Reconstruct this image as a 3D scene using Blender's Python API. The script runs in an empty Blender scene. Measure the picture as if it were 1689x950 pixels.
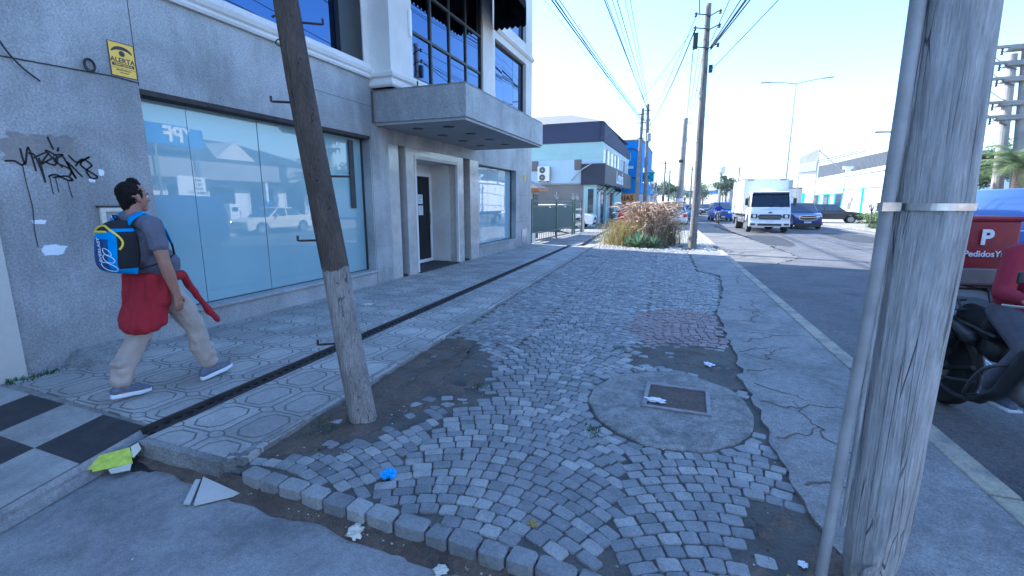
import bpy, bmesh, math, random
from mathutils import Vector, Matrix, Euler, noise
R = math.radians
PI = math.pi
random.seed(7)
scene = bpy.context.scene
COL = scene.collection

# ---------------------------------------------------------------- camera, light, exposure
cam_d = bpy.data.cameras.new('camera')
cam = bpy.data.objects.new('camera', cam_d)
COL.objects.link(cam)
cam_d.sensor_width = 36.0
cam_d.lens = 36.0 * 765.0 / 1689.0
cam_d.clip_start = 0.05
cam_d.clip_end = 3000
cam.location = (0, 0, 1.55)
cam.rotation_euler = (R(90 - 10.443), 0, R(20.672))
scene.camera = cam

SUN_EL, SUN_AZ = 40.0, 76.8          # azimuth measured from +Y towards -X
world = bpy.data.worlds.new('World')
scene.world = world
world.use_nodes = True
wn = world.node_tree
bg = wn.nodes['Background']
sky = wn.nodes.new('ShaderNodeTexSky')
sky.sky_type = 'NISHITA'
sky.sun_disc = False
sky.sun_elevation = R(SUN_EL)
sky.sun_rotation = R(360 - SUN_AZ)
sky.air_density = 1.25
sky.dust_density = 0.7
sky.ozone_density = 2.2
wn.links.new(sky.outputs[0], bg.inputs[0])
bg.inputs[1].default_value = 0.15
sun_d = bpy.data.lights.new('sun', 'SUN')
sun_d.energy = 5.0
sun_d.angle = R(0.5)
sun_d.color = (1.0, 0.87, 0.68)
sun = bpy.data.objects.new('sun', sun_d)
COL.objects.link(sun)
sdir = Vector((-math.sin(R(SUN_AZ)) * math.cos(R(SUN_EL)), math.cos(R(SUN_AZ)) * math.cos(R(SUN_EL)), math.sin(R(SUN_EL))))
sun.rotation_euler = sdir.to_track_quat('Z', 'Y').to_euler()
sun.location = (-20, 10, 30)
scene.view_settings.view_transform = 'Standard'
scene.view_settings.look = 'None'
scene.view_settings.exposure = 1.64
scene.view_settings.gamma = 1.0
scene.view_settings.use_white_balance = True
scene.view_settings.white_balance_temperature = 5000
scene.view_settings.white_balance_tint = 10
scene.cycles.use_denoising = True
scene.cycles.max_bounces = 6
scene.cycles.caustics_reflective = False
scene.cycles.caustics_refractive = False

# ---------------------------------------------------------------- materials
M = {}


def nt(name):
    m = bpy.data.materials.new(name)
    m.use_nodes = True
    M[name] = m
    n = m.node_tree
    return m, n, n.nodes['Principled BSDF']


def N(n, t, **kw):
    x = n.nodes.new(t)
    for k, v in kw.items():
        if k.startswith('i_'):
            x.inputs[k[2:].replace('_', ' ')].default_value = v
        else:
            setattr(x, k, v)
    return x


def ramp(n, src, stops, interp='LINEAR'):
    r = N(n, 'ShaderNodeValToRGB')
    e = r.color_ramp.elements
    while len(e) < len(stops):
        e.new(0.5)
    for el, (p, c) in zip(e, stops):
        el.position = p
        el.color = (c[0], c[1], c[2], 1) if not isinstance(c, (int, float)) else (c, c, c, 1)
    r.color_ramp.interpolation = interp
    n.links.new(src, r.inputs[0])
    return r.outputs[0]


def mixc(n, fac, a, b, mode='MIX'):
    x = N(n, 'ShaderNodeMix', data_type='RGBA', blend_type=mode)
    for sock, v in ((x.inputs[0], fac), (x.inputs[6], a), (x.inputs[7], b)):
        if isinstance(v, (int, float)):
            sock.default_value = v
        elif isinstance(v, (tuple, list)):
            sock.default_value = (v[0], v[1], v[2], 1)
        else:
            n.links.new(v, sock)
    return x.outputs[2]


def mth(n, op, a, b=0.0, c=None):
    x = N(n, 'ShaderNodeMath', operation=op)
    for i, v in enumerate((a, b, c)):
        if v is None:
            continue
        if isinstance(v, (int, float)):
            x.inputs[i].default_value = v
        else:
            n.links.new(v, x.inputs[i])
    return x.outputs[0]


def coords(n, scale=(1, 1, 1), kind='Object', rot=(0, 0, 0)):
    tc = N(n, 'ShaderNodeTexCoord')
    mp = N(n, 'ShaderNodeMapping')
    mp.inputs['Scale'].default_value = scale
    mp.inputs['Rotation'].default_value = rot
    n.links.new(tc.outputs[kind], mp.inputs[0])
    return mp.outputs[0]


def noi(n, vec, scale, detail=4, rough=0.55, dist=0.0):
    x = N(n, 'ShaderNodeTexNoise')
    x.inputs['Scale'].default_value = scale
    x.inputs['Detail'].default_value = detail
    x.inputs['Roughness'].default_value = rough
    x.inputs['Distortion'].default_value = dist
    n.links.new(vec, x.inputs['Vector'])
    return x.outputs['Fac']


def bump(n, b, h, dist=0.01, strength=0.6):
    x = N(n, 'ShaderNodeBump')
    x.inputs['Strength'].default_value = strength
    x.inputs['Distance'].default_value = dist
    n.links.new(h, x.inputs['Height'])
    n.links.new(x.outputs[0], b.inputs['Normal'])


def mul(c, k):
    return tuple(min(1, v * k) for v in c)


def plain(name, col, rough=0.7, var=0.12, vscale=6.0, bd=0.0, bs=40.0, metal=0.0, spec=0.5, coat=0.0):
    m, n, b = nt(name)
    v = coords(n)
    f = noi(n, v, vscale, 5, 0.6)
    c = ramp(n, f, [(0.3, mul(col, 1 - var)), (0.7, mul(col, 1 + var))])
    n.links.new(c, b.inputs['Base Color'])
    b.inputs['Roughness'].default_value = rough
    b.inputs['Metallic'].default_value = metal
    b.inputs['Specular IOR Level'].default_value = spec
    b.inputs['Coat Weight'].default_value = coat
    if bd:
        bump(n, b, noi(n, v, bs, 3, 0.6), bd)
    return m


def worn(name, base, dirt, rough=0.8, s1=1.3, s2=35.0, speck=0.25, bd=0.004, lo=0.42, hi=0.7, bs=60):
    """a large stain pattern plus fine grain: walls, concrete, asphalt"""
    m, n, b = nt(name)
    v = coords(n)
    big = noi(n, v, s1, 6, 0.65, 0.3)
    fine = noi(n, v, s2, 4, 0.7)
    sp = noi(n, v, s2 * 5, 2, 0.6)
    c1 = mixc(n, ramp(n, big, [(lo, 0.0), (hi, 1.0)]), base, dirt)
    g = ramp(n, fine, [(0.25, 1 - speck), (0.75, 1 + 0.0)])
    c2 = mixc(n, 1.0, c1, g, 'MULTIPLY')
    g2 = ramp(n, sp, [(0.35, 1 - speck * 0.9), (0.65, 1.0)])
    c3 = mixc(n, 1.0, c2, g2, 'MULTIPLY')
    n.links.new(c3, b.inputs['Base Color'])
    b.inputs['Roughness'].default_value = rough
    h = mth(n, 'ADD', noi(n, v, bs, 5, 0.7), mth(n, 'MULTIPLY', big, 0.6))
    bump(n, b, h, bd)
    return m


worn('ground_dust', (0.30, 0.27, 0.24), (0.2, 0.18, 0.16), s1=0.2)
worn('asphalt', (0.20, 0.19, 0.186), (0.11, 0.107, 0.107), s1=0.9, s2=18, speck=0.55, bd=0.02, bs=25)
worn('asphalt_pale', (0.27, 0.245, 0.21), (0.12, 0.115, 0.11), s1=1.1, s2=14, speck=0.5, bd=0.006)
worn('side_asphalt', (0.44, 0.42, 0.405), (0.22, 0.212, 0.21), s1=2.2, s2=34, speck=0.38, bd=0.018, bs=34)
worn('concrete', (0.42, 0.40, 0.375), (0.22, 0.21, 0.20), s1=1.8, s2=16, speck=0.45, bd=0.02, bs=22)
worn('apron_concrete', (0.50, 0.475, 0.44), (0.25, 0.24, 0.225), s1=5, s2=26, speck=0.55, bd=0.03, lo=0.40, hi=0.66, bs=24)
worn('concrete_pole', (0.38, 0.35, 0.31), (0.26, 0.24, 0.22), s1=2, s2=25)
worn('kerb_paint', (0.50, 0.45, 0.33), (0.30, 0.28, 0.25), s1=3, s2=30, speck=0.35, lo=0.45, hi=0.62)
worn('soil', (0.21, 0.155, 0.115), (0.10, 0.075, 0.055), s1=4, s2=30, speck=0.5, bd=0.02, bs=40)
worn('joint_sand', (0.17, 0.15, 0.125), (0.06, 0.056, 0.05), s1=2.5, s2=60, speck=0.5, bd=0.01)
worn('gravel_ground', (0.46, 0.43, 0.38), (0.30, 0.28, 0.25), s1=3, s2=18, speck=0.5, bd=0.03, bs=22)
worn('dark_tile', (0.042, 0.038, 0.04), (0.075, 0.07, 0.066), s1=3, speck=0.3)
worn('light_tile', (0.46, 0.44, 0.40), (0.30, 0.28, 0.26), s1=3, speck=0.25)
worn('render_white', (0.72, 0.70, 0.67), (0.58, 0.56, 0.53), s1=0.7, s2=20, speck=0.06, bd=0.003)
worn('render_cream', (0.60, 0.56, 0.50), (0.48, 0.45, 0.40), s1=0.7, s2=20, speck=0.08, bd=0.003)
worn('render_brown', (0.23, 0.21, 0.185), (0.18, 0.165, 0.15), s1=0.7, s2=20, speck=0.1)
worn('render_mint', (0.42, 0.60, 0.56), (0.36, 0.52, 0.49), s1=0.7, s2=20, speck=0.06)
worn('render_paleblue', (0.50, 0.62, 0.68), (0.44, 0.55, 0.61), s1=0.5, s2=20, speck=0.06)
worn('render_navy', (0.038, 0.045, 0.095), (0.03, 0.036, 0.075), s1=0.7, s2=20, speck=0.1)
worn('render_blue', (0.02, 0.22, 0.62), (0.015, 0.17, 0.5), s1=0.7, s2=20, speck=0.08)
worn('render_grey', (0.40, 0.39, 0.38), (0.3, 0.29, 0.28), s1=0.7, s2=20, speck=0.1)
worn('brick', (0.32, 0.17, 0.11), (0.24, 0.14, 0.1), s1=2, s2=20, speck=0.25)
plain('black_fabric', (0.012, 0.012, 0.014), 0.9)
plain('rubber', (0.02, 0.02, 0.02), 0.85, bd=0.002)
plain('steel', (0.35, 0.34, 0.33), 0.45, 0.25, metal=0.8)
plain('galvanised', (0.62, 0.60, 0.57), 0.35, 0.3, 12, metal=0.9)
plain('rusty_steel', (0.035, 0.026, 0.024), 0.75, 0.5, 9, bd=0.002)
plain('dark_metal', (0.03, 0.03, 0.032), 0.5, 0.3)
plain('conduit_paint', (0.38, 0.365, 0.355), 0.5, 0.2, 8, bd=0.002)
plain('white_metal', (0.75, 0.76, 0.78), 0.35, 0.04)
plain('white_paint', (0.78, 0.78, 0.78), 0.5, 0.06)
plain('black_plastic', (0.02, 0.02, 0.022), 0.4, 0.2)
plain('grey_plastic', (0.3, 0.3, 0.3), 0.5, 0.1)
plain('insulator', (0.12, 0.06, 0.04), 0.25, 0.1)
plain('yellow_sign', (0.85, 0.52, 0.06), 0.45, 0.05)
plain('sign_black', (0.03, 0.02, 0.02), 0.5, 0.05)
plain('spray_black', (0.012, 0.012, 0.016), 0.7, 0.3, 30)
plain('paper_white', (0.75, 0.77, 0.8), 0.8, 0.08, 30, bd=0.002)
plain('paper_blue', (0.08, 0.35, 0.75), 0.6, 0.15, 30, bd=0.002)
plain('card_lime', (0.50, 0.56, 0.06), 0.6, 0.22, 30)
plain('card_cream', (0.62, 0.58, 0.48), 0.7, 0.1, 30)
plain('orange_eave', (0.55, 0.17, 0.04), 0.6)
plain('slate', (0.07, 0.08, 0.09), 0.6, 0.25, 14)
plain('green_metal', (0.06, 0.11, 0.09), 0.45, 0.2)
plain('green_mesh', (0.035, 0.075, 0.07), 0.6, 0.2)
plain('shutter', (0.14, 0.12, 0.11), 0.6)
plain('orange_sign', (0.85, 0.30, 0.05), 0.5, 0.08)
plain('green_cross', (0.0, 0.25, 0.2), 0.4)
plain('sign_navy', (0.024, 0.027, 0.045), 0.6, 0.1)
plain('letter_grey', (0.55, 0.57, 0.62), 0.4)
plain('cyan_paint', (0.03, 0.45, 0.68), 0.5, 0.1)
plain('skin', (0.33, 0.165, 0.11), 0.55, 0.10, 14, bd=0.0015, bs=120)
plain('hair', (0.008, 0.006, 0.005), 0.7, 0.4, 60, bd=0.006, bs=150, spec=0.2)
plain('eye_white', (0.7, 0.68, 0.65), 0.3, 0.02)
plain('tshirt', (0.125, 0.125, 0.16), 0.92, 0.10, 9, bd=0.014, bs=9)
plain('trousers', (0.42, 0.35, 0.30), 0.9, 0.10, 7, bd=0.02, bs=11)
plain('red_knit', (0.30, 0.014, 0.024), 0.95, 0.15, 12, bd=0.012, bs=14)
plain('pack_blue', (0.02, 0.25, 0.62), 0.7, 0.1, 20)
plain('pack_navy', (0.015, 0.06, 0.2), 0.7, 0.2, 20)
plain('pack_black', (0.012, 0.012, 0.015), 0.85, 0.2, 20, bd=0.003)
plain('pack_yellow', (0.8, 0.62, 0.06), 0.6, 0.1)
plain('shoe_navy', (0.13, 0.14, 0.185), 0.8, 0.2, 30)
plain('shoe_grey', (0.25, 0.27, 0.3), 0.8, 0.2, 30)
plain('sole_white', (0.72, 0.74, 0.78), 0.6, 0.05)
plain('red_nylon', (0.22, 0.008, 0.02), 0.6, 0.15, 8, bd=0.006, bs=10)
plain('grey_nylon', (0.17, 0.16, 0.17), 0.5, 0.15, 8)
plain('red_jacket', (0.26, 0.01, 0.03), 0.8, 0.15, 8, bd=0.01, bs=12)
plain('jeans', (0.10, 0.10, 0.12), 0.9, 0.2, 10, bd=0.008, bs=14)
plain('blue_jacket', (0.01, 0.04, 0.35), 0.7, 0.15)
plain('chrome', (0.6, 0.6, 0.62), 0.12, 0.02, metal=1.0)
plain('lamp_glass', (0.75, 0.76, 0.74), 0.1, 0.02)
plain('tail_red', (0.5, 0.01, 0.01), 0.2, 0.02)
plain('plate_white', (0.7, 0.7, 0.72), 0.5, 0.05)
plain('dark_interior', (0.015, 0.016, 0.02), 0.6)
plain('cable', (0.02, 0.02, 0.022), 0.6)
plain('cable_grey', (0.10, 0.10, 0.11), 0.6)
plain('terracotta', (0.30, 0.13, 0.08), 0.7, 0.2)
plain('shingle', (0.16, 0.15, 0.15), 0.75, 0.2, 12)
plain('curtain', (0.62, 0.55, 0.50), 0.85)
plain('sticker_ink', (0.10, 0.16, 0.35), 0.5)


def carpaint(name, col, metal=0.2):
    m, n, b = nt(name)
    b.inputs['Base Color'].default_value = (*col, 1)
    b.inputs['Metallic'].default_value = metal
    b.inputs['Roughness'].default_value = 0.32
    b.inputs['Coat Weight'].default_value = 0.7
    b.inputs['Coat Roughness'].default_value = 0.06
    return m


carpaint('paint_white', (0.75, 0.76, 0.78), 0)
carpaint('paint_navy', (0.01, 0.035, 0.20))
carpaint('paint_black', (0.02, 0.02, 0.022))
carpaint('paint_silver', (0.42, 0.43, 0.45), 0.6)
carpaint('paint_red', (0.45, 0.03, 0.03))
carpaint('paint_blue', (0.02, 0.10, 0.42))
carpaint('paint_lightblue', (0.16, 0.36, 0.52))
carpaint('paint_grey', (0.14, 0.145, 0.15), 0.5)


def glass(name, col, rough=0.03, ior=1.5, streak=0.0):
    m, n, b = nt(name)
    if streak:
        v = coords(n, (1, 1, 0.25))
        c = ramp(n, noi(n, v, 2.0, 4), [(0.3, mul(col, 1 - streak)), (0.7, mul(col, 1 + streak))])
        n.links.new(c, b.inputs['Base Color'])
    else:
        b.inputs['Base Color'].default_value = (*col, 1)
    b.inputs['Roughness'].default_value = rough
    b.inputs['IOR'].default_value = ior
    return m


# film-backed shop glass: diffuse film behind, clear mirror-like surface
m, n, b = nt('film_glass')
v = coords(n)
c = ramp(n, noi(n, v, 0.7, 3), [(0.3, (0.23, 0.36, 0.40)), (0.7, (0.28, 0.42, 0.45))])
n.links.new(c, b.inputs['Base Color'])
b.inputs['Roughness'].default_value = 0.55
b.inputs['Coat Weight'].default_value = 1.0
b.inputs['Coat IOR'].default_value = 1.85
b.inputs['Coat Roughness'].default_value = 0.004
glass('film_glass_pale', (0.30, 0.42, 0.47), 0.02, 1.9, 0.1)
m = glass('tinted_glass', (0.085, 0.13, 0.25), 0.012, 1.5)
m.node_tree.nodes['Principled BSDF'].inputs['Metallic'].default_value = 1.0
glass('tinted_glass_far', (0.02, 0.03, 0.05), 0.05, 2.0)
glass('door_glass', (0.006, 0.007, 0.01), 0.03, 1.45)
glass('car_glass', (0.02, 0.03, 0.045), 0.03, 1.9)
m = glass('windscreen_glass', (0.02, 0.04, 0.07), 0.02, 1.6)
n = m.node_tree
t_ = n.nodes.new('ShaderNodeBsdfTransparent')
t_.inputs[0].default_value = (.55, .72, .85, 1)
mx_ = n.nodes.new('ShaderNodeMixShader')
mx_.inputs[0].default_value = 0.6
n.links.new(n.nodes['Principled BSDF'].outputs[0], mx_.inputs[1])
n.links.new(t_.outputs[0], mx_.inputs[2])
n.links.new(mx_.outputs[0], n.nodes['Material Output'].inputs[0])
glass('pale_glass', (0.42, 0.47, 0.50), 0.05, 1.6)

# granite cladding: grey with feldspar flecks and faint slab joints
m, n, b = nt('granite')
v = coords(n)
vo = N(n, 'ShaderNodeTexVoronoi', i_Scale=70.0)
n.links.new(v, vo.inputs['Vector'])
fl = noi(n, v, 55, 3, 0.7)
big = mth(n, 'ADD', mth(n, 'MULTIPLY', noi(n, v, 0.9, 6, 0.65, 0.5), 0.75), mth(n, 'MULTIPLY', noi(n, coords(n, (4, 4, 0.5)), 1.0, 5, 0.6), 0.25))
c1 = ramp(n, fl, [(0.30, (0.25, 0.25, 0.26)), (0.52, (0.36, 0.362, 0.37)), (0.74, (0.50, 0.50, 0.505))])
c2 = mixc(n, 0.18, c1, vo.outputs['Color'], 'SOFT_LIGHT')
hsv = N(n, 'ShaderNodeHueSaturation')
hsv.inputs['Saturation'].default_value = 0.25
n.links.new(c2, hsv.inputs['Color'])
c3 = mixc(n, 1.0, hsv.outputs[0], ramp(n, big, [(0.38, 0.58), (0.58, 1.0)]), 'MULTIPLY')
n.links.new(c3, b.inputs['Base Color'])
b.inputs['Roughness'].default_value = 0.5
bump(n, b, fl, 0.003)
# polished slabs beside the door
m, n, b = nt('marble')
v = coords(n)
c = ramp(n, noi(n, v, 3, 8, 0.65, 1.2), [(0.3, (0.38, 0.36, 0.34)), (0.7, (0.52, 0.50, 0.47))])
n.links.new(c, b.inputs['Base Color'])
b.inputs['Roughness'].default_value = 0.12
b.inputs['IOR'].default_value = 1.6

# pavement tile with grooved octagons and rings
m, n, b = nt('octagon_tile')
tc = N(n, 'ShaderNodeTexCoord')
sx = N(n, 'ShaderNodeSeparateXYZ')
wob = N(n, 'ShaderNodeVectorMath', operation='ADD')
nz = N(n, 'ShaderNodeTexNoise', i_Scale=7.0)
n.links.new(tc.outputs['Object'], nz.inputs['Vector'])
nsc = N(n, 'ShaderNodeVectorMath', operation='SCALE')
nsc.inputs['Scale'].default_value = 0.022
n.links.new(nz.outputs['Color'], nsc.inputs[0])
n.links.new(tc.outputs['Object'], wob.inputs[0])
n.links.new(nsc.outputs[0], wob.inputs[1])
n.links.new(wob.outputs[0], sx.inputs[0])


def cell(s, T, off):
    a = mth(n, 'DIVIDE', mth(n, 'ADD', s, off + 100 * T), T)
    return mth(n, 'SUBTRACT', mth(n, 'FRACT', a), 0.5)


TX, TY = 0.40, 0.40
px, py = cell(sx.outputs[0], TX, 0.05), cell(sx.outputs[1], TY, 0.0)
ax, ay = mth(n, 'ABSOLUTE', px), mth(n, 'ABSOLUTE', py)
oct_ = mth(n, 'MAXIMUM', mth(n, 'MAXIMUM', mth(n, 'MULTIPLY', ax, 1.28), ay), mth(n, 'DIVIDE', mth(n, 'ADD', mth(n, 'MULTIPLY', ax, 1.05), ay), 1.42))
g1 = mth(n, 'ABSOLUTE', mth(n, 'SUBTRACT', oct_, 0.40))
bx_, by_ = mth(n, 'SUBTRACT', 0.5, ax), mth(n, 'SUBTRACT', 0.5, ay)
dc = mth(n, 'SQRT', mth(n, 'ADD', mth(n, 'MULTIPLY', bx_, bx_), mth(n, 'MULTIPLY', mth(n, 'MULTIPLY', by_, by_), 2.2)))
g2 = mth(n, 'ABSOLUTE', mth(n, 'SUBTRACT', dc, 0.15))
g3 = mth(n, 'MAXIMUM', bx_, mth(n, 'SUBTRACT', 0.15, dc))          # joint lines outside the ring
g4 = mth(n, 'MAXIMUM', by_, mth(n, 'SUBTRACT', 0.15, dc))
gm = mth(n, 'MINIMUM', mth(n, 'MINIMUM', g1, g2), mth(n, 'MINIMUM', g3, g4))
groove = ramp(n, gm, [(0.006, 0.0), (0.026, 1.0)])
big = noi(n, tc.outputs['Object'], 1.6, 6, 0.65)
fine = noi(n, tc.outputs['Object'], 45, 3, 0.7)
cb = mixc(n, ramp(n, big, [(0.35, 0.0), (0.7, 1.0)]), (0.58, 0.545, 0.50), (0.36, 0.34, 0.32))
cb = mixc(n, 1.0, cb, ramp(n, fine, [(0.3, 0.72), (0.7, 1.0)]), 'MULTIPLY')
fl_ = N(n, 'ShaderNodeCombineXYZ')
n.links.new(mth(n, 'FLOOR', mth(n, 'DIVIDE', mth(n, 'ADD', sx.outputs[0], 0.05), TX)), fl_.inputs[0])
n.links.new(mth(n, 'FLOOR', mth(n, 'DIVIDE', sx.outputs[1], TY)), fl_.inputs[1])
wn_ = N(n, 'ShaderNodeTexWhiteNoise', noise_dimensions='3D')
n.links.new(fl_.outputs[0], wn_.inputs['Vector'])
cb = mixc(n, 1.0, cb, ramp(n, wn_.outputs['Value'], [(0.0, 0.74), (1.0, 1.0)]), 'MULTIPLY')
cb = mixc(n, ramp(n, noi(n, tc.outputs['Object'], 4.5, 5, 0.7), [(0.60, 0.0), (0.72, 0.55)]), cb, (0.14, 0.13, 0.12))
cb = mixc(n, groove, (0.13, 0.125, 0.115), cb)
n.links.new(cb, b.inputs['Base Color'])
b.inputs['Roughness'].default_value = 0.75
bump(n, b, mth(n, 'ADD', groove, mth(n, 'MULTIPLY', fine, 0.25)), 0.006, 0.8)


def stone(name, a, c_, light):
    m, n, b = nt(name)
    g = N(n, 'ShaderNodeNewGeometry')
    v = coords(n)
    rc = ramp(n, g.outputs['Random Per Island'], [(0.0, a), (0.7, c_), (1.0, light)])
    fine = noi(n, v, 70, 4, 0.7)
    mid = noi(n, v, 9, 4, 0.6)
    c1 = mixc(n, 1.0, rc, ramp(n, fine, [(0.3, 0.6), (0.72, 1.0)]), 'MULTIPLY')
    c1 = mixc(n, 1.0, c1, ramp(n, mid, [(0.3, 0.72), (0.65, 1.0)]), 'MULTIPLY')
    c1 = mixc(n, ramp(n, noi(n, v, 1.1, 5, 0.6), [(0.55, 0.0), (0.75, 0.55)]), c1, (0.30, 0.28, 0.25))
    n.links.new(c1, b.inputs['Base Color'])
    b.inputs['Roughness'].default_value = 0.6
    bump(n, b, mth(n, 'ADD', fine, mid), 0.008, 0.8)


stone('cobble', (0.24, 0.238, 0.24), (0.36, 0.352, 0.345), (0.50, 0.48, 0.45))
stone('cobble_red', (0.25, 0.17, 0.165), (0.33, 0.23, 0.22), (0.38, 0.30, 0.28))
stone('pebble', (0.3, 0.28, 0.25), (0.55, 0.52, 0.48), (0.75, 0.72, 0.68))


def wood(name, pale, mid, dark, vs=1.0, split=0.0, low=None):
    """weathered pole timber: fibres and drying cracks running along Z"""
    m, n, b = nt(name)
    v = coords(n, (1, 1, 0.045))
    v2 = coords(n, (1, 1, 0.02))
    fib = noi(n, v, 150 * vs, 6, 0.75)
    fib2 = noi(n, v2, 45 * vs, 5, 0.7, 0.5)
    vo = N(n, 'ShaderNodeTexVoronoi', feature='DISTANCE_TO_EDGE', i_Scale=34.0 * vs)
    v3 = coords(n, (1, 1, 0.035))
    wz = N(n, 'ShaderNodeTexNoise', i_Scale=6.0)
    n.links.new(v3, wz.inputs['Vector'])
    add = N(n, 'ShaderNodeVectorMath', operation='ADD')
    sc = N(n, 'ShaderNodeVectorMath', operation='SCALE')
    sc.inputs['Scale'].default_value = 0.10
    n.links.new(wz.outputs['Color'], sc.inputs[0])
    n.links.new(v3, add.inputs[0])
    n.links.new(sc.outputs[0], add.inputs[1])
    n.links.new(add.outputs[0], vo.inputs['Vector'])
    crack = ramp(n, vo.outputs['Distance'], [(0.0, 0.0), (0.03, 1.0)])
    gate = ramp(n, noi(n, coords(n, (1, 1, 0.12)), 14 * vs, 3), [(0.45, 1.0), (0.58, 0.0)])
    crack = mth(n, 'MAXIMUM', crack, gate)
    patch = noi(n, coords(n, (1, 1, 0.35)), 9, 5, 0.65)
    c = mixc(n, ramp(n, fib, [(0.35, 0.0), (0.62, 1.0)]), dark, pale)
    c = mixc(n, ramp(n, fib2, [(0.3, 0.55), (0.7, 0.0)]), c, mid)
    c = mixc(n, 1.0, c, ramp(n, patch, [(0.35, 0.68), (0.62, 1.0)]), 'MULTIPLY')
    c = mixc(n, crack, mul(dark, 0.3), c)
    if split:
        tc = N(n, 'ShaderNodeTexCoord')
        s = N(n, 'ShaderNodeSeparateXYZ')
        n.links.new(tc.outputs['Object'], s.inputs[0])
        z = mth(n, 'ADD', s.outputs[2], mth(n, 'MULTIPLY', patch, 0.25))
        k = mth(n, 'GREATER_THAN', z, split)
        c2 = mixc(n, 1.0, c, low, 'MULTIPLY')
        c = mixc(n, k, c, c2)
    n.links.new(c, b.inputs['Base Color'])
    b.inputs['Roughness'].default_value = 0.85
    h = mth(n, 'ADD', mth(n, 'MULTIPLY', crack, 1.2), mth(n, 'ADD', fib, fib2))
    bump(n, b, h, 0.012, 0.9)


wood('pole_wood', (0.82, 0.79, 0.76), (0.55, 0.53, 0.51), (0.40, 0.38, 0.365))
wood('lean_wood', (0.52, 0.48, 0.44), (0.30, 0.275, 0.25), (0.17, 0.15, 0.14), 1.2, 1.36, (0.31, 0.25, 0.21))
wood('far_wood', (0.36, 0.33, 0.29), (0.22, 0.20, 0.18), (0.12, 0.11, 0.10))


def leafmat(name, a, c_, trans=0.25):
    m, n, b = nt(name)
    g = N(n, 'ShaderNodeNewGeometry')
    rc = ramp(n, g.outputs['Random Per Island'], [(0.0, a), (1.0, c_)])
    n.links.new(rc, b.inputs['Base Color'])
    b.inputs['Roughness'].default_value = 0.6
    t = N(n, 'ShaderNodeBsdfTranslucent')
    n.links.new(rc, t.inputs[0])
    mx = N(n, 'ShaderNodeMixShader')
    mx.inputs[0].default_value = trans
    out = n.nodes['Material Output']
    n.links.new(b.outputs[0], mx.inputs[1])
    n.links.new(t.outputs[0], mx.inputs[2])
    n.links.new(mx.outputs[0], out.inputs[0])


leafmat('leaf_dark', (0.02, 0.045, 0.012), (0.07, 0.12, 0.03))
leafmat('leaf_mid', (0.045, 0.09, 0.02), (0.14, 0.20, 0.05))
leafmat('leaf_palm', (0.06, 0.11, 0.03), (0.20, 0.24, 0.08))
leafmat('grass_gold', (0.20, 0.16, 0.05), (0.42, 0.34, 0.12), 0.35)
leafmat('plume', (0.40, 0.29, 0.20), (0.74, 0.60, 0.46), 0.45)
leafmat('agave_leaf', (0.12, 0.22, 0.12), (0.24, 0.36, 0.22))
leafmat('weed', (0.03, 0.07, 0.015), (0.09, 0.15, 0.03))
leafmat('dry_leaf', (0.25, 0.16, 0.05), (0.45, 0.33, 0.12))
plain('bark', (0.12, 0.09, 0.065), 0.9, 0.3, 12, bd=0.02, bs=20)

# corrugated roofing sheet: ridges run along Z of the object
for nm, colr in (('corrugated_dark', (0.045, 0.047, 0.055)), ('corrugated_roof', (0.22, 0.21, 0.21))):
    m, n, b = nt(nm)
    tc = N(n, 'ShaderNodeTexCoord')
    w = N(n, 'ShaderNodeTexWave', wave_type='BANDS', bands_direction='Y')
    w.inputs['Scale'].default_value = 0.9
    n.links.new(tc.outputs['Object'], w.inputs['Vector'])
    c = ramp(n, noi(n, tc.outputs['Object'], 1.5, 5), [(0.3, mul(colr, 0.8)), (0.7, mul(colr, 1.15))])
    n.links.new(c, b.inputs['Base Color'])
    b.inputs['Roughness'].default_value = 0.5
    bump(n, b, w.outputs['Fac'], 0.12, 1.0)


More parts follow.
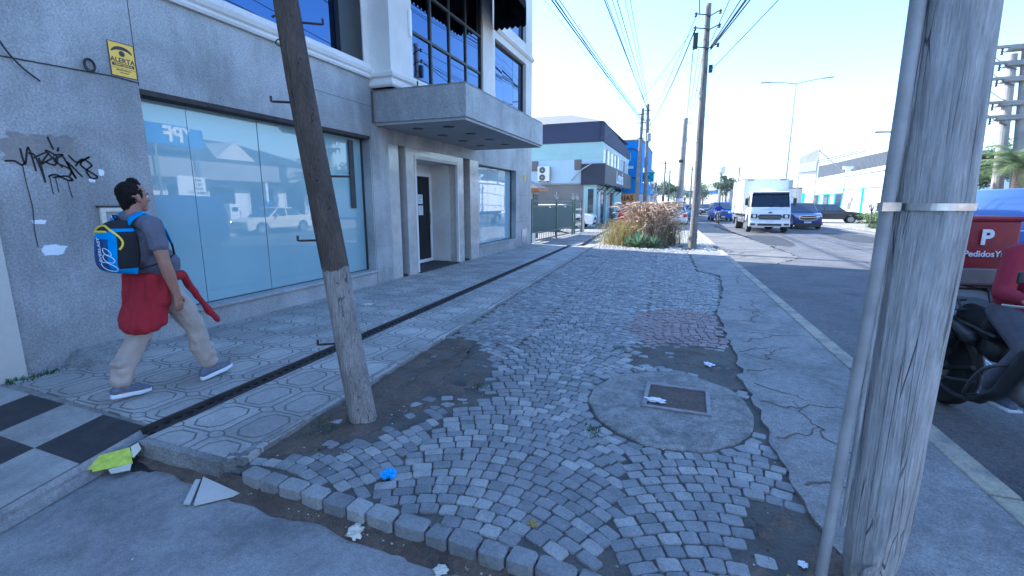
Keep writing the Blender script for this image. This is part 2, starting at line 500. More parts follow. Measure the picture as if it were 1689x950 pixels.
# ---------------------------------------------------------------- mesh helpers
class MB:
    def __init__(self):
        self.bm = bmesh.new()

    def add(self, verts, faces, mi=0):
        vs = [self.bm.verts.new(v) for v in verts]
        for f in faces:
            try:
                fc = self.bm.faces.new([vs[i] for i in f])
                fc.material_index = mi
            except ValueError:
                pass
        return vs

    def box(self, x0, x1, y0, y1, z0, z1, mi=0):
        v = [(x, y, z) for x in (x0, x1) for y in (y0, y1) for z in (z0, z1)]
        self.add(v, [(0, 1, 3, 2), (4, 6, 7, 5), (0, 4, 5, 1), (2, 3, 7, 6), (0, 2, 6, 4), (1, 5, 7, 3)], mi)
        return self

    def obox(self, c, s, rot=(0, 0, 0), mi=0):
        m = Matrix.Translation(c) @ Euler(rot).to_matrix().to_4x4()
        v = [m @ Vector((x * s[0] / 2, y * s[1] / 2, z * s[2] / 2)) for x in (-1, 1) for y in (-1, 1) for z in (-1, 1)]
        self.add(v, [(0, 1, 3, 2), (4, 6, 7, 5), (0, 4, 5, 1), (2, 3, 7, 6), (0, 2, 6, 4), (1, 5, 7, 3)], mi)
        return self

    def tube(self, pts, rad, seg=10, mi=0, cap=True, flat=None):
        pts = [Vector(p) for p in pts]
        if isinstance(rad, (int, float)):
            rad = [rad] * len(pts)
        rings = []
        prev = None
        for i, p in enumerate(pts):
            d = (pts[min(i + 1, len(pts) - 1)] - pts[max(i - 1, 0)])
            if d.length < 1e-9:
                d = Vector((0, 0, 1))
            d.normalize()
            if prev is None:
                a = d.orthogonal().normalized()
                if abs(d.z) > 0.7:
                    a = (Vector((1, 0, 0)) - d * d.x).normalized()
            else:
                a = (prev - d * prev.dot(d)).normalized()
            prev = a
            b = d.cross(a)
            r = rad[i]
            fy = 1.0 if flat is None else flat
            rings.append([p + a * (r * math.cos(2 * PI * k / seg)) + b * (fy * r * math.sin(2 * PI * k / seg)) for k in range(seg)])
        vs = [v for r_ in rings for v in r_]
        fs = []
        for i in range(len(pts) - 1):
            for k in range(seg):
                k2 = (k + 1) % seg
                fs.append((i * seg + k, i * seg + k2, (i + 1) * seg + k2, (i + 1) * seg + k))
        if cap:
            fs.append(tuple(range(seg))[::-1])
            fs.append(tuple((len(pts) - 1) * seg + k for k in range(seg)))
        self.add(vs, fs, mi)
        return self

    def prism(self, poly, axis, a, b, mi=0):
        """poly: 2-D points; axis 'x','y','z' is the extrusion axis from a to b"""
        def mk(p, t):
            return {'x': (t, p[0], p[1]), 'y': (p[0], t, p[1]), 'z': (p[0], p[1], t)}[axis]
        k = len(poly)
        vs = [mk(p, a) for p in poly] + [mk(p, b) for p in poly]
        fs = [tuple(range(k))[::-1], tuple(range(k, 2 * k))] + [(i, (i + 1) % k, k + (i + 1) % k, k + i) for i in range(k)]
        self.add(vs, fs, mi)
        return self

    def lathe(self, prof, c=(0, 0, 0), seg=20, axis='z', mi=0):
        vs = []
        for (r, h) in prof:
            for k in range(seg):
                a = 2 * PI * k / seg
                p = (r * math.cos(a), r * math.sin(a), h)
                if axis == 'x':
                    p = (h, p[0], p[1])
                elif axis == 'y':
                    p = (p[0], h, p[1])
                vs.append((p[0] + c[0], p[1] + c[1], p[2] + c[2]))
        fs = []
        for i in range(len(prof) - 1):
            for k in range(seg):
                k2 = (k + 1) % seg
                fs.append((i * seg + k, i * seg + k2, (i + 1) * seg + k2, (i + 1) * seg + k))
        fs.append(tuple(range(seg))[::-1])
        fs.append(tuple((len(prof) - 1) * seg + k for k in range(seg)))
        self.add(vs, fs, mi)
        return self

    def grid(self, fn, nu, nv, mi=0):
        vs = [fn(i / nu, j / nv) for i in range(nu + 1) for j in range(nv + 1)]
        fs = [(i * (nv + 1) + j, (i + 1) * (nv + 1) + j, (i + 1) * (nv + 1) + j + 1, i * (nv + 1) + j + 1) for i in range(nu) for j in range(nv)]
        self.add(vs, fs, mi)
        return self

    def text(self, s, size, mat, depth=0.004, mi=0, align='CENTER', bold=0.0):
        """letters: flat mesh with a little thickness, placed by matrix"""
        cu = bpy.data.curves.new('t', 'FONT')
        cu.body = s
        cu.size = size
        cu.align_x = align
        cu.align_y = 'CENTER'
        cu.extrude = depth / 2
        cu.offset = bold
        ob = bpy.data.objects.new('t', cu)
        COL.objects.link(ob)
        dg = bpy.context.evaluated_depsgraph_get()
        me = bpy.data.meshes.new_from_object(ob.evaluated_get(dg))
        self.add([mat @ v.co for v in me.vertices], [tuple(p.vertices) for p in me.polygons], mi)
        bpy.data.objects.remove(ob)
        bpy.data.curves.remove(cu)
        bpy.data.meshes.remove(me)
        return self

    def bevel(self, w, seg=2, ang=40):
        bmesh.ops.recalc_face_normals(self.bm, faces=self.bm.faces)
        es = [e for e in self.bm.edges if len(e.link_faces) == 2 and e.calc_face_angle(0) > R(ang)]
        bmesh.ops.bevel(self.bm, geom=es, offset=w, segments=seg, affect='EDGES', profile=0.5, clamp_overlap=True)
        return self

    def build(self, name, mats, parent=None, smooth=False, recalc=True, loc=None):
        if recalc:
            bmesh.ops.recalc_face_normals(self.bm, faces=self.bm.faces)
        o_ = Vector((0, 0, 0))
        if parent is not None:
            q = parent
            while q is not None:
                o_ += q.location
                q = q.parent
        if loc is not None:
            o_ += Vector(loc)
        if o_.length > 0:
            bmesh.ops.translate(self.bm, verts=self.bm.verts, vec=-o_)
        me = bpy.data.meshes.new(name)
        self.bm.to_mesh(me)
        self.bm.free()
        if not isinstance(mats, (list, tuple)):
            mats = [mats]
        for mm in mats:
            me.materials.append(M[mm])
        if smooth:
            if smooth is True:
                me.shade_smooth()
            else:
                me.shade_smooth()
                me.set_sharp_from_angle(angle=R(smooth))
        ob = bpy.data.objects.new(name, me)
        COL.objects.link(ob)
        if parent is not None:
            ob.parent = parent
        if loc is not None:
            ob.location = loc
        return ob


def tag(o, label=None, cat=None, group=None, kind=None):
    if label:
        o['label'] = label
    if cat:
        o['category'] = cat
    if group:
        o['group'] = group
    if kind:
        o['kind'] = kind
    return o


def thing(name, loc, label, cat, group=None):
    o = bpy.data.objects.new(name, None)
    o.empty_display_size = 0.2
    o.location = loc
    COL.objects.link(o)
    return tag(o, label, cat, group)


def struct(o):
    return tag(o, kind='structure')


def kids(o):
    return [c for c in bpy.data.objects if c.parent == o]


def copy_tree(o, parent=None):
    c = o.copy()
    COL.objects.link(c)
    if parent is not None:
        c.parent = parent
    for ch in kids(o):
        copy_tree(ch, c)
    return c


def blob(name, parts, mats, parent=None, voxel=0.008, smooth=4, loc=None, fac=0.5):
    """one continuous skin grown over round cones ('c', p0, r0, p1, r1) and ellipsoids ('e', centre, radii, rot)"""
    bm = bmesh.new()
    for p in parts:
        t = bmesh.new()
        if p[0] == 'c':
            _, a, ra, c2, rb = p
            for q, r_ in ((a, ra), (c2, rb)):
                bmesh.ops.create_icosphere(t, subdivisions=2, radius=r_, matrix=Matrix.Translation(q))
            h = bmesh.ops.convex_hull(t, input=t.verts)
            dead = [g for g in h['geom_interior'] if isinstance(g, bmesh.types.BMVert)]
            bmesh.ops.delete(t, geom=dead, context='VERTS')
            # drop faces left inside
            keep = set(g for g in h['geom'] if isinstance(g, bmesh.types.BMFace))
            bmesh.ops.delete(t, geom=[f for f in t.faces if f not in keep], context='FACES_ONLY')
        else:
            rot = p[3] if len(p) > 3 else (0, 0, 0)
            mt = Matrix.Translation(p[1]) @ Euler(rot).to_matrix().to_4x4() @ Matrix.Diagonal((*p[2], 1))
            bmesh.ops.create_icosphere(t, subdivisions=3, radius=1.0, matrix=mt)
        me_ = bpy.data.meshes.new('x')
        t.to_mesh(me_)
        t.free()
        bm.from_mesh(me_)
        bpy.data.meshes.remove(me_)
    bmesh.ops.recalc_face_normals(bm, faces=bm.faces)
    me = bpy.data.meshes.new(name)
    bm.to_mesh(me)
    bm.free()
    ob = bpy.data.objects.new(name, me)
    COL.objects.link(ob)
    md = ob.modifiers.new('r', 'REMESH')
    md.mode = 'VOXEL'
    md.voxel_size = voxel
    if smooth:
        sm = ob.modifiers.new('s', 'SMOOTH')
        sm.iterations = smooth
        sm.factor = fac
    dg = bpy.context.evaluated_depsgraph_get()
    me2 = bpy.data.meshes.new_from_object(ob.evaluated_get(dg))
    ob.modifiers.clear()
    ob.data = me2
    bpy.data.meshes.remove(me)
    me2.name = name
    me2.materials.clear()
    for mm in (mats if isinstance(mats, (list, tuple)) else [mats]):
        me2.materials.append(M[mm])
    me2.shade_smooth()
    if parent is not None:
        ob.parent = parent
    if loc is not None:
        ob.location = loc
    return ob


def wrinkle(ob, amp, sc=(1, 1, 1), seed=0.0):
    """cloth folds or tufts: push the surface along its normals"""
    me = ob.data
    nr = [v.normal.copy() for v in me.vertices]
    for v, n_ in zip(me.vertices, nr):
        p = Vector((v.co.x * sc[0], v.co.y * sc[1], v.co.z * sc[2] + seed))
        k = 1 - abs(noise.noise(p)) * 2.2
        k2 = noise.noise(p * 2.3)
        v.co += n_ * amp * (0.75 * k + 0.5 * k2 - 0.4)
    me.update()
    return ob


def smooth_path(pts, sub=6):
    pts = [Vector(p) for p in pts]
    out = []
    for i in range(len(pts) - 1):
        p0, p1, p2, p3 = pts[max(i - 1, 0)], pts[i], pts[i + 1], pts[min(i + 2, len(pts) - 1)]
        for k in range(sub):
            t = k / sub
            out.append(0.5 * ((2 * p1) + (p2 - p0) * t + (2 * p0 - 5 * p1 + 4 * p2 - p3) * t * t + (3 * p1 - p0 - 3 * p2 + p3) * t ** 3))
    out.append(pts[-1])
    return out


def poly_sheet(name, pts, z, mat, sub=0):
    b = MB()
    b.add([(x, y, z) for x, y in pts], [tuple(range(len(pts)))])
    for f in b.bm.faces:
        f.normal_update()
        if f.normal.z < 0:
            f.normal_flip()
    bmesh.ops.triangulate(b.bm, faces=b.bm.faces)
    return struct(b.build(name, mat, recalc=False))


def slab(name, pts, z0, z1, mat, bev=0.0):
    b = MB()
    b.prism(pts, 'z', z0, z1)
    if bev:
        b.bevel(bev, 1)
    return struct(b.build(name, mat))


def inpoly(x, y, P):
    c = False
    j = len(P) - 1
    for i in range(len(P)):
        xi, yi = P[i]
        xj, yj = P[j]
        if (yi > y) != (yj > y) and x < (xj - xi) * (y - yi) / (yj - yi) + xi:
            c = not c
        j = i
    return c


def rough_line(pts, step, amp, seed=0):
    """resample a 2-D polyline and give it a broken edge"""
    out = []
    for i in range(len(pts) - 1):
        a, b = Vector((*pts[i], 0)), Vector((*pts[i + 1], 0))
        k = max(1, int((b - a).length / step))
        nrm = (b - a).cross(Vector((0, 0, 1))).normalized()
        for j in range(k):
            p = a.lerp(b, j / k)
            d = noise.noise(Vector((p.x * 6, p.y * 6, seed))) * amp + noise.noise(Vector((p.x * 23, p.y * 23, seed + 9))) * amp * 0.5
            out.append((p.x + nrm.x * d, p.y + nrm.y * d))
    out.append(tuple(pts[-1]))
    return out

# ================================================================ GROUND
def kx(y):            # kerb's road-side face, the street runs a little to the left of +Y
    return 1.88 - 0.047 * y


def tx(y):            # tiled pavement's outer edge
    return -2.345 - 0.0475 * y


def rx(y):            # drain channel, right side
    return -3.255 - 0.0406 * (y - 1.86)


poly_sheet('ground', [(-1500, -1500), (1500, -1500), (1500, 1500), (-1500, 1500)], -0.18, 'ground_dust')
poly_sheet('road', [(kx(-40) - 0.05, -40), (11.8, -40), (8.2, 60), (-6, 600), (-28, 600), (kx(60) - 0.05, 60)], -0.13, 'asphalt')
# worn sandy strip of the road along the kerb beyond the shade
b = MB()
L = rough_line([(kx(13.5), 13.5), (kx(13.5) + 0.9, 14.2), (3.3, 16.5), (3.1, 20), (2.6, 26), (1.9, 34), (1.1, 45), (kx(46), 46)], 0.15, 0.16, 3)
b.add([(x, y, -0.126) for x, y in L], [tuple(range(len(L)))])
bmesh.ops.triangulate(b.bm, faces=b.bm.faces)
struct(b.build('road_edge_patch', 'asphalt_pale'))
b = MB()
for x0, x1, y0, y1 in ((6.1, 6.22, 18, 70),):
    for k in range(3, 14):
        b.add([(x0 - 0.03 * k * 3, y0 + k * 5, -0.125), (x1 - 0.03 * k * 3, y0 + k * 5, -0.125), (x1 - 0.03 * k * 3 - 0.06, y0 + k * 5 + 2.2, -0.125), (x0 - 0.03 * k * 3 - 0.06, y0 + k * 5 + 2.2, -0.125)], [(0, 1, 2, 3)])
struct(b.build('lane_marking', 'light_tile'))
poly_sheet('side_street', [(-40, -30), (kx(-30), -30), (kx(1.0), 1.0), (0.9, 1.55), (-0.45, 1.73), (-2.4, 1.80), (-3.0, 1.79), (-3.40, 1.9), (-3.5, 1.95), (-40, 2.0)], -0.105, 'side_asphalt')

# joint bed under the stones
poly_sheet('paving_bed', [(-2.44, 1.79), (0.35, 1.70), (1.0, 1.60), (kx(1.6), 1.60), (kx(17), 17), (tx(17) - .1, 17), (-2.5, 1.82)], -0.010, 'joint_sand')
# base course so that nothing is open below the bed
b = MB()
b.prism([(-2.40, 1.80), (-0.45, 1.72), (1.78, 1.58), (kx(17) - .14, 17), (-5.4, 17), (-5.4, 2.0), (-3.05, 1.9)], 'z', -0.17, -0.10)
struct(b.build('subgrade', 'soil'))
EDGE = rough_line([(1.0, 1.62), (0.80, 2.05), (0.69, 2.35), (0.64, 2.58), (0.61, 2.93), (0.59, 3.5), (0.54, 4.18), (0.54, 5.02), (0.50, 5.96), (0.47, 7.12), (0.66, 8.93), (0.70, 10.8), (0.26, 11.4), (0.15, 14.1), (0.05, 16.2)], 0.07, 0.055, 1)
b = MB()
P_ = EDGE + [(kx(16.3) - 0.15, 16.3), (kx(1.55) - 0.15, 1.55)]
vs = b.prism(P_, 'z', -0.10, 0.012)
struct(b.build('concrete_strip', 'concrete'))
# cracks of the concrete: thin dark fissures running in from its broken edge
b = MB()
rnd = random.Random(5)
for (x, y, ang, ln) in ((0.58, 5.2, 0.35, .75), (0.62, 5.15, -.25, .55), (0.6, 7.3, .2, .8), (.75, 9.0, .1, .5), (.7, 8.2, -.4, .7), (.62, 3.9, .15, .9), (.6, 4.6, .5, .4), (.75, 10.6, 0.3, .6), (.66, 6.1, -.1, .7), (.7, 2.75, .05, .5), (0.9, 6.6, 1.35, 2.2), (1.1, 3.0, 1.5, 1.2), (.7, 5.6, .9, 1.2), (.6, 6.6, .3, .7), (.66, 8.6, .6, 1.1), (.75, 9.6, -.2, .5), (.8, 7.6, -1.2, .9), (.5, 11.8, .2, .7), (.4, 12.6, -.3, .6), (.62, 4.3, -.5, .5), (1.0, 9.8, 1.4, 2.2), (.64, 3.3, .4, .6), (.8, 5.0, 1.2, .9)):
    pts = []
    px_, py_ = x, y
    a = ang
    for k in range(int(ln / 0.05)):
        pts.append((px_, py_))
        a = ang + rnd.uniform(-0.9, 0.9)
        px_ += math.cos(a) * 0.05
        py_ += math.sin(a) * 0.05
        if px_ > kx(py_) - 0.2:
            break
    for i in range(len(pts) - 1):
        w = 0.008 * (1 - i / len(pts)) + 0.0025
        (x0, y0), (x1, y1) = pts[i], pts[i + 1]
        d = Vector((x1 - x0, y1 - y0)).normalized() if (x1 - x0, y1 - y0) != (0, 0) else Vector((1, 0))
        nx, ny = -d.y * w, d.x * w
        b.add([(x0 - nx, y0 - ny, 0.0135), (x0 + nx, y0 + ny, 0.0135), (x1 + nx, y1 + ny, 0.0135), (x1 - nx, y1 - ny, 0.0135)], [(0, 1, 2, 3)])
struct(b.build('concrete_crack', 'soil'))
# kerb: long stones with joints
b = MB()
y = -30.0
while y < 70:
    y1 = y + 0.98
    if y < 16.2 or y > 17.0:
        vs = [(kx(y) - 0.15, y), (kx(y), y), (kx(y1), y1), (kx(y1) - 0.15, y1)]
        if -1.5 < y < 1.3:
            y = y1 + 0.02
            continue
        b.prism(vs, 'z', -0.17, 0.022)
    y = y1 + 0.02
b.bevel(0.012, 2)
struct(b.build('kerb', 'kerb_paint'))

# ---------------------------------------------------------------- tiled pavement and its drain
b = MB()
b.prism([(-5.45, 2.02), (rx(2.0) - 0.17, 1.93), (rx(16.4) - 0.17, 16.4), (-5.45, 16.4)], 'z', -0.10, 0.03)
b.prism([(rx(1.8), 1.80), (-2.52, 1.80), (-2.41, 1.86), (tx(2.0), 2.02), (tx(16.2), 16.2), (rx(16.4), 16.4)], 'z', -0.10, 0.03)
struct(b.build('tiled_pavement', 'octagon_tile'))
b = MB()
L = [(-2.53, 1.775), (-2.41, 1.82)] + rough_line([(tx(2.0) + 0.01, 2.0), (tx(16.2) + 0.01, 16.2)], 0.15, 0.014, 4)
for i in range(len(L) - 1):
    (x0, y0), (x1, y1) = L[i], L[i + 1]
    d = (Vector((x1, y1)) - Vector((x0, y0))).normalized()
    n_ = Vector((-d.y, d.x)) * 0.07
    b.add([(x0, y0, -.1), (x1, y1, -.1), (x1, y1, 0.02), (x0, y0, 0.02), (x1 + n_.x, y1 + n_.y, 0.036), (x0 + n_.x, y0 + n_.y, 0.036), (x1 + n_.x, y1 + n_.y, -.1), (x0 + n_.x, y0 + n_.y, -.1)],
          [(0, 1, 2, 3), (3, 2, 4, 5), (5, 4, 6, 7)])
b.box(-3.255, -2.53, 1.745, 1.80, -0.10, 0.026)
struct(b.build('pavement_edging', 'concrete'))

worn('pit_shade_soil', (0.03, 0.025, 0.022), (0.015, 0.013, 0.012), s1=6, s2=40, speck=.5, bd=.02)  # near-black soil tone: the shade of the drain-end pit put into the colour
patchwork_later = [(-3.50, 1.62), (-3.22, 1.60), (-2.95, 1.70), (-2.95, 1.76), (-3.25, 1.80), (-3.25, 1.95), (-3.46, 1.95)]
dr = thing('drain_channel', (-3.3, 1.9, 0), 'dark open drain channel with twin steel rails set along the tiled pavement', 'drain')
b = MB()
xa, xb = rx(1.88), rx(16.4)
b.add([(xa - .17, 1.88, -.085), (xa, 1.88, -.085), (xb, 16.4, -.085), (xb - .17, 16.4, -.085)], [(0, 1, 2, 3)])
b.build('channel_floor', 'soil', dr)
for off, w in ((-0.17, 0.022), (-0.022, 0.022), (-0.098, 0.02)):
    b = MB()
    z = 0.034 if off != -0.098 else 0.012
    b.prism([(xa + off, 1.86), (xa + off + w, 1.86), (xb + off + w, 16.38), (xb + off, 16.38)], 'z', -0.085, z)
    b.build('rail', 'rusty_steel', dr)
b = MB()
for k in range(170):
    yy = 1.95 + k * 0.085
    x_ = rx(yy)
    b.box(x_ - 0.168, x_ - 0.10, yy, yy + 0.03, -0.02, 0.008)
b.build('grate', 'dark_metal', dr)

# chequered crossing tiles of the ramp at the left
b = MB()
o = Vector((-3.43, 1.90))
u = Vector((-0.995, 0.02))
w = Vector((0.24, -0.97))
su, sw_ = 0.49, 0.45
for i in range(-1, 18):
    for j in range(-1, 4):
        mi = (i + j) % 2
        p0 = o + u * (i * su) + w * (j * sw_)
        q = [p0, p0 + u * su, p0 + u * su + w * sw_, p0 + w * sw_]
        if i < 0 or j < 0:
            continue
        if i >= 4 and j == 0:
            pass
        zs = [0.024 - 0.03 * max(0, (1.9 - p.y)) for p in q]
        if j == 3:
            continue
        b.add([(p.x, p.y, z) for p, z in zip(q, zs)], [(0, 1, 2, 3)], mi)
struct(b.build('chequer_tiles', ['dark_tile', 'light_tile']))
b = MB()
pe = o + w * (3 * sw_)
b.prism([(-3.45, 1.93), (o.x + 0.03, 1.9), (pe.x + 0.03, pe.y), (-12, pe.y + 0.2), (-12, 2.2)], 'z', -0.12, -0.03)
struct(b.build('ramp_base', 'side_asphalt'))
b = MB()
pe2 = o + w * (3 * sw_)
b.add([(o.x, o.y, 0.02), (o.x + 0.06, o.y, -0.10), (pe2.x + 0.06, pe2.y - .04, -0.10), (pe2.x, pe2.y, -0.02)], [(0, 1, 2, 3)])
b.add([(pe2.x, pe2.y, -0.02), (pe2.x + 0.06, pe2.y - .04, -0.10), (-12, pe2.y + .18 - .5, -0.10), (-12, pe2.y + .18, -0.02)], [(0, 1, 2, 3)])
struct(b.build('ramp_edge', 'side_asphalt'))
struct(MB().prism([(-5.45, 2.02), (-5.45, 1.9), (-3.9, 1.9), (-3.43, 1.9), (rx(2.0) - 0.17, 1.93)], 'z', -0.10, 0.018).build('pavement_joint', 'concrete'))

# ---------------------------------------------------------------- cobbles
AP = (-0.06, 3.62, 0.60, 0.72)        # concrete apron round the manhole: centre and radii


def in_apron(x, y, k=1.0):
    return ((x - AP[0]) / (AP[2] * k)) ** 2 + ((y - AP[1]) / (AP[3] * k)) ** 2 < 1


D1 = [(-2.55, 1.90), (-2.35, 1.93), (-2.1, 2.12), (-1.93, 2.45), (-1.80, 2.80), (-1.86, 3.2), (-2.0, 3.9), (-2.15, 4.5), (-2.42, 4.7), (-2.6, 4)]
D1b = [(-1.95, 2.95), (-1.6, 3.0), (-1.5, 3.3), (-1.75, 3.9), (-2.05, 4.3), (-2.0, 3.4)]
D2 = [(-0.46, 4.60), (-0.40, 5.10), (-0.05, 5.22), (0.50, 5.16), (0.6, 4.9), (0.6, 4.2), (0.42, 4.05), (0.1, 4.4)]
D3 = [(0.28, 1.5), (0.34, 2.0), (0.40, 2.28), (0.58, 2.56), (0.85, 2.35), (1.0, 1.5)]
DD = [D1, D1b, D2, D3]
RED = (0.0, 6.1, 0.62, 1.05)
b = MB()
br = MB()
rnd = random.Random(11)


def cobble(bb, cx_, cy_, lu, lv, ang, dz=0.0, h=0.03):
    """one hand-cut stone: uneven quadrilateral with a worn, domed top"""
    ca, sa = math.cos(ang), math.sin(ang)
    q = []
    for (su_, sv_) in ((-1, -1), (1, -1), (1, 1), (-1, 1)):
        a_ = su_ * lu / 2 * rnd.uniform(0.91, 1.03)
        c_ = sv_ * lv / 2 * rnd.uniform(0.91, 1.03)
        q.append((a_, c_))
    top = rnd.uniform(-0.004, 0.004) + dz
    tilt = (rnd.uniform(-.05, .05), rnd.uniform(-.05, .05))
    rings = []
    for (k, z) in ((1.0, -h), (0.99, -0.007), (0.95, -0.0015), (0.60, 0.0005)):
        ring = []
        for i in range(4):
            a0, c0 = q[i]
            a1, c1 = q[(i + 1) % 4]
            for t in (0.12, 0.5, 0.88):
                a_ = (a0 + (a1 - a0) * t) * k
                c_ = (c0 + (c1 - c0) * t) * k
                zz = z + top + (a_ * tilt[0] + c_ * tilt[1] if z > -0.02 else 0)
                ring.append((cx_ + a_ * ca - c_ * sa, cy_ + a_ * sa + c_ * ca, zz))
        rings.append(ring)
    vs = [v_ for r_ in rings for v_ in r_]
    fs = []
    for i in range(3):
        for k in range(12):
            k2 = (k + 1) % 12
            fs.append((i * 12 + k, i * 12 + k2, (i + 1) * 12 + k2, (i + 1) * 12 + k))
    fs.append(tuple(36 + k for k in range(12)))
    bb.add(vs, fs)


CW = 1.30                    # width of one arc of the segmental pattern
x_start = -3.2
ncol = 4
sv = 0.084
for c_i in range(ncol):
    xc = -2.75 + (c_i + 0.5) * CW
    nrow = 200
    for r_i in range(nrow):
        v0 = 0.9 + r_i * sv
        nst = 13
        s = CW / nst
        off = (r_i % 2) * 0.5
        t = -nst / 2 + off * 0.6
        k = 0
        while t < nst / 2:
            lu = s * rnd.uniform(0.85, 1.12)
            xx = t * s + lu / 2
            t += lu / s
            lu0 = lu
            if xx > CW / 2 + 0.01:
                break
            u_ = xx / (CW / 2)
            arc = 0.25 * (1 - u_ * u_)
            skew = -0.047
            X_ = xc + xx + skew * v0
            Y_ = v0 + arc
            slope = -0.25 * 2 * u_ / (CW / 2)
            ang = math.atan(slope) * 0.92 + rnd.uniform(-0.05, 0.05)
            if Y_ > 16.25 or X_ < tx(Y_) + 0.05:
                continue
            if Y_ < 1.84 - (X_ + 2.4) * 0.035 + 0.02:
                continue
            lim = [e for e in EDGE]
            # right border: the broken concrete edge
            xe = 9
            for i in range(len(EDGE) - 1):
                if EDGE[i][1] <= Y_ <= EDGE[i + 1][1]:
                    xe = EDGE[i][0]
                    break
            if X_ > xe - 0.04:
                continue
            if in_apron(X_, Y_, 1.06):
                continue
            inside = any(inpoly(X_, Y_, D) for D in DD)
            if inside and rnd.random() > 0.06:
                continue
            near_d = any(inpoly(X_ + dx, Y_ + dy, D) for D in DD for dx, dy in ((.1, 0), (-.1, 0), (0, .12), (0, -.12)))
            if near_d and rnd.random() < 0.25:
                continue
            isred = ((X_ - RED[0]) / RED[2]) ** 2 + ((Y_ - RED[1]) / RED[3]) ** 2 < 1
            ln_v = sv * abs(math.cos(ang))
            lu = lu / abs(math.cos(ang))
            dz = 0.012 * noise.noise(Vector((X_ * 1.3, Y_ * 1.3, 0))) + (-0.008 if near_d else 0)
            cobble(br if isred else b, X_, Y_, lu - 0.003, ln_v - 0.001, ang, dz)
# border course of larger blocks above the gutter
x = -2.36
while x < 0.35:
    lx = rnd.uniform(0.12, 0.19)
    cobble(b, x + lx / 2, 1.79 - (x + 2.4) * 0.04, lx - 0.004, 0.10, -0.04 + rnd.uniform(-.05, .05), -0.004, 0.11)
    x += lx
# stones lying loose in the soil
for (x, y) in ((-1.86, 3.05), (-1.74, 3.12), (-1.68, 3.02), (-1.9, 2.92), (-1.62, 3.12), (-2.1, 2.2), (-1.95, 2.28), (-0.35, 4.75), (-0.1, 4.95)):
    cobble(b, x, y, .1, .085, rnd.uniform(-.5, .5), -0.006)
# ring of stones hugging the apron
na = 34
for k in range(na):
    a = 2 * PI * k / na
    x, y = AP[0] + math.cos(a) * (AP[2] + .055), AP[1] + math.sin(a) * (AP[3] + .055)
    if any(inpoly(x, y, D) for D in DD) or x > 0.50:
        continue
    cobble(b, x, y, 0.105, 0.085, a + PI / 2, -0.002)
struct(b.build('cobble_paving', 'cobble'))
struct(br.build('red_cobble_paving', 'cobble_red'))


def patchwork(name, P, z, mat, amp=0.02, seed=0):
    """soil patch with a lumpy surface"""
    bb = MB()
    xs = [p[0] for p in P]
    ys = [p[1] for p in P]
    st = 0.032
    nx, ny = int((max(xs) - min(xs)) / st), int((max(ys) - min(ys)) / st)
    vmap = {}

    def vert(i, j):
        if (i, j) not in vmap:
            x_ = min(xs) + i * st
            y_ = min(ys) + j * st
            edge = 0 if inpoly(x_, y_, P) else -0.03
            vmap[(i, j)] = bb.bm.verts.new((x_, y_, z + edge + amp * noise.noise(Vector((x_ * 5, y_ * 5, seed))) + amp * 0.4 * noise.noise(Vector((x_ * 19, y_ * 19, seed)))))
        return vmap[(i, j)]
    for i in range(-1, nx + 1):
        for j in range(-1, ny + 1):
            x_ = min(xs) + (i + .5) * st
            y_ = min(ys) + (j + .5) * st
            if inpoly(x_, y_, P):
                bb.bm.faces.new([vert(i, j), vert(i + 1, j), vert(i + 1, j + 1), vert(i, j + 1)])
    return struct(bb.build(name, mat, smooth=True))


patchwork('soil_patch', [(p[0] - .0, p[1]) for p in D1], -0.004, 'soil', 0.022, 1)
patchwork('soil_patch', D1b, -0.012, 'soil', 0.018, 2)
patchwork('soil_patch', D2, -0.014, 'soil', 0.022, 3)
patchwork('soil_patch', D3, -0.01, 'soil', 0.03, 4)
patchwork('drain_pit_shade', patchwork_later, -0.092, 'pit_shade_soil', 0.02, 5)  # dark sheet added to paint the shade in the hollow at the drain end
# gutter dirt along the front of the paving
b = MB()
b.grid(lambda s_, t_: (-3.38 + s_ * 4.3, 1.78 - (s_ * 4.3 - 1.0) * 0.036 - t_ * (0.12 + 0.06 * noise.noise(Vector((s_ * 14, 3, 0)))), -0.052 - 0.052 * t_ + 0.012 * noise.noise(Vector((s_ * 40, t_ * 3, 7)))), 120, 5)
struct(b.build('gutter_dirt', 'soil', smooth=True))

# concrete apron round the manhole
b = MB()
ns = 64
top = [(AP[0] + AP[2] * (1 + 0.10 * noise.noise(Vector((math.cos(2 * PI * k / ns) * 3, math.sin(2 * PI * k / ns) * 3, 3)))) * math.cos(2 * PI * k / ns),
        AP[1] + AP[3] * (1 + 0.10 * noise.noise(Vector((math.cos(2 * PI * k / ns) * 3, math.sin(2 * PI * k / ns) * 3, 5)))) * math.sin(2 * PI * k / ns)) for k in range(ns)]
b.prism(top, 'z', -0.05, 0.010)
b.bevel(0.008, 1, 60)
struct(b.build('manhole_apron', 'apron_concrete'))
worn('lid_mortar', (0.17, 0.115, 0.085), (0.10, 0.075, 0.06), s1=5, s2=30, speck=0.5, bd=0.01)
plain('manhole_steel', (0.22, 0.20, 0.20), 0.6, 0.3, 14)
mh = thing('manhole_cover', (0.0, 3.72, 0.01), 'square steel framed inspection cover filled with brown mortar, set in the round concrete patch', 'manhole cover')
ang = 0.03
b = MB()
for sx_, sy_, lx, ly in ((0, -0.235, .50, .035), (0, .235, .50, .035), (-.2325, 0, .035, .435), (.2325, 0, .035, .435)):
    b.obox((sx_, 3.72 + sy_, 0.016), (lx, ly, 0.016))
b.bevel(0.003, 1)
b.build('frame', 'manhole_steel', mh)
b = MB()
b.grid(lambda s_, t_: (-0.214 + .428 * s_, 3.72 - .214 + .428 * t_, 0.013 + 0.004 * noise.noise(Vector((s_ * 7, t_ * 7, 1)))), 16, 16)
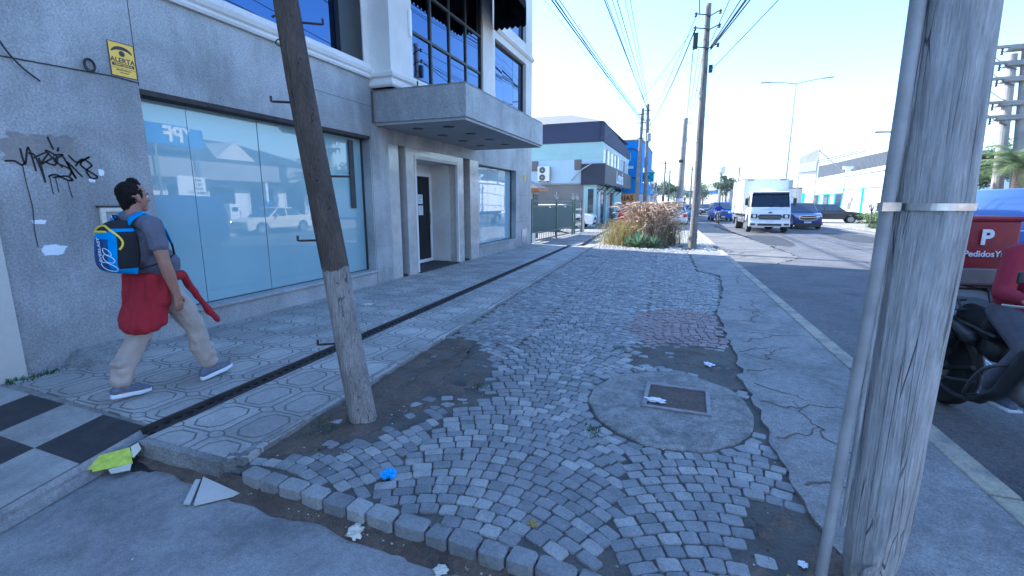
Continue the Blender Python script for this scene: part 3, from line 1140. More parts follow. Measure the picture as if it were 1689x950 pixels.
b.build('lid', 'lid_mortar', mh)

# ground beyond the shade: gravel bed, far pavement, verge
poly_sheet('gravel_bed', [(-3.45, 16.2), (kx(16.2) - .15, 16.2), (kx(17) - .15, 17), (kx(60) - .15, 60), (-6.2, 60), (-3.9, 21.3), (-3.55, 17)], -0.012, 'gravel_ground')
b = MB()
rnd = random.Random(3)
for k in range(2600):
    x, y = rnd.uniform(-3.2, 1.0), 16.3 + rnd.random() ** 1.4 * 6.5
    if x > kx(y) - 0.2:
        continue
    r_ = rnd.uniform(0.015, 0.045)
    p = []
    a0 = rnd.uniform(0, 6)
    p = [(x + r_ * math.cos(a0 + i * 1.2566), y + r_ * math.sin(a0 + i * 1.2566) * 1.2, -0.012) for i in range(5)]
    t = (x + rnd.uniform(-.3, .3) * r_, y, -0.012 + r_ * 0.7)
    b.add(p + [t], [(0, 1, 5), (1, 2, 5), (2, 3, 5), (3, 4, 5), (4, 0, 5)])
tag(b.build('gravel', 'pebble'), 'loose pale pebbles spread over the bed around the plants', 'gravel', kind='stuff')
slab('far_pavement', [(-5.6, 16.45), (-3.62, 16.5), (-4.05, 21.6), (-4.9, 40), (-5.9, 70), (-12, 70), (-9, 30), (-5.6, 24.4)], -0.10, 0.03, 'concrete', 0.01)
slab('opposite_pavement', [(11.8, -40), (16.5, -40), (16.5, 30), (12.5, 70), (6.9, 70), (8.2, 60), (9.6, 45), (10.2, 33)], -0.17, 0.0, 'concrete', 0.01)
poly_sheet('verge', [(10.6, 33), (13.5, 33), (12.2, 50), (9.6, 50)], 0.004, 'gravel_ground')

# ================================================================ OFFICE BUILDING
ob_ = thing('office_building', (-5.45, 9.2, 0), 'granite clad office with white bay above, wide film covered shop windows and flat canopy', 'building')
FX = -5.45
TH = 0.30
Y0, Y1 = 2.15, 16.43
w1 = (3.43, 7.20, 0.30, 2.72)
w4 = (11.86, 14.82, 0.35, 2.58)


def wallbox(bb, y0, y1, z0, z1, x=FX, t=TH, mi=0):
    bb.box(x - t, x, y0, y1, z0, z1, mi)


b = MB()
wallbox(b, Y0, w1[0], 0.0, 3.70)
wallbox(b, w1[0], w1[1], 0.0, w1[2])
wallbox(b, w1[0], w1[1], w1[3], 3.70)
wallbox(b, w1[1], 7.76, 0.0, 3.70)
wallbox(b, 7.76, Y1, 2.66, 3.70)
wallbox(b, w4[0], w4[1], 0, w4[2])
wallbox(b, w4[0], w4[1], w4[3], 2.66)
wallbox(b, w4[1], Y1, 0, 2.66)
b.build('wall', 'granite', ob_)
# slab joints
b = MB()
for y_, z0, z1 in ((5.55, 2.76, 3.68), (3.43, 2.74, 3.68), (7.23, 0.02, 2.9)):
    b.box(FX, FX + 0.002, y_ - 0.003, y_ + 0.003, z0, z1)
for y0_, y1_, z_ in ((5.55, 7.3, 3.24), (14.86, 16.4, 0.9), (14.86, 16.4, 1.8)):
    b.box(FX, FX + 0.002, y0_, y1_, z_ - 0.003, z_ + 0.003)
b.build('slab_joint', 'dark_metal', ob_)
b = MB()
for y0_, y1_ in ((7.762, 8.08), (8.34, 8.67), (10.62, 10.93), (11.32, 11.858)):
    wallbox(b, y0_, y1_, 0.0, 2.655, FX - 0.002)
b.box(-5.75, -5.452, 8.67, 10.62, 2.47, 2.655)
b.build('marble_pier', 'marble', ob_)
b = MB()
for y0_, y1_ in ((8.08, 8.34), (10.93, 11.32)):
    b.box(-5.78, -5.70, y0_, y1_, 0.06, 2.655)
    b.box(-5.74, -5.50, y0_ + .01, y1_ - .01, 0.0, 0.06)
b.build('dark_niche', 'dark_metal', ob_)
# entrance recess
b = MB()
b.box(-6.30, -5.70, 10.602, 10.75, 0.06, 2.47)
b.box(-6.30, -5.70, 8.50, 8.655, 0.06, 2.47)
b.box(-6.45, -6.22, 8.655, 9.62, 0.06, 2.47)
b.box(-6.30, -5.70, 8.655, 10.602, 2.47, 2.6)
b.box(-6.45, -6.22, 9.62, 10.602, 2.26, 2.47)
b.build('entrance_wall', 'render_white', ob_)
b = MB()
b.box(-5.50, -5.43, 8.655, 8.705, 0.05, 2.52)
b.box(-5.50, -5.43, 10.57, 10.625, 0.05, 2.52)
b.box(-5.50, -5.43, 8.705, 10.57, 2.455, 2.52)
b.bevel(0.006, 1)
b.build('entrance_surround', 'render_white', ob_)
MB().box(-6.4, -5.40, 8.71, 10.565, 0.0, 0.055).build('entrance_step', 'dark_tile', ob_)
dp = MB().box(-6.26, -6.22, 9.70, 10.52, 0.12, 2.18).build('entrance_door', 'door_glass', ob_)
b = MB()
b.box(-6.27, -6.20, 9.62, 9.70, 0.06, 2.26)
b.box(-6.27, -6.20, 10.52, 10.60, 0.06, 2.26)
b.box(-6.27, -6.20, 9.70, 10.52, 2.18, 2.26)
b.box(-6.27, -6.20, 9.70, 10.52, 0.06, 0.14)
b.bevel(0.004, 1)
b.build('door_frame', 'white_metal', dp)
MB().tube([(-6.16, 10.44, 1.0), (-6.16, 10.44, 1.3)], 0.012).build('handle', 'steel', dp)
for z_ in (1.63, 1.36):
    s_ = MB().box(-6.219, -6.216, 9.98, 10.19, z_ - 0.115, z_ + 0.115).build('door_sticker', 'paper_white', dp)
    b = MB()
    mt = Matrix.Translation((-6.2145, 10.085, z_)) @ Euler((PI / 2, 0, PI / 2)).to_matrix().to_4x4()
    b.text('O', 0.12, mt @ Matrix.Translation((0, 0.045, 0)), 0.001)
    b.text('===', 0.06, mt @ Matrix.Translation((0, -0.04, 0)), 0.001)
    b.text('==', 0.06, mt @ Matrix.Translation((0, -0.08, 0)), 0.001)
    b.build('sticker_print', 'sticker_ink', s_)


def window(y0, y1, z0, z1, x, splits, gmat, fmat, fw=0.03, hs=(), name='window', sill=None, inset=0.20, gaps=0.004):
    """framed opening; splits: fractions where panes meet"""
    fr = MB()
    xi = x - inset
    fr.box(xi - 0.03, xi + 0.035, y0, y1, z1 - fw * 1.6, z1)
    fr.box(xi - 0.03, xi + 0.035, y0, y1, z0, z0 + fw)
    fr.box(xi - 0.03, xi + 0.035, y0, y0 + fw, z0 + fw, z1 - fw * 1.6)
    fr.box(xi - 0.03, xi + 0.035, y1 - fw, y1, z0 + fw, z1 - fw * 1.6)
    for h_ in hs:
        fr.box(xi - 0.028, xi + 0.033, y0 + fw, y1 - fw, h_ - fw / 2, h_ + fw / 2)
    w_ = None
    ys = [y0 + fw] + [y0 + (y1 - y0) * s for s in splits] + [y1 - fw]
    if gaps > 0.01:
        for yy in ys[1:-1]:
            fr.box(xi - 0.026, xi + 0.031, yy - gaps / 2, yy + gaps / 2, z0 + fw, z1 - fw * 1.6)
    w_ = fr.build(name, fmat, ob_)
    rr = random.Random(int(y0 * 100 + z0 * 10))
    zs = [z0 + fw] + [h_ for h_ in hs] + [z1 - fw * 1.6]
    for i in range(len(ys) - 1):
        for j in range(len(zs) - 1):
            g = MB()
            a, c_ = ys[i] + gaps / 2, ys[i + 1] - gaps / 2
            e = rr.uniform(-0.004, 0.004)
            e2 = rr.uniform(-0.003, 0.003)
            z0_, z1_ = zs[j] + (fw / 2 if j else 0), zs[j + 1] - (fw / 2 if j < len(zs) - 2 else 0)
            g.add([(xi + e, a, z0_), (xi - e, c_, z0_), (xi - e + e2, c_, z1_), (xi + e + e2, a, z1_), (xi - .01, a, z0_), (xi - .01, c_, z0_), (xi - .01, c_, z1_), (xi - .01, a, z1_)],
                  [(0, 1, 2, 3), (7, 6, 5, 4), (0, 4, 5, 1), (1, 5, 6, 2), (2, 6, 7, 3), (3, 7, 4, 0)])
            g.build('pane', gmat, w_)
    return w_


# big shop window with film, top channel in dark metal
w = window(*w1, FX, (0.16, 0.42, 0.70), 'film_glass', 'dark_metal', 0.012, gaps=0.006)
b = MB()
b.box(-5.66, -5.44, w1[0], w1[1], w1[3] - 0.055, w1[3] - 0.001)
b.build('head_channel', 'rusty_steel', w)
b = MB()
b.box(-5.66, -5.40, w1[0] + .0, w1[1] + .06, w1[2] - 0.035, w1[2] + 0.004)
b.bevel(0.006, 1)
b.build('sill', 'granite', w)
w = window(*w4, FX, (0.36, 0.72), 'film_glass_pale', 'dark_metal', 0.02, gaps=0.006)
MB().box(-5.66, -5.41, w4[0], w4[1], w4[2] - 0.03, w4[2] + 0.004).bevel(0.005, 1).build('sill', 'granite', w)
MB().box(-5.63, -5.62, w1[1] - 0.36, w1[1] - 0.24, 1.45, w1[3] - .1).build('window_strip', 'dark_metal', w)
# small yellow alarm plate and junction box on the end pier
MB().box(FX, FX + 0.02, 15.62, 15.70, 2.28, 2.48).build('alarm_plate', 'yellow_sign', ob_)
MB().box(FX, FX + 0.02, 15.4, 15.95, 0.15, 0.62).bevel(0.004, 1).build('meter_hatch', 'marble', ob_)

# cornices (two mouldings) on the lower wall and round the bay
b = MB()


def mould(bb, pts, prof):
    """sweep a moulding profile (out, z) along the facade line; pts are (x, y) corners"""
    n_ = len(prof)
    vs = []
    for (x_, y_, ox, oy) in pts:
        for (o_, z_) in prof:
            vs.append((x_ + ox * o_, y_ + oy * o_, z_))
    fs = []
    for i in range(len(pts) - 1):
        for k in range(n_):
            k2 = (k + 1) % n_
            fs.append((i * n_ + k, i * n_ + k2, (i + 1) * n_ + k2, (i + 1) * n_ + k))
    fs.append(tuple(range(n_)))
    fs.append(tuple((len(pts) - 1) * n_ + k for k in range(n_))[::-1])
    bb.add(vs, fs)


BX = -5.02
prof1 = [(-.2, 3.70), (.045, 3.70), (.06, 3.73), (.05, 3.765), (.075, 3.79), (.09, 3.84), (.06, 3.875), (0.03, 3.88), (0.02, 3.95), (-.2, 3.95)]
mould(b, [(FX, Y0, 1, 0), (FX, 7.33, 1, 0)], prof1)
prof2 = [(-.2, 3.55), (.03, 3.55), (.06, 3.58), (.06, 3.62), (.03, 3.65), (.03, 3.69), (.075, 3.72), (.085, 3.77), (.05, 3.80), (-.2, 3.80)]
mould(b, [(FX - .1, 7.33, 0, -1), (BX, 7.33, 1, -1), (BX, 11.90, 1, 1), (FX - .1, 11.90, 0, 1)], prof2)
prof3 = [(-.2, 3.70), (.04, 3.70), (.07, 3.76), (.03, 3.82), (-.2, 3.82)]
mould(b, [(FX, 12.0, 1, 0), (FX, Y1, 1, 0), (FX - .5, Y1, 0, 0)], prof3)
prof4 = [(-.2, 6.32), (.04, 6.32), (.09, 6.38), (.04, 6.5), (.02, 6.52), (.02, 6.56), (-.2, 6.56)]
mould(b, [(FX, 12.0, 1, 0), (FX, Y1, 1, 0)], prof4)
b.build('cornice', 'render_white', ob_)

TOP = 10.9
uw = (0.5, 7.17, 3.95, 6.6)
bw = (8.05, 11.28, 3.86, 7.4)
w3 = (13.08, 15.78, 3.98, 6.12)
w5 = (13.08, 15.78, 6.75, 8.9)
b = MB()
# left upper wall
b.box(FX - TH, FX, Y0, 2.5, 3.95, TOP)
b.box(FX - TH, FX, 2.5, uw[1], uw[3], TOP)
b.box(FX - TH, FX, uw[1], 7.33, 3.95, TOP)
# bay
b.box(BX - TH, BX, 7.33, bw[0], 3.55, TOP)
b.box(BX - TH, BX, bw[0], bw[1], 3.55, bw[2])
b.box(BX - TH, BX, bw[0], bw[1], bw[3], TOP)
b.box(BX - TH, BX, bw[1], 11.90, 3.55, TOP)
b.box(FX, BX - TH, 7.33, 7.50, 3.55, TOP)
b.box(FX, BX - TH, 11.75, 11.90, 3.55, TOP)
# right upper wall
b.box(FX - TH, FX, 11.90, w3[0], 3.82, TOP)
b.box(FX - TH, FX, w3[0], w3[1], 3.82, w3[2])
b.box(FX - TH, FX, w3[0], w3[1], w3[3], w5[2])
b.box(FX - TH, FX, w3[0], w3[1], w5[3], TOP)
b.box(FX - TH, FX, w3[1], Y1, 3.82, TOP)
b.build('upper_wall', 'render_white', ob_)
# rear mass, gable walls and roof
b = MB()
b.box(-17, FX - TH - .004, Y1 - 0.3, Y1, 0, TOP)
b.box(-17, FX - TH - .004, Y0, Y0 + 0.3, 0, TOP)
b.box(-17.3, -17, Y0, Y1, 0, TOP)
b.build('gable_wall', 'render_cream', ob_)
MB().box(-17.3, -5.0, Y0 - .0, Y1, TOP + .002, TOP + 0.25).build('roof', 'concrete', ob_)
b = MB()
b.box(-6.9, -6.85, Y0 + .3, Y1 - .3, 0, TOP)
b.box(-6.85, FX - TH - .005, Y0 + .3, 7.7, 3.2, 3.4)
b.box(-6.85, FX - TH - .005, 10.8, Y1 - .3, 3.2, 3.4)
b.build('inner_partition', 'dark_interior', ob_)
w = window(2.5, uw[1], 3.95, uw[3], FX, (0.22, 0.42, 0.65), 'tinted_glass', 'dark_metal', 0.02, inset=0.12, gaps=0.006)
b = MB().box(FX - .11, FX - 0.02, 6.62, uw[1] - .002, 3.955, 6.58)
b.build('black_panel', 'black_plastic', w)
w = window(*bw, BX, (0.245, 0.49, 0.74), 'tinted_glass', 'dark_metal', 0.05, hs=(4.70, 5.55, 6.45), inset=0.08, gaps=0.055)
w = window(*w3, FX, (0.33, 0.66), 'tinted_glass', 'dark_metal', 0.025, inset=0.14, gaps=0.006, hs=())
w = window(*w5, FX, (0.33, 0.66), 'tinted_glass', 'dark_metal', 0.025, inset=0.14, gaps=0.006, hs=())
# awning: curved hood over the bay windows with scalloped valance
AX, AY0, AY1, AZ = -4.14, 7.75, 11.99, 5.92
aw = MB()
prof = [(BX + 0.004 + (AX - BX) * math.sin(t * PI / 2 / 8), 7.15 - 0.85 * (1 - math.cos(t * PI / 2 / 8))) for t in range(9)]
aw.grid(lambda s, t: (prof[int(round(s * 8))][0], AY0 + (AY1 - AY0) * t, prof[int(round(s * 8))][1]), 8, 20)
for yy in (AY0, AY1):
    vs = [(p[0], yy, p[1]) for p in prof] + [(BX + .004, yy, 6.30)]
    aw.add(vs, [tuple(range(len(vs)))])


def valance(bb, p0, p1, zt, drop, n_):
    for k in range(n_):
        pts = []
        for i in range(9):
            t = (k + i / 8) / n_
            q = Vector(p0).lerp(Vector(p1), t)
            pts.append((q.x, q.y, zt - drop + 0.06 - 0.06 * math.sin(PI * i / 8)))
        a = Vector(p0).lerp(Vector(p1), k / n_)
        c_ = Vector(p0).lerp(Vector(p1), (k + 1) / n_)
        bb.add([(a.x, a.y, zt)] + pts + [(c_.x, c_.y, zt)], [tuple(range(11))])


valance(aw, (AX, AY0, 0), (AX, AY1, 0), 6.30, 0.40, 26)
valance(aw, (BX, AY0, 0), (AX, AY0, 0), 6.30, 0.40, 6)
valance(aw, (BX, AY1, 0), (AX, AY1, 0), 6.30, 0.40, 6)
bmesh.ops.solidify(aw.bm, geom=aw.bm.faces[:], thickness=0.006)
aw.build('awning', 'black_fabric', ob_)

# canopy over the entrance
CX = -3.60
b = MB()
b.box(FX, CX, 7.37, 11.75, 2.97, 3.50)
b.bevel(0.008, 1)
cn = b.build('canopy', 'granite', ob_)
MB().box(FX + .002, CX - 0.03, 7.40, 11.72, 2.925, 2.969).build('soffit', 'render_grey', cn)
b = MB()
for (x_, y_) in ((-4.9, 7.95), (-4.25, 7.95), (-4.9, 8.9), (-4.25, 8.9), (-4.9, 9.85), (-4.25, 9.85), (-4.9, 10.8), (-4.25, 10.8)):
    bb = MB().lathe([(0.105, 2.915), (0.105, 2.924)], (x_, y_, 0), 20)
    dl = bb.build('downlight', 'dark_metal', cn)
    MB().lathe([(0.075, 2.911), (0.075, 2.9148)], (x_, y_, 0), 16).build('lens', 'black_plastic', dl)
MB().box(FX + .002, CX - 0.01, 7.38, 11.74, 3.502, 3.53).bevel(0.004, 1).build('coping', 'concrete', cn)
# strip lamp and junction on the bay pier, brackets
MB().box(BX, BX + 0.05, 7.93, 7.99, 4.55, 5.0).bevel(0.01, 2).build('lamp_housing', 'white_metal', ob_)
b = MB()
b.tube([(FX + .03, 7.30, 3.5), (FX + .03, 7.30, 2.95)], 0.012)
b.tube([(FX + .03, 7.34, 3.55), (FX + .12, 7.45, 3.6), (FX + .3, 7.5, 3.56)], 0.01)
b.tube([(FX + .9, 7.42, 3.5), (FX + .9, 7.42, 3.62)], 0.012)
b.build('conduit', 'dark_metal', ob_)
for yy in (5.25, ):
    MB().tube([(FX, yy, 4.02), (FX + .10, yy + .02, 4.05), (FX + .12, yy + .30, 4.02)], 0.016).build('bracket', 'dark_metal', ob_)

# graffiti, faded overpaint, poster scraps: thin marks on the cladding
fx = FX + 0.003


def strokes(bb, ls, wd, x_=fx):
    for pts in ls:
        pts = [(q.x, q.y) for q in smooth_path([(p[0], p[1], 0) for p in pts], 4)]
        for i in range(len(pts) - 1):
            a, c_ = Vector((0, *pts[i])), Vector((0, *pts[i + 1]))
            d = c_ - a
            if d.length < 1e-6:
                continue
            nn = Vector((0, -d.z, d.y)).normalized() * wd
            e = d.normalized() * wd * 0.5
            a -= e
            c_ += e
            bb.add([(x_, *(a - nn).yz), (x_, *(a + nn).yz), (x_, *(c_ + nn).yz), (x_, *(c_ - nn).yz)], [(0, 1, 2, 3)])
        x_ += 0.0002


gy0 = 2.28


def gz(lst):
    # coordinates measured in a 650 x 300 grid over the tag
    return [(2.28 + p[0] / 650 * 0.66, 2.13 - (p[1]) / 300 * 0.52) for p in lst]


G_ = [gz(l) for l in (
    [(0, 135), (60, 132), (105, 150), (140, 120)], [(110, 70), (125, 145), (165, 60), (190, 175)], [(160, 90), (200, 100), (235, 195)], [(190, 110), (300, 75), (230, 140), (330, 100)],
    [(225, 110), (240, 230)], [(255, 125), (330, 140), (350, 95), (280, 70), (380, 150)], [(330, 90), (400, 85), (330, 120), (440, 160), (420, 195)], [(310, 0), (335, 60)], [(375, 50), (365, 68)],
    [(400, 95), (470, 205), (420, 120), (520, 195)], [(440, 85), (500, 120), (600, 85), (520, 130), (640, 190), (590, 200), (560, 160), (610, 130), (540, 100), (480, 140)],
    [(270, 200), (320, 190), (400, 215), (440, 215), (400, 195), (300, 205)], [(275, 205), (280, 290)], [(315, 205), (322, 280)], [(400, 220), (415, 310)],
    [(105, 150), (108, 240), (120, 360), (105, 470), (108, 560)])]
b = MB()
strokes(b, G_[:-4], 0.0075)
strokes(b, G_[-4:], 0.0032, fx + .004)
b.build('graffiti', 'spray_black', ob_)
rnd = random.Random(2)


def scrap(name, yc, zc, wy, hz, mat, seed, x_=FX + 0.0015):
    bb = MB()
    k = 60
    pts = []
    for i in range(k):
        a = 2 * PI * i / k
        r_ = 1 + 0.25 * noise.noise(Vector((math.cos(a) * 7, math.sin(a) * 7, seed))) + 0.35 * noise.noise(Vector((math.cos(a) * 1.7, math.sin(a) * 1.7, seed)))
        pts.append((x_, yc + wy / 2 * r_ * math.copysign(abs(math.cos(a)) ** .6, math.cos(a)), zc + hz / 2 * r_ * math.copysign(abs(math.sin(a)) ** .6, math.sin(a))))
    bb.add(pts, [tuple(range(k))])
    return bb.build(name, mat, ob_)


worn('overpaint', (0.36, 0.33, 0.30), (0.27, 0.26, 0.26), s1=3, s2=30, speck=0.3)
worn('overpaint_pink', (0.34, 0.30, 0.31), (0.28, 0.26, 0.27), s1=3, s2=30, speck=0.3)
scrap('overpaint_patch', 2.55, 2.0, 0.56, 0.30, 'overpaint', 1.0)
scrap('poster_scrap', 2.50, 1.12, 0.17, 0.09, 'paper_white', 2.0)
scrap('poster_scrap', 2.43, 1.38, 0.10, 0.035, 'paper_white', 3.0)
scrap('poster_scrap', 2.88, 1.76, 0.05, 0.035, 'paper_white', 4.0)
scrap('poster_scrap', 2.97, 1.84, 0.05, 0.06, 'paper_white', 5.0)

# ---------------------------------------------------------------- plain rendered house at the far left
nb = thing('neighbour_building', (-5.45, -2, 0), 'cream rendered wall of the next building at the left edge', 'building')
MB().box(-17, -5.42, -20, 2.148, 0, 9.5).build('wall', 'render_cream', nb)
MB().box(-17.1, -5.3, -20.1, 2.146, 9.502, 9.7).build('roof', 'concrete', nb)
b = MB()
for k in range(5):
    b.box(-5.42, -5.40, -16 + k * 3.4, -14.2 + k * 3.4, 1.0, 2.5)
b.build('window', 'tinted_glass', nb)

# ================================================================ NEAR OBJECTS ON THE WALL
TX_ = Euler((PI / 2, 0, PI / 2)).to_matrix().to_4x4()      # text facing +X, reading along +Y


def facing_x(x, y, z):
    return Matrix.Translation((x, y, z)) @ TX_


sg = thing('alert_sign', (FX, 3.305, 2.96), 'yellow warning plate with a black eye, fixed above the big shop window corner', 'sign')
b = MB()
b.box(FX + .004, FX + .008, 3.19, 3.42, 2.80, 3.12)
b.build('plate', 'yellow_sign', sg)
b = MB()
for y0_, y1_, z0_, z1_ in ((3.188, 3.422, 3.116, 3.122), (3.188, 3.422, 2.798, 2.803), (3.188, 3.193, 2.803, 3.116), (3.417, 3.422, 2.803, 3.116)):
    b.box(FX + .004, FX + .0095, y0_, y1_, z0_, z1_)
b.build('rim', 'sign_black', sg)
b = MB()
x_ = FX + .0088
for k in range(14):       # arched eyebrow
    a0, a1 = PI * (0.12 + 0.76 * k / 14), PI * (0.12 + 0.76 * (k + 1) / 14)
    w0, w1_ = 0.006 + 0.011 * math.sin(PI * k / 14), 0.006 + 0.011 * math.sin(PI * (k + 1) / 14)
    pts = []
    for a, w_, s in ((a0, w0, 1), (a1, w1_, 1), (a1, w1_, -1), (a0, w0, -1)):
        pts.append((x_, 3.305 + (0.098 + s * w_) * math.cos(a), 3.005 + (0.065 + s * w_) * math.sin(a)))
    b.add(pts, [(0, 1, 2, 3)])
b.add([(x_, 3.305 + .027 * math.cos(2 * PI * k / 20), 3.018 + .027 * math.sin(2 * PI * k / 20)) for k in range(20)], [tuple(range(20))])
b.text('ALERTA', 0.062, facing_x(x_, 3.305, 2.952), 0.0006, bold=0.0016)
b.box(FX + .008, x_, 3.205, 3.405, 2.895, 2.925)
b.box(FX + .008, x_, 3.195, 3.415, 2.876, 2.879)
b.text('MONITOREADO', 0.018, facing_x(x_, 3.305, 2.860), 0.0005, bold=0.0006)
b.text('LAS 24 HS', 0.018, facing_x(x_, 3.305, 2.836), 0.0005, bold=0.0006)
b.build('print', 'sign_black', sg)
b = MB()
b.text('TEMPORADA', 0.028, facing_x(x_ + .0003, 3.305, 2.909), 0.0006, bold=0.0004)
b.build('print_reversed', 'yellow_sign', sg)

wc = thing('wall_cable', (FX, 2.99, 2.84), 'thin black cable stapled along the cladding with a coiled loop left of the yellow plate', 'cable')
b = MB()
b.tube([(FX + .01, 2.0, 2.735), (FX + .01, 2.4, 2.752), (FX + .012, 2.97, 2.775), (FX + .01, 3.18, 2.785), (FX + .01, 3.43, 2.772)], 0.005, 6)
b.build('run', 'cable', wc)
b = MB()
for i, rr_ in enumerate((0.052, 0.058, 0.049)):
    b.tube([(FX + .015 + i * .009, 3.0 + (rr_ * .8) * math.cos(2 * PI * k / 20), 2.83 + rr_ * 1.05 * math.sin(2 * PI * k / 20) + .004 * i) for k in range(21)], 0.0052, 6)
b.build('coil', 'cable', wc)
tag(MB().tube(smooth_path([(FX + .03, 2.28, 3.45), (FX + .04, 2.30, 3.1), (FX + .035, 2.38, 2.85), (FX + .03, 2.48, 2.70), (FX + .03, 2.60, 2.60)]), 0.007, 6).build('loose_cable', 'cable', loc=(FX, 2.3, 3.0)),
    'loose black cable end hanging down the cladding at the left edge', 'cable')
tag(MB().tube([(FX + .02, 4.02 + .05 * math.cos(2 * PI * k / 16), 3.88 - .0 + .06 * math.sin(2 * PI * k / 16)) for k in range(17)], 0.007, 6).build('cable_loop', 'cable', loc=(FX, 4.02, 3.88)),
    'small loop of black cable under the cornice, high above the big shop window', 'cable')

mb_ = thing('meter_box', (FX, 2.99, 1.28), 'pale square meter box set in the wall behind the walking man, dark slot on top', 'meter box')
b = MB()
for y0_, y1_, z0_, z1_ in ((2.90, 3.16, 1.46, 1.50), (2.90, 2.94, 1.16, 1.46), (3.12, 3.16, 1.16, 1.46), (2.94, 3.12, 1.16, 1.20)):
    b.box(FX, FX + .03, y0_, y1_, z0_, z1_)
b.build('frame', 'card_cream', mb_)
MB().box(FX, FX + .012, 2.94, 3.12, 1.20, 1.46).build('cover', 'grey_plastic', mb_)
MB().box(FX, FX + .035, 2.88, 3.18, 1.50, 1.52).build('hood', 'dark_metal', mb_)
b = MB().text('16', 0.13, facing_x(FX + .0125, 3.03, 1.37), 0.002)
b.build('meter_mark', 'paper_white', mb_)

# concrete block and weeds at the wall foot
b = MB()
b.grid(lambda s, t: (-5.45 + 0.30 * t * (1 - 0.25 * abs(2 * s - 1) ** 3), 2.42 + 0.62 * s, 0.03 + 0.13 * (1 - t) ** .5 * (1 - abs(2 * s - 1) ** 6) + 0.012 * noise.noise(Vector((s * 7, t * 6, 2)))), 24, 10)
tag(b.build('concrete_block', 'concrete', smooth=35, loc=(-5.3, 2.7, .03)), 'lump of rough pale concrete against the wall foot behind the walking man', 'concrete lump')


def tuft(bb, x, y, z, n_, h, spread, rnd, wd=0.006, lean=(0, 0), droop=0.5):
    for k in range(n_):
        a = rnd.uniform(0, 2 * PI)
        r0 = rnd.random() ** .5 * spread
        bx, by = x + r0 * math.cos(a), y + r0 * math.sin(a)
        a2 = a + rnd.uniform(-.8, .8)
        hh = h * rnd.uniform(.5, 1.1)
        dr_ = hh * droop * rnd.uniform(.4, 1.2)
        pr = Vector((-math.sin(a2), math.cos(a2), 0)) * wd
        pts = []
        for i in range(4):
            t = i / 3
            c = Vector((bx + math.cos(a2) * dr_ * t * t + lean[0] * hh * t, by + math.sin(a2) * dr_ * t * t + lean[1] * hh * t, z + hh * (t - 0.35 * t * t * droop)))
            w_ = (1 - t * 0.85)
            pts += [c - pr * w_, c + pr * w_]
        bb.add(pts, [(0, 1, 3, 2), (2, 3, 5, 4), (4, 5, 7, 6)])


rnd = random.Random(21)
b = MB()
for k in range(9):
    tuft(b, -5.38 + rnd.uniform(0, .12), 2.02 + k * 0.035, 0.02, 26, 0.055, 0.05, rnd, 0.004)
tag(b.build('weed_tuft', 'weed', loc=(-5.32, 2.15, .02)), 'low green weeds growing from the wall foot beside the chequered tiles', 'weeds')
for (x, y, s_, lb) in ((-2.28, 2.33, .13, 'sparse green weeds in the soil just left of the leaning pole'), (-0.62, 4.92, .06, 'tiny weed tuft between cobbles at the soil patch above the manhole'), (-0.52, 2.98, .05, 'tiny moss tuft at the lower left rim of the round concrete patch'), (-1.55, 3.45, .05, 'tiny weed tuft by the loose stones right of the leaning pole')):
    b = MB()
    for k in range(7):
        tuft(b, x + rnd.uniform(-s_, s_), y + rnd.uniform(-s_, s_), 0, 14, 0.025, 0.05, rnd, 0.003)
    tag(b.build('weed_tuft', 'weed', loc=(x, y, 0)), lb, 'weeds')

# litter ----------------------------------------------------------------
cb_ = thing('torn_carton', (-3.36, 1.60, -0.1), 'flattened lime yellow carton with cream flaps lying in the gutter by the drain end', 'litter')
b = MB()
mt = Matrix.Translation((-3.27, 1.60, -0.03)) @ Euler((0.0, 0.5, -0.5)).to_matrix().to_4x4() @ Matrix.Scale(1.12, 4)


def plate(bb, mt, pts, t=0.004):
    k = len(pts)
    vs = [mt @ Vector((p[0], p[1], (p[2] if len(p) > 2 else 0))) for p in pts] + [mt @ Vector((p[0], p[1], (p[2] if len(p) > 2 else 0) - t)) for p in pts]
    bb.add(vs, [tuple(range(k)), tuple(range(k, 2 * k))[::-1]] + [(i, k + i, k + (i + 1) % k, (i + 1) % k) for i in range(k)])


plate(b, mt, [(-.055, -.08, 0), (.0, -.083, .005), (.0, -.11, .008), (.03, -.112, .012), (.032, -.084, .01), (.05, -.085, .01), (.06, .085, .0), (.02, .082, .003), (.018, .10, .006), (-.02, .10, .008), (-.022, .081, .006), (-.05, .08, .008)])
b.build('panel', 'card_lime', cb_)
b = MB()
plate(b, mt, [(-.05, .085, .01), (.03, .09, .006), (.0, .13, .03), (-.05, .12, .03)])
plate(b, mt, [(.06, -.02, .006), (.11, -.01, .03), (.115, .07, .02), (.062, .08, .004)])
b.build('flap', 'card_cream', cb_)
b = MB()
mt = Matrix.Translation((-2.52, 1.63, -0.088)) @ Euler((0.05, 0.03, 0.42)).to_matrix().to_4x4()
plate(b, Matrix.Translation((0, 0, -.082)), [(-2.30, 1.69, .0), (-2.62, 1.71, .02), (-2.45, 1.53, 0)], 0.014)
plate(b, Matrix.Translation((0, 0, -.088)), [(-2.66, 1.69, .012), (-2.52, 1.52, 0), (-2.48, 1.53, 0), (-2.63, 1.70, .012)], 0.010)
tag(b.build('broken_tile', 'render_cream', loc=(-2.52, 1.63, -.1)), 'broken triangular slab of white tile lying in the side street by the kerb corner', 'litter')


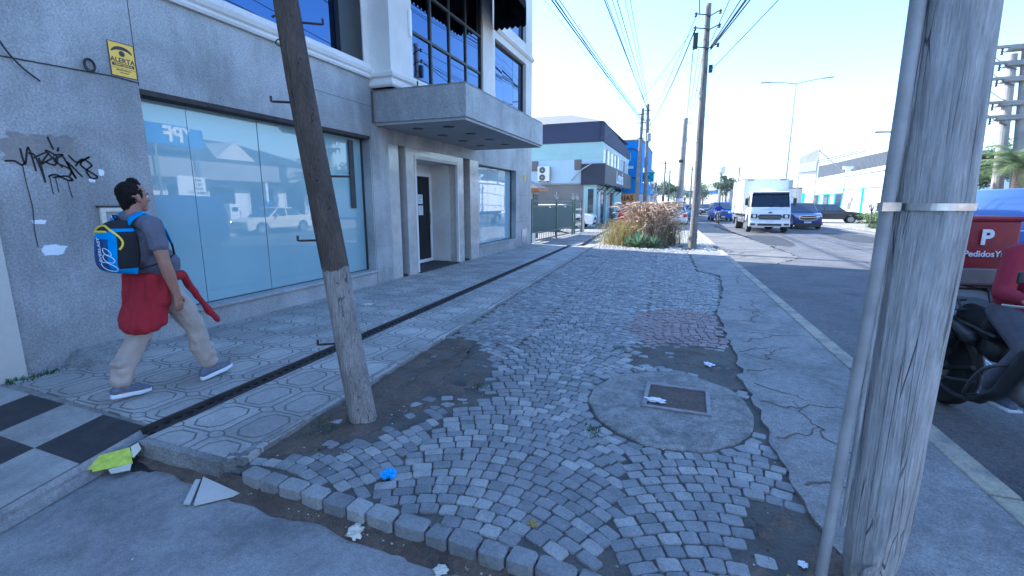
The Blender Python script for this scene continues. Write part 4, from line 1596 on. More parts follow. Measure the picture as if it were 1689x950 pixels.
def crumple(name, x, y, z, s_, mat, label, flat=0.45, seed=0, elong=1.0):
    bb = MB()
    bmesh.ops.create_icosphere(bb.bm, subdivisions=3, radius=1)
    for v_ in bb.bm.verts:
        d = v_.co.copy()
        k = 1 + 0.9 * noise.noise(d * 2.1 + Vector((seed, 0, 0))) + 0.5 * noise.noise(d * 5 + Vector((0, seed, 0)))
        v_.co = Vector((x + d.x * k * s_ * elong, y + d.y * k * s_, z + s_ * flat * 0.7 + d.z * k * s_ * flat))
    return tag(bb.build(name, mat, loc=(x, y, z)), label, 'litter')


crumple('crumpled_wrapper', -1.52, 2.02, 0.0, 0.038, 'paper_blue', 'crumpled bright blue wrapper on the cobbles in the foreground', 0.6, 1)
crumple('crumpled_paper', -1.47, 1.66, -0.09, 0.036, 'card_cream', 'crumpled pale paper in the gutter just below the blue wrapper', 0.5, 2)
crumple('crumpled_paper', -0.95, 1.60, -0.09, 0.028, 'card_cream', 'flattened grey paper scrap in the gutter right of the crumpled pale paper', 0.25, 3)
crumple('crumpled_paper', -0.15, 3.60, 0.018, 0.032, 'paper_white', 'twisted white paper lying on the steel framed inspection cover', 0.35, 4, 1.9)
crumple('crumpled_paper', 0.27, 4.68, 0.0, 0.035, 'paper_white', 'crumpled white paper on the soil beyond the round concrete patch', 0.4, 5, 1.2)
crumple('crumpled_paper', -1.90, 1.08, -0.10, 0.030, 'card_cream', 'small yellowish scrap on the side street asphalt at the bottom', 0.2, 6)
crumple('crumpled_paper', -4.45, 5.62, 0.03, 0.045, 'card_cream', 'pinkish crumpled paper on the pavement below the big shop window', 0.3, 7, 1.6)
crumple('dry_leaf', -0.62, 1.93, 0.0, 0.022, 'dry_leaf', 'small brown dry leaf on the front cobbles', 0.3, 8)
crumple('dry_leaf', 0.50, 1.98, 0.0, 0.020, 'dry_leaf', 'yellow dry leaf on the soil at the foot of the big pole', 0.3, 9)
crumple('crumpled_paper', 0.56, 2.10, 0.0, 0.018, 'paper_white', 'tiny white scrap on the soil left of the big pole foot', 0.3, 10)
crumple('crumpled_paper', 2.5, 3.35, -.13, 0.02, 'paper_white', 'tiny white scrap on the road beside the kerb, near the motorbike', 0.2, 11)
crumple('crumpled_paper', -3.36, 2.35, -0.07, 0.03, 'paper_white', 'thin white paper strip caught in the near end of the drain', 0.2, 12, 0.5)
rnd = random.Random(77)
b = MB()
for k in range(420):
    x = rnd.uniform(-2.3, 0.6)
    y = 1.7 - (x + 2.4) * 0.037 + abs(rnd.gauss(0, 1)) * (1.5 if rnd.random() < .5 else .05)
    z = 0.0 if y > 1.8 else -0.085
    r_ = rnd.uniform(0.003, 0.009)
    a0 = rnd.uniform(0, 6)
    p = [(x + r_ * math.cos(a0 + i * 1.57), y + r_ * math.sin(a0 + i * 1.57), z + .002) for i in range(4)]
    b.add(p + [(x, y, z + .002 + r_ * .8)], [(0, 1, 4), (1, 2, 4), (2, 3, 4), (3, 0, 4)])
for k in range(500):
    x = rnd.uniform(-6, 1.5)
    y = rnd.uniform(.2, 1.6)
    r_ = rnd.uniform(0.002, 0.007)
    if x < -3:
        continue
    p = [(x + r_ * math.cos(i * 1.57), y + r_ * math.sin(i * 1.57), -0.104) for i in range(4)]
    b.add(p + [(x, y, -0.104 + r_ * .8)], [(0, 1, 4), (1, 2, 4), (2, 3, 4), (3, 0, 4)])
tag(b.build('grit', 'pebble'), 'loose grit and tiny chips scattered over the cobbles and the side street', 'grit', kind='stuff')

# ================================================================ POLES
def timber(name, axis, radii, mat, label, seg=40, root=None, group=None, disp=0.006, seed=0):
    """axis: list of points up the trunk, radii alike; surface flutes follow the grain"""
    root = thing(name, axis[0], label, 'pole', group)
    pts = []
    rad = []
    n_ = 90
    L_ = len(axis) - 1
    for i in range(n_ + 1):
        t = i / n_ * L_
        k = min(int(t), L_ - 1)
        f = t - k
        pts.append(Vector(axis[k]).lerp(Vector(axis[k + 1]), f))
        rad.append(radii[k] + (radii[k + 1] - radii[k]) * f)
    bb = MB()
    bb.tube(pts, rad, seg)
    bb.bm.verts.ensure_lookup_table()
    for i, v_ in enumerate(bb.bm.verts):
        r_i, k = divmod(i, seg)
        c = pts[r_i]
        d = (v_.co - c)
        z = c.z
        k1 = noise.noise(Vector((d.x * 60 / max(radii[0], .05) * .1, d.y * 60 / max(radii[0], .05) * .1, z * 0.7 + seed)))
        k2 = noise.noise(Vector((d.x * 26, d.y * 26, z * 1.1 + seed + 5)))
        v_.co = c + d * (1 + disp / max(radii[0], .05) * (0.9 * k1 + 1.2 * k2))
    bb.build('shaft', mat, root, smooth=True)
    return root


def peg(root, p, d, L=0.16, r_=0.008):
    d = Vector(d).normalized()
    p = Vector(p)
    e = p + d * L
    MB().tube([p, e - d * .012, e, e + Vector((0, 0, 0.035))], r_, 7).build('climbing_peg', 'rusty_steel', root)


bp_ = timber('weathered_pole', [(0.785, 2.10, -0.12), (0.785, 2.10, 0.0), (0.787, 2.09, 0.14), (0.79, 2.09, 0.32), (0.793, 2.085, 0.55), (0.795, 2.08, 1.0), (0.80, 2.075, 1.55), (0.785, 2.07, 2.2), (0.75, 2.06, 4.0), (0.70, 2.03, 8.8)],
             [0.068, 0.078, 0.092, 0.103, 0.102, 0.100, 0.106, 0.102, 0.096, 0.085], 'pole_wood', 'thick pale weathered timber pole in the right foreground with a steel strap and cable conduit', 64, disp=0.005, seed=3)
b = MB()
b.tube([(0.618, 2.055, -0.0), (0.630, 2.045, 0.6), (0.652, 2.03, 1.3), (0.655, 2.02, 1.9), (0.645, 2.01, 3.2)], [0.021, 0.021, 0.021, 0.022, 0.022], 20)
b.build('conduit', 'conduit_paint', bp_, smooth=50)
b = MB()
b.tube([(0.668, 2.055, 0.25), (0.672, 2.045, 0.9), (0.682, 2.04, 1.9), (0.676, 2.03, 3.2)], 0.010, 10)
b.build('earth_wire', 'pole_wood', bp_)
b = MB()
zc = 1.535
ring = []
for k in range(49):
    a = 2 * PI * k / 48
    ring.append((0.80 + 0.1105 * math.cos(a), 2.075 + 0.1105 * math.sin(a)))
for k in range(48):
    (x0, y0), (x1, y1) = ring[k], ring[k + 1]
    f0, f1 = 1.025, 1.025
    vs = []
    for (x, y) in ((x0, y0), (x1, y1)):
        dx, dy = x - 0.80, y - 2.075
        for f in (1.0, 1.02):
            for z in (zc - .012, zc + .012):
                vs.append((0.80 + dx * f, 2.075 + dy * f, z))
    b.add(vs, [(0, 1, 5, 4), (2, 6, 7, 3), (1, 3, 7, 5), (0, 4, 6, 2)])
b.obox((0.652, 2.005, zc), (0.075, 0.022, 0.03), (0, 0, 0.5))
b.build('steel_strap', 'galvanised', bp_)
b = MB()
b.tube([(0.73, 2.0, 0.02), (0.745, 1.985, .12), (0.77, 1.978, .16)], [0.006, .012, .004], 6)
b.build('wood_splinter', 'pole_wood', bp_)

lp_ = timber('leaning_pole', [(-2.115, 2.57, -0.14), (-2.13, 2.57, 0.0), (-2.23, 2.585, 0.55), (-2.30, 2.60, 1.0), (-2.385, 2.61, 1.46), (-2.55, 2.64, 2.4), (-2.68, 2.67, 3.2), (-2.98, 2.73, 5.0), (-3.50, 2.82, 8.2)],
             [0.100, 0.095, 0.090, 0.088, 0.088, 0.083, 0.080, 0.074, 0.065], 'lean_wood', 'dark brown timber pole leaning towards the building, lower part greyed, with step pegs', 48, disp=0.006, seed=8)
for z, s_ in ((0.56, -1), (1.29, -1), (1.73, 1), (2.22, -1), (2.75, 1), (3.3, -1)):
    t = z / 8.2
    c = Vector((-2.13 - z * 0.172, 2.57 + z * .03, z))
    dv = Vector((0.82 * s_, 0.57 * s_, 0))
    peg(lp_, c + dv * 0.06, dv, 0.15)
b = MB()
b.tube([(-2.62 + .09 * math.cos(a * PI / 12), 2.66 + .09 * math.sin(a * PI / 12), 2.62 + .012 * math.cos(a * PI / 12)) for a in range(25)], 0.004, 6)
b.tube([(-2.55, 2.58, 2.62), (-2.50, 2.60, 2.4), (-2.49, 2.62, 2.35)], 0.004, 6)
b.build('wire_tie', 'dark_metal', lp_)


# ================================================================ PEOPLE
def hand_parts(w, d, side, palm_n, curl=0.5, s=1.0):
    """w: wrist, d: direction of the hand, side: thumb direction, palm_n: the way the fingers curl"""
    w, d, side, pn = Vector(w), Vector(d).normalized(), Vector(side).normalized(), Vector(palm_n).normalized()
    out = [('c', w - d * .02, .026 * s, w + d * .02 * s, .027 * s)]
    for o in (-.024, 0, .024):
        out.append(('c', w + d * .02 * s + side * o * .6 * s, .016 * s, w + d * .085 * s + side * o * s, .0145 * s))
    for i, (o, L) in enumerate(((.031, .072), (.011, .080), (-.010, .075), (-.030, .058))):
        L *= s
        p = w + d * .088 * s + side * o * s
        a = curl
        d1 = (d * math.cos(a * .6) + pn * math.sin(a * .6))
        d2 = (d * math.cos(a * 1.5) + pn * math.sin(a * 1.5))
        d3 = (d * math.cos(a * 2.2) + pn * math.sin(a * 2.2))
        q1 = p + d1 * L * .45
        q2 = q1 + d2 * L * .32
        q3 = q2 + d3 * L * .23
        out += [('c', p, .0095 * s, q1, .009 * s), ('c', q1, .009 * s, q2, .0082 * s), ('c', q2, .0082 * s, q3, .0072 * s)]
    p = w + d * .03 * s + side * .028 * s
    t1 = p + (d * .6 + side * .7 + pn * .25).normalized() * .042 * s
    t2 = t1 + (d * .85 + side * .35 + pn * .35).normalized() * .032 * s
    out += [('c', p, .015 * s, t1, .0115 * s), ('c', t1, .0115 * s, t2, .009 * s)]
    return out


def head_parts(c, fwd, s=1.0):
    """c: head centre; the face looks along fwd (horizontal)"""
    f = Vector(fwd).normalized()
    r_ = Vector((f.y, -f.x, 0))
    rz = math.atan2(-f.x, f.y)
    c = Vector(c)

    def P(a, b_, z):
        return c + r_ * a * s + f * b_ * s + Vector((0, 0, z * s))
    out = [('e', P(0, -.012, .028), (.076 * s, .094 * s, .088 * s), (0, 0, rz)),
           ('e', P(0, .022, -.030), (.060 * s, .066 * s, .078 * s), (0, 0, rz)),
           ('c', P(-.022, .055, -.088), .020 * s, P(.022, .055, -.088), .020 * s),
           ('c', P(0, .060, -.085), .022 * s, P(0, .050, -.07), .03 * s),
           ('c', P(-.03, .068, .022), .014 * s, P(.03, .068, .022), .014 * s),
           ('c', P(0, .082, .012), .009 * s, P(0, .104, -.022), .0125 * s),
           ('e', P(0, .092, -.027), (.017 * s, .012 * s, .010 * s), (0, 0, rz)),
           ('c', P(-.014, .082, -.050), .0085 * s, P(.014, .082, -.050), .0085 * s),
           ('c', P(-.012, .079, -.063), .009 * s, P(.012, .079, -.063), .009 * s),
           ('e', P(.040, .052, -.018), (.02 * s, .022 * s, .018 * s), (0, 0, rz)),
           ('e', P(-.040, .052, -.018), (.02 * s, .022 * s, .018 * s), (0, 0, rz))]
    for sd in (-1, 1):
        out += [('e', P(.076 * sd, -.012, -.006), (.010 * s, .019 * s, .031 * s), (0.0, 0, rz + .35 * sd)),
                ('e', P(.072 * sd, -.004, -.030), (.009 * s, .012 * s, .012 * s), (0, 0, rz))]
    return out, P


def limb(a, ra, b_, rb, bulge=0.0, off=(0, 0, 0)):
    a, b_ = Vector(a), Vector(b_)
    if bulge <= 0:
        return [('c', a, ra, b_, rb)]
    m_ = a.lerp(b_, 0.35) + Vector(off)
    rm = ra + (rb - ra) * .35 + bulge
    return [('c', a, ra, m_, rm), ('c', m_, rm, b_, rb)]


pm = thing('person', (0, 0, 0), 'man walking in grey T-shirt and beige trousers, red sweater tied round his waist', 'person')
hp, P = head_parts((0, -.085, 1.585), (0.0, 1, 0))
SHR, SHL = (.185, -.10, 1.375), (-.185, -.09, 1.375)
ELR, ELL = (.255, -.09, 1.09), (-.25, -.02, 1.10)
WRR, WRL = (.262, -.035, .835), (-.25, .14, .90)
HR, HL = (.095, -.01, .88), (-.095, -.01, .88)
KR, KL = (.10, .185, .505), (-.10, -.13, .485)
AR, AL = (.10, .275, .125), (-.095, -.30, .125)
body = hp + [('c', (0, -.125, 1.40), .062, (0, -.098, 1.53), .056),
             ('c', (-.13, -.10, 1.385), .055, (.13, -.10, 1.385), .055),
             ('c', (0, -.12, 1.43), .07, (.15, -.105, 1.385), .05), ('c', (0, -.12, 1.43), .07, (-.15, -.10, 1.385), .05),
             ('e', (0, -.07, 1.27), (.165, .112, .15)), ('e', (0, -.015, 1.08), (.158, .135, .145)), ('e', (0, -.03, .93), (.155, .125, .11)),
             ('e', (0, .055, 1.06), (.12, .10, .11))]
body += limb(SHR, .058, ELR, .043, .004) + limb(ELR, .044, WRR, .029, .006)
body += limb(SHL, .058, ELL, .043, .004) + limb(ELL, .044, WRL, .029, .006)
body += limb(HR, .09, KR, .058, .004) + limb(KR, .058, AR, .038, .008, (0, -.02, 0))
body += limb(HL, .09, KL, .058, .004) + limb(KL, .058, AL, .038, .008, (0, -.02, 0))
body += hand_parts(WRR, (0.0, .10, -1), (-.25, 1, .1), (-1, .1, 0), 0.55)
body += hand_parts(WRL, (0.02, .45, -.9), (.25, 1, .3), (1, .1, 0), 0.55)
body += [('c', (.10, .24, .07), .035, (.10, .42, .075), .03), ('c', (-.095, -.33, .08), .035, (-.095, -.17, .05), .03)]
bo = blob('body', body, 'skin', pm, 0.0058, 3)
# hair: short dark cap, exposed ears, sideburns
hair = [('e', P(0, -.027, .034), (.0795, .0915, .086)), ('e', P(0, -.046, -.010), (.0705, .060, .060)), ('c', P(0, -.062, -.03), .045, P(0, -.052, -.075), .040), ('c', P(-.02, .018, .094), .026, P(.02, .018, .094), .026), ('c', P(.064, .012, .045), .016, P(.069, .010, .0), .009), ('c', P(-.064, .012, .045), .016, P(-.069, .010, .0), .009),
        ('c', P(.066, -.002, .03), .016, P(.070, .003, .004), .008), ('c', P(-.066, -.002, .03), .016, P(-.070, .003, .004), .008), ('c', P(-.02, .0, .115), .03, P(.02, .0, .115), .03),
        ]
wrinkle(blob('hair', hair, 'hair', pm, 0.005, 2), 0.008, (60, 35, 60))
for sd in (-1, 1):
    b = MB()
    bmesh.ops.create_uvsphere(b.bm, u_segments=12, v_segments=8, radius=0.0105, matrix=Matrix.Translation(P(.030 * sd, .0745, .004)))
    e_ = b.build('eye', 'eye_white', pm, smooth=True)
    b = MB()
    bmesh.ops.create_uvsphere(b.bm, u_segments=10, v_segments=6, radius=0.0055, matrix=Matrix.Translation(P(.030 * sd, .0815, .004)))
    b.build('iris', 'hair', e_, smooth=True)
    MB().tube([P(.014 * sd, .0855, .026), P(.030 * sd, .084, .031), P(.046 * sd, .070, .026)], [.003, .0045, .003], 6).build('eyebrow', 'hair', pm)
# T-shirt
sh = [('c', (-.13, -.10, 1.385), .066, (.13, -.10, 1.385), .066), ('c', (0, -.125, 1.425), .074, (.15, -.105, 1.38), .062), ('c', (0, -.125, 1.425), .074, (-.15, -.10, 1.38), .062),
      ('e', (0, -.065, 1.26), (.182, .130, .165)), ('e', (0, -.01, 1.07), (.176, .150, .15)), ('e', (0, .055, 1.05), (.138, .115, .12)),
      ('e', (0, -.02, .96), (.168, .140, .07)), ('e', (0, -.12, 1.2), (.15, .10, .17)),
      ('e', (0, .01, 1.27), (.14, .075, .10))]
for S, E_ in ((SHR, ELR), (SHL, ELL)):
    m_ = Vector(S).lerp(Vector(E_), 0.52)
    sh += [('c', S, .072, m_, .068)]
wrinkle(blob('tshirt', sh, 'tshirt', pm, 0.0075, 4), 0.009, (6, 9, 11), 3)
tr = [('e', (0, -.03, .915), (.170, .142, .115)), ('c', (-.08, -.02, .86), .10, (.08, -.02, .86), .10)]
for H_, K, A, fr in ((HR, KR, AR, 1), (HL, KL, AL, -1)):
    H2 = Vector(H_) + Vector((0, 0, -.02))
    A2 = Vector(A) + Vector((0, -.012, .045))
    M2 = Vector(K).lerp(A2, .55) + Vector((0, -.022, 0))
    tr += [('c', H2, .103, Vector(H2).lerp(Vector(K), .5) + Vector((0, .012, 0)), .097), ('c', Vector(H2).lerp(Vector(K), .5) + Vector((0, .012, 0)), .097, K, .080),
           ('c', K, .080, M2, .078), ('c', M2, .078, A2, .072)]
    for q in range(3):       # soft folds above the shoe and behind the knee
        c = A2 + Vector((0, .0, .02 + q * .055))
        tr += [('c', c + Vector((-.025, .004, 0)), .046 + .006 * (q % 2), c + Vector((.025, .006, .01 * (-1) ** q)), .046 + .006 * (q % 2))]
wrinkle(blob('trousers', tr, 'trousers', pm, 0.0075, 5), 0.012, (8, 9, 7), 1)
# sweater tied round the waist, hanging at the back, one sleeve swinging in front
sw = [('c', (.16, -.06, .965), .036, (.10, .12, .955), .034), ('c', (.10, .12, .955), .034, (-.05, .17, .945), .032), ('c', (-.16, -.06, .965), .036, (-.10, .12, .95), .034), ('c', (-.10, .12, .95), .034, (.02, .17, .945), .03),
      ('c', (-.15, -.12, .965), .045, (.15, -.12, .965), .045), ('c', (.165, -.05, .945), .04, (.195, -.09, .78), .045)]
for (x0, x1, y1_, z1, r1) in ((-.12, -.13, -.19, .63, .055), (-.05, -.06, -.22, .61, .062), (.0, .0, -.235, .60, .065), (.05, .055, -.225, .595, .065), (.09, .10, -.205, .595, .062), (.13, .14, -.16, .60, .05), (.14, .16, -.11, .62, .038)):
    sw += [('c', (x0, -.13, .96), .05, (x0 * .5 + x1 * .5, -.12 * .5 + y1_ * .5 + .02, .78), .062), ('c', (x0 * .5 + x1 * .5, -.12 * .5 + y1_ * .5 + .02, .78), .062, (x1, y1_, z1), r1)]
sw += [('c', (.04, .18, .945), .034, (.09, .20, .84), .027), ('c', (.09, .20, .84), .027, (.11, .255, .72), .026), ('c', (.11, .255, .72), .026, (.12, .315, .60), .029), ('c', (.12, .315, .60), .029, (.12, .385, .515), .023),
       ('e', (.03, .185, .945), (.045, .035, .04))]
wrinkle(blob('sweater', sw, 'red_knit', pm, 0.0075, 6), 0.011, (13, 11, 3.5), 5)


def shoe(par, heel, toe, up, names=('shoe_navy', 'shoe_grey')):
    heel, toe = Vector(heel), Vector(toe)
    d = (toe - heel).normalized()
    n_ = Vector((1, 0, 0)).cross(d).normalized()
    if n_.z < 0:
        n_ = -n_
    L = (toe - heel).length

    def Q(a, s_, h):
        return heel + d * (a * L) + Vector((1, 0, 0)) * s_ + n_ * h
    upper = [('c', Q(.08, 0, .055), .036, Q(.30, 0, .062), .040), ('c', Q(.30, 0, .062), .040, Q(.62, 0, .046), .038), ('c', Q(.62, 0, .044), .040, Q(.90, 0, .034), .028), ('c', Q(.14, 0, .075), .035, Q(.20, 0, .10), .036)]
    s_ = blob('shoe', upper, names[0], par, 0.006, 3)
    bb = MB()
    k = 28
    out = []
    for i in range(k):
        a = 2 * PI * i / k
        t = 0.5 + 0.53 * math.cos(a)
        wd_ = (.038 + .012 * (1 if t > .5 else 0) * math.sin(PI * min(1, t))) * (abs(math.sin(a)) ** .7) * math.copysign(1, math.sin(a))
        out.append((t, wd_))
    vs = [Q(t, w_, 0.0) for t, w_ in out] + [Q(t, w_ * 1.02, 0.028 + .008 * (1 - t)) for t, w_ in out]
    bb.add(vs, [tuple(range(k)), tuple(range(k, 2 * k))[::-1]] + [(i, (i + 1) % k, k + (i + 1) % k, k + i) for i in range(k)])
    bb.bevel(.005, 2)
    bb.build('sole', 'sole_white', s_, smooth=40)
    lc = [('c', Q(.42, -.02, .09), .007, Q(.42, .02, .09), .007), ('c', Q(.52, -.02, .083), .007, Q(.52, .02, .083), .007), ('c', Q(.62, -.02, .076), .007, Q(.62, .02, .076), .007)]
    blob('laces', lc, names[1], s_, 0.004, 1)


shoe(pm, (.10, .19, .012), (.10, .475, .05), 0)
shoe(pm, (-.095, -.39, .045), (-.095, -.115, .010), 0)
pm.location = (-3.94, 2.42, 0.028)
pm.scale = (0.985, 0.985, 0.985)
pm.rotation_euler = (0, 0, 0.0)

# backpack
pk = thing('backpack', (0, 0, 0), 'small blue and black sports backpack with yellow piping on the walking man', 'backpack')
PW, PZ0, PZ1 = 0.150, 1.015, 1.415


def pack_pt(u, v, lift=0.0):
    """u across (-1..1), v up (0..1): outer shell behind the back"""
    wd = PW * (0.80 + 0.32 * math.sin(PI * min(1, (v * .8 + .12)))) * (1 - 0.30 * max(0, v - .75) / .25)
    z = PZ0 + (PZ1 - PZ0) * v
    e = (1 - abs(u) ** 2.6) ** 0.5 * (1 - abs(2 * v - 1) ** 4.5) ** 0.5
    y0 = -.195 - 0.02 * (1 - v)
    return Vector((u * wd * (1 + lift), y0 - (0.145 + .03 * (1 - v)) * e - lift * .12, z))


b = MB()
NU, NV = 44, 44
grid_v = [[b.bm.verts.new(pack_pt(math.sin(PI / 2 * (2 * i / NU - 1)), 0.5 - 0.5 * math.cos(PI * j / NV))) for j in range(NV + 1)] for i in range(NU + 1)]
for i in range(NU):
    for j in range(NV):
        f = b.bm.faces.new([grid_v[i][j], grid_v[i + 1][j], grid_v[i + 1][j + 1], grid_v[i][j + 1]])
        u_ = math.sin(PI / 2 * (2 * (i + .5) / NU - 1))
        v_ = 0.5 - 0.5 * math.cos(PI * (j + .5) / NV)
        mi = 0
        if v_ < .14 + .15 * abs(u_) ** 2:
            mi = 1
        if abs(u_) > .74 and .12 < v_ < .80:
            mi = 0
        elif abs(u_) > .50 and .1 < v_ < .85:
            mi = 1
        elif abs(u_) <= .50 and .10 < v_ < .66:
            mi = 2
        elif abs(u_) <= .48 and v_ < .80 and v_ > .2:
            mi = 1
        f.material_index = mi
bmesh.ops.remove_doubles(b.bm, verts=b.bm.verts, dist=1e-5)
pb = b.build('pack_body', ['pack_black', 'pack_blue', 'pack_navy'], pk, smooth=True)
blob('back_panel', [('e', (0, -.185, 1.21), (.14, .045, .20))], 'pack_black', pk, .008, 2)
b = MB()
b.tube([pack_pt(.88 * math.cos(PI * k / 24), .60 + .31 * math.sin(PI * k / 24), .045) for k in range(-3, 28)], 0.0075, 7)
b.build('piping', 'pack_yellow', pk)
b = MB()
b.tube([pack_pt(.42 * (2 * k / 12 - 1), .80, .03) for k in range(13)], 0.0085, 7)
b.build('zip_flap', 'pack_yellow', pk)
b = MB()
for (uc, vc, ru, rv, tl) in ((.42, .17, .30, .075, .3), (.48, .32, .22, .06, .2), (.42, .44, .18, .05, .1)):
    b.tube([pack_pt(uc + ru * math.cos(2 * PI * k / 20) + tl * .1 * math.sin(2 * PI * k / 20), vc + rv * math.sin(2 * PI * k / 20) - .05 * math.cos(2 * PI * k / 20), .02) for k in range(21)], 0.0028, 5)
b.build('reflective_trim', 'paper_white', pk)
b = MB()
mt = Matrix(((0, -.30, .95, -.004), (0, -.95, -.30, -.395), (1, 0, 0, 1.215), (0, 0, 0, 1)))
ct = pack_pt(.12, .48, .04)
# lettering climbs the pack: text x axis points up, text y axis points left across the pack
mt = Matrix(((0, -1, 0, ct.x), (0, 0, -1, ct.y - .004), (1, 0, 0, ct.z), (0, 0, 0, 1)))
b.text('EVERLAST', 0.040, mt, 0.002, bold=0.0006)
b.build('lettering', 'paper_white', pk)
for sd in (-1, 1):
    st = [(.085 * sd, -.215, 1.37), (.105 * sd, -.19, 1.425), (.110 * sd, -.115, 1.470), (.115 * sd, -.03, 1.425), (.120 * sd, .035, 1.33), (.135 * sd, .060, 1.22)]
    bb = MB()
    for i in range(len(st) - 1):
        pass
    bb.tube(st, [.026, .030, .030, .028, .026, .018], 10, flat=0.34)
    s_ = bb.build('strap', 'pack_blue', pk, smooth=True)
    bb = MB()
    bb.tube([(.135 * sd, .062, 1.22), (.175 * sd, .045, 1.14), (.187 * sd, -.03, 1.10), (.175 * sd, -.13, 1.07), (.14 * sd, -.20, 1.05)], .012, 8, flat=.4)
    bb.build('webbing', 'pack_black', s_)
MB().tube([(-.03, -.215, 1.41), (-.02, -.235, 1.45), (.02, -.235, 1.45), (.03, -.215, 1.41)], .006, 8).build('haul_loop', 'pack_black', pk)
pk.location = pm.location
pk.scale = pm.scale

# ================================================================ VEHICLES
def wheel(parent, x, y, r_, w_, side, name='wheel', rim='steel', spokes=5):
    """side: +1 outer face towards +X"""
    t = MB()
    t.lathe([(r_ * .62, -w_ / 2), (r_ * .93, -w_ / 2), (r_, -w_ * .32), (r_, w_ * .32), (r_ * .93, w_ / 2), (r_ * .62, w_ / 2)], (x, y, r_), 28, 'x')
    wh = t.build(name, 'rubber', parent, smooth=35)
    b = MB()
    o_ = w_ / 2 * side
    b.lathe([(r_ * .60, o_ * .55), (r_ * .60, o_ * .95), (r_ * .66, o_ * 1.02), (r_ * .60, o_ * 1.03)] if side > 0 else [(r_ * .60, o_ * 1.03), (r_ * .66, o_ * 1.02), (r_ * .60, o_ * .95), (r_ * .60, o_ * .55)], (x, y, r_), 24, 'x')
    b.lathe([(r_ * .15, o_ * .5), (r_ * .15, o_ * 1.02)], (x, y, r_), 12, 'x')
    for k in range(spokes):
        a = 2 * PI * k / spokes
        c = Vector((x + o_ * .92, y + r_ * .38 * math.cos(a), r_ + r_ * .38 * math.sin(a)))
        b.obox(c, (w_ * .08, r_ * .48, r_ * .13), (a, 0, 0))
    b.build('rim', rim, wh)
    MB().lathe([(r_ * .58, o_ * .45), (r_ * .58, o_ * .5)] if side > 0 else [(r_ * .58, o_ * .5), (r_ * .58, o_ * .45)], (x, y, r_), 20, 'x').build('hub_shadow', 'dark_metal', wh)
    return wh


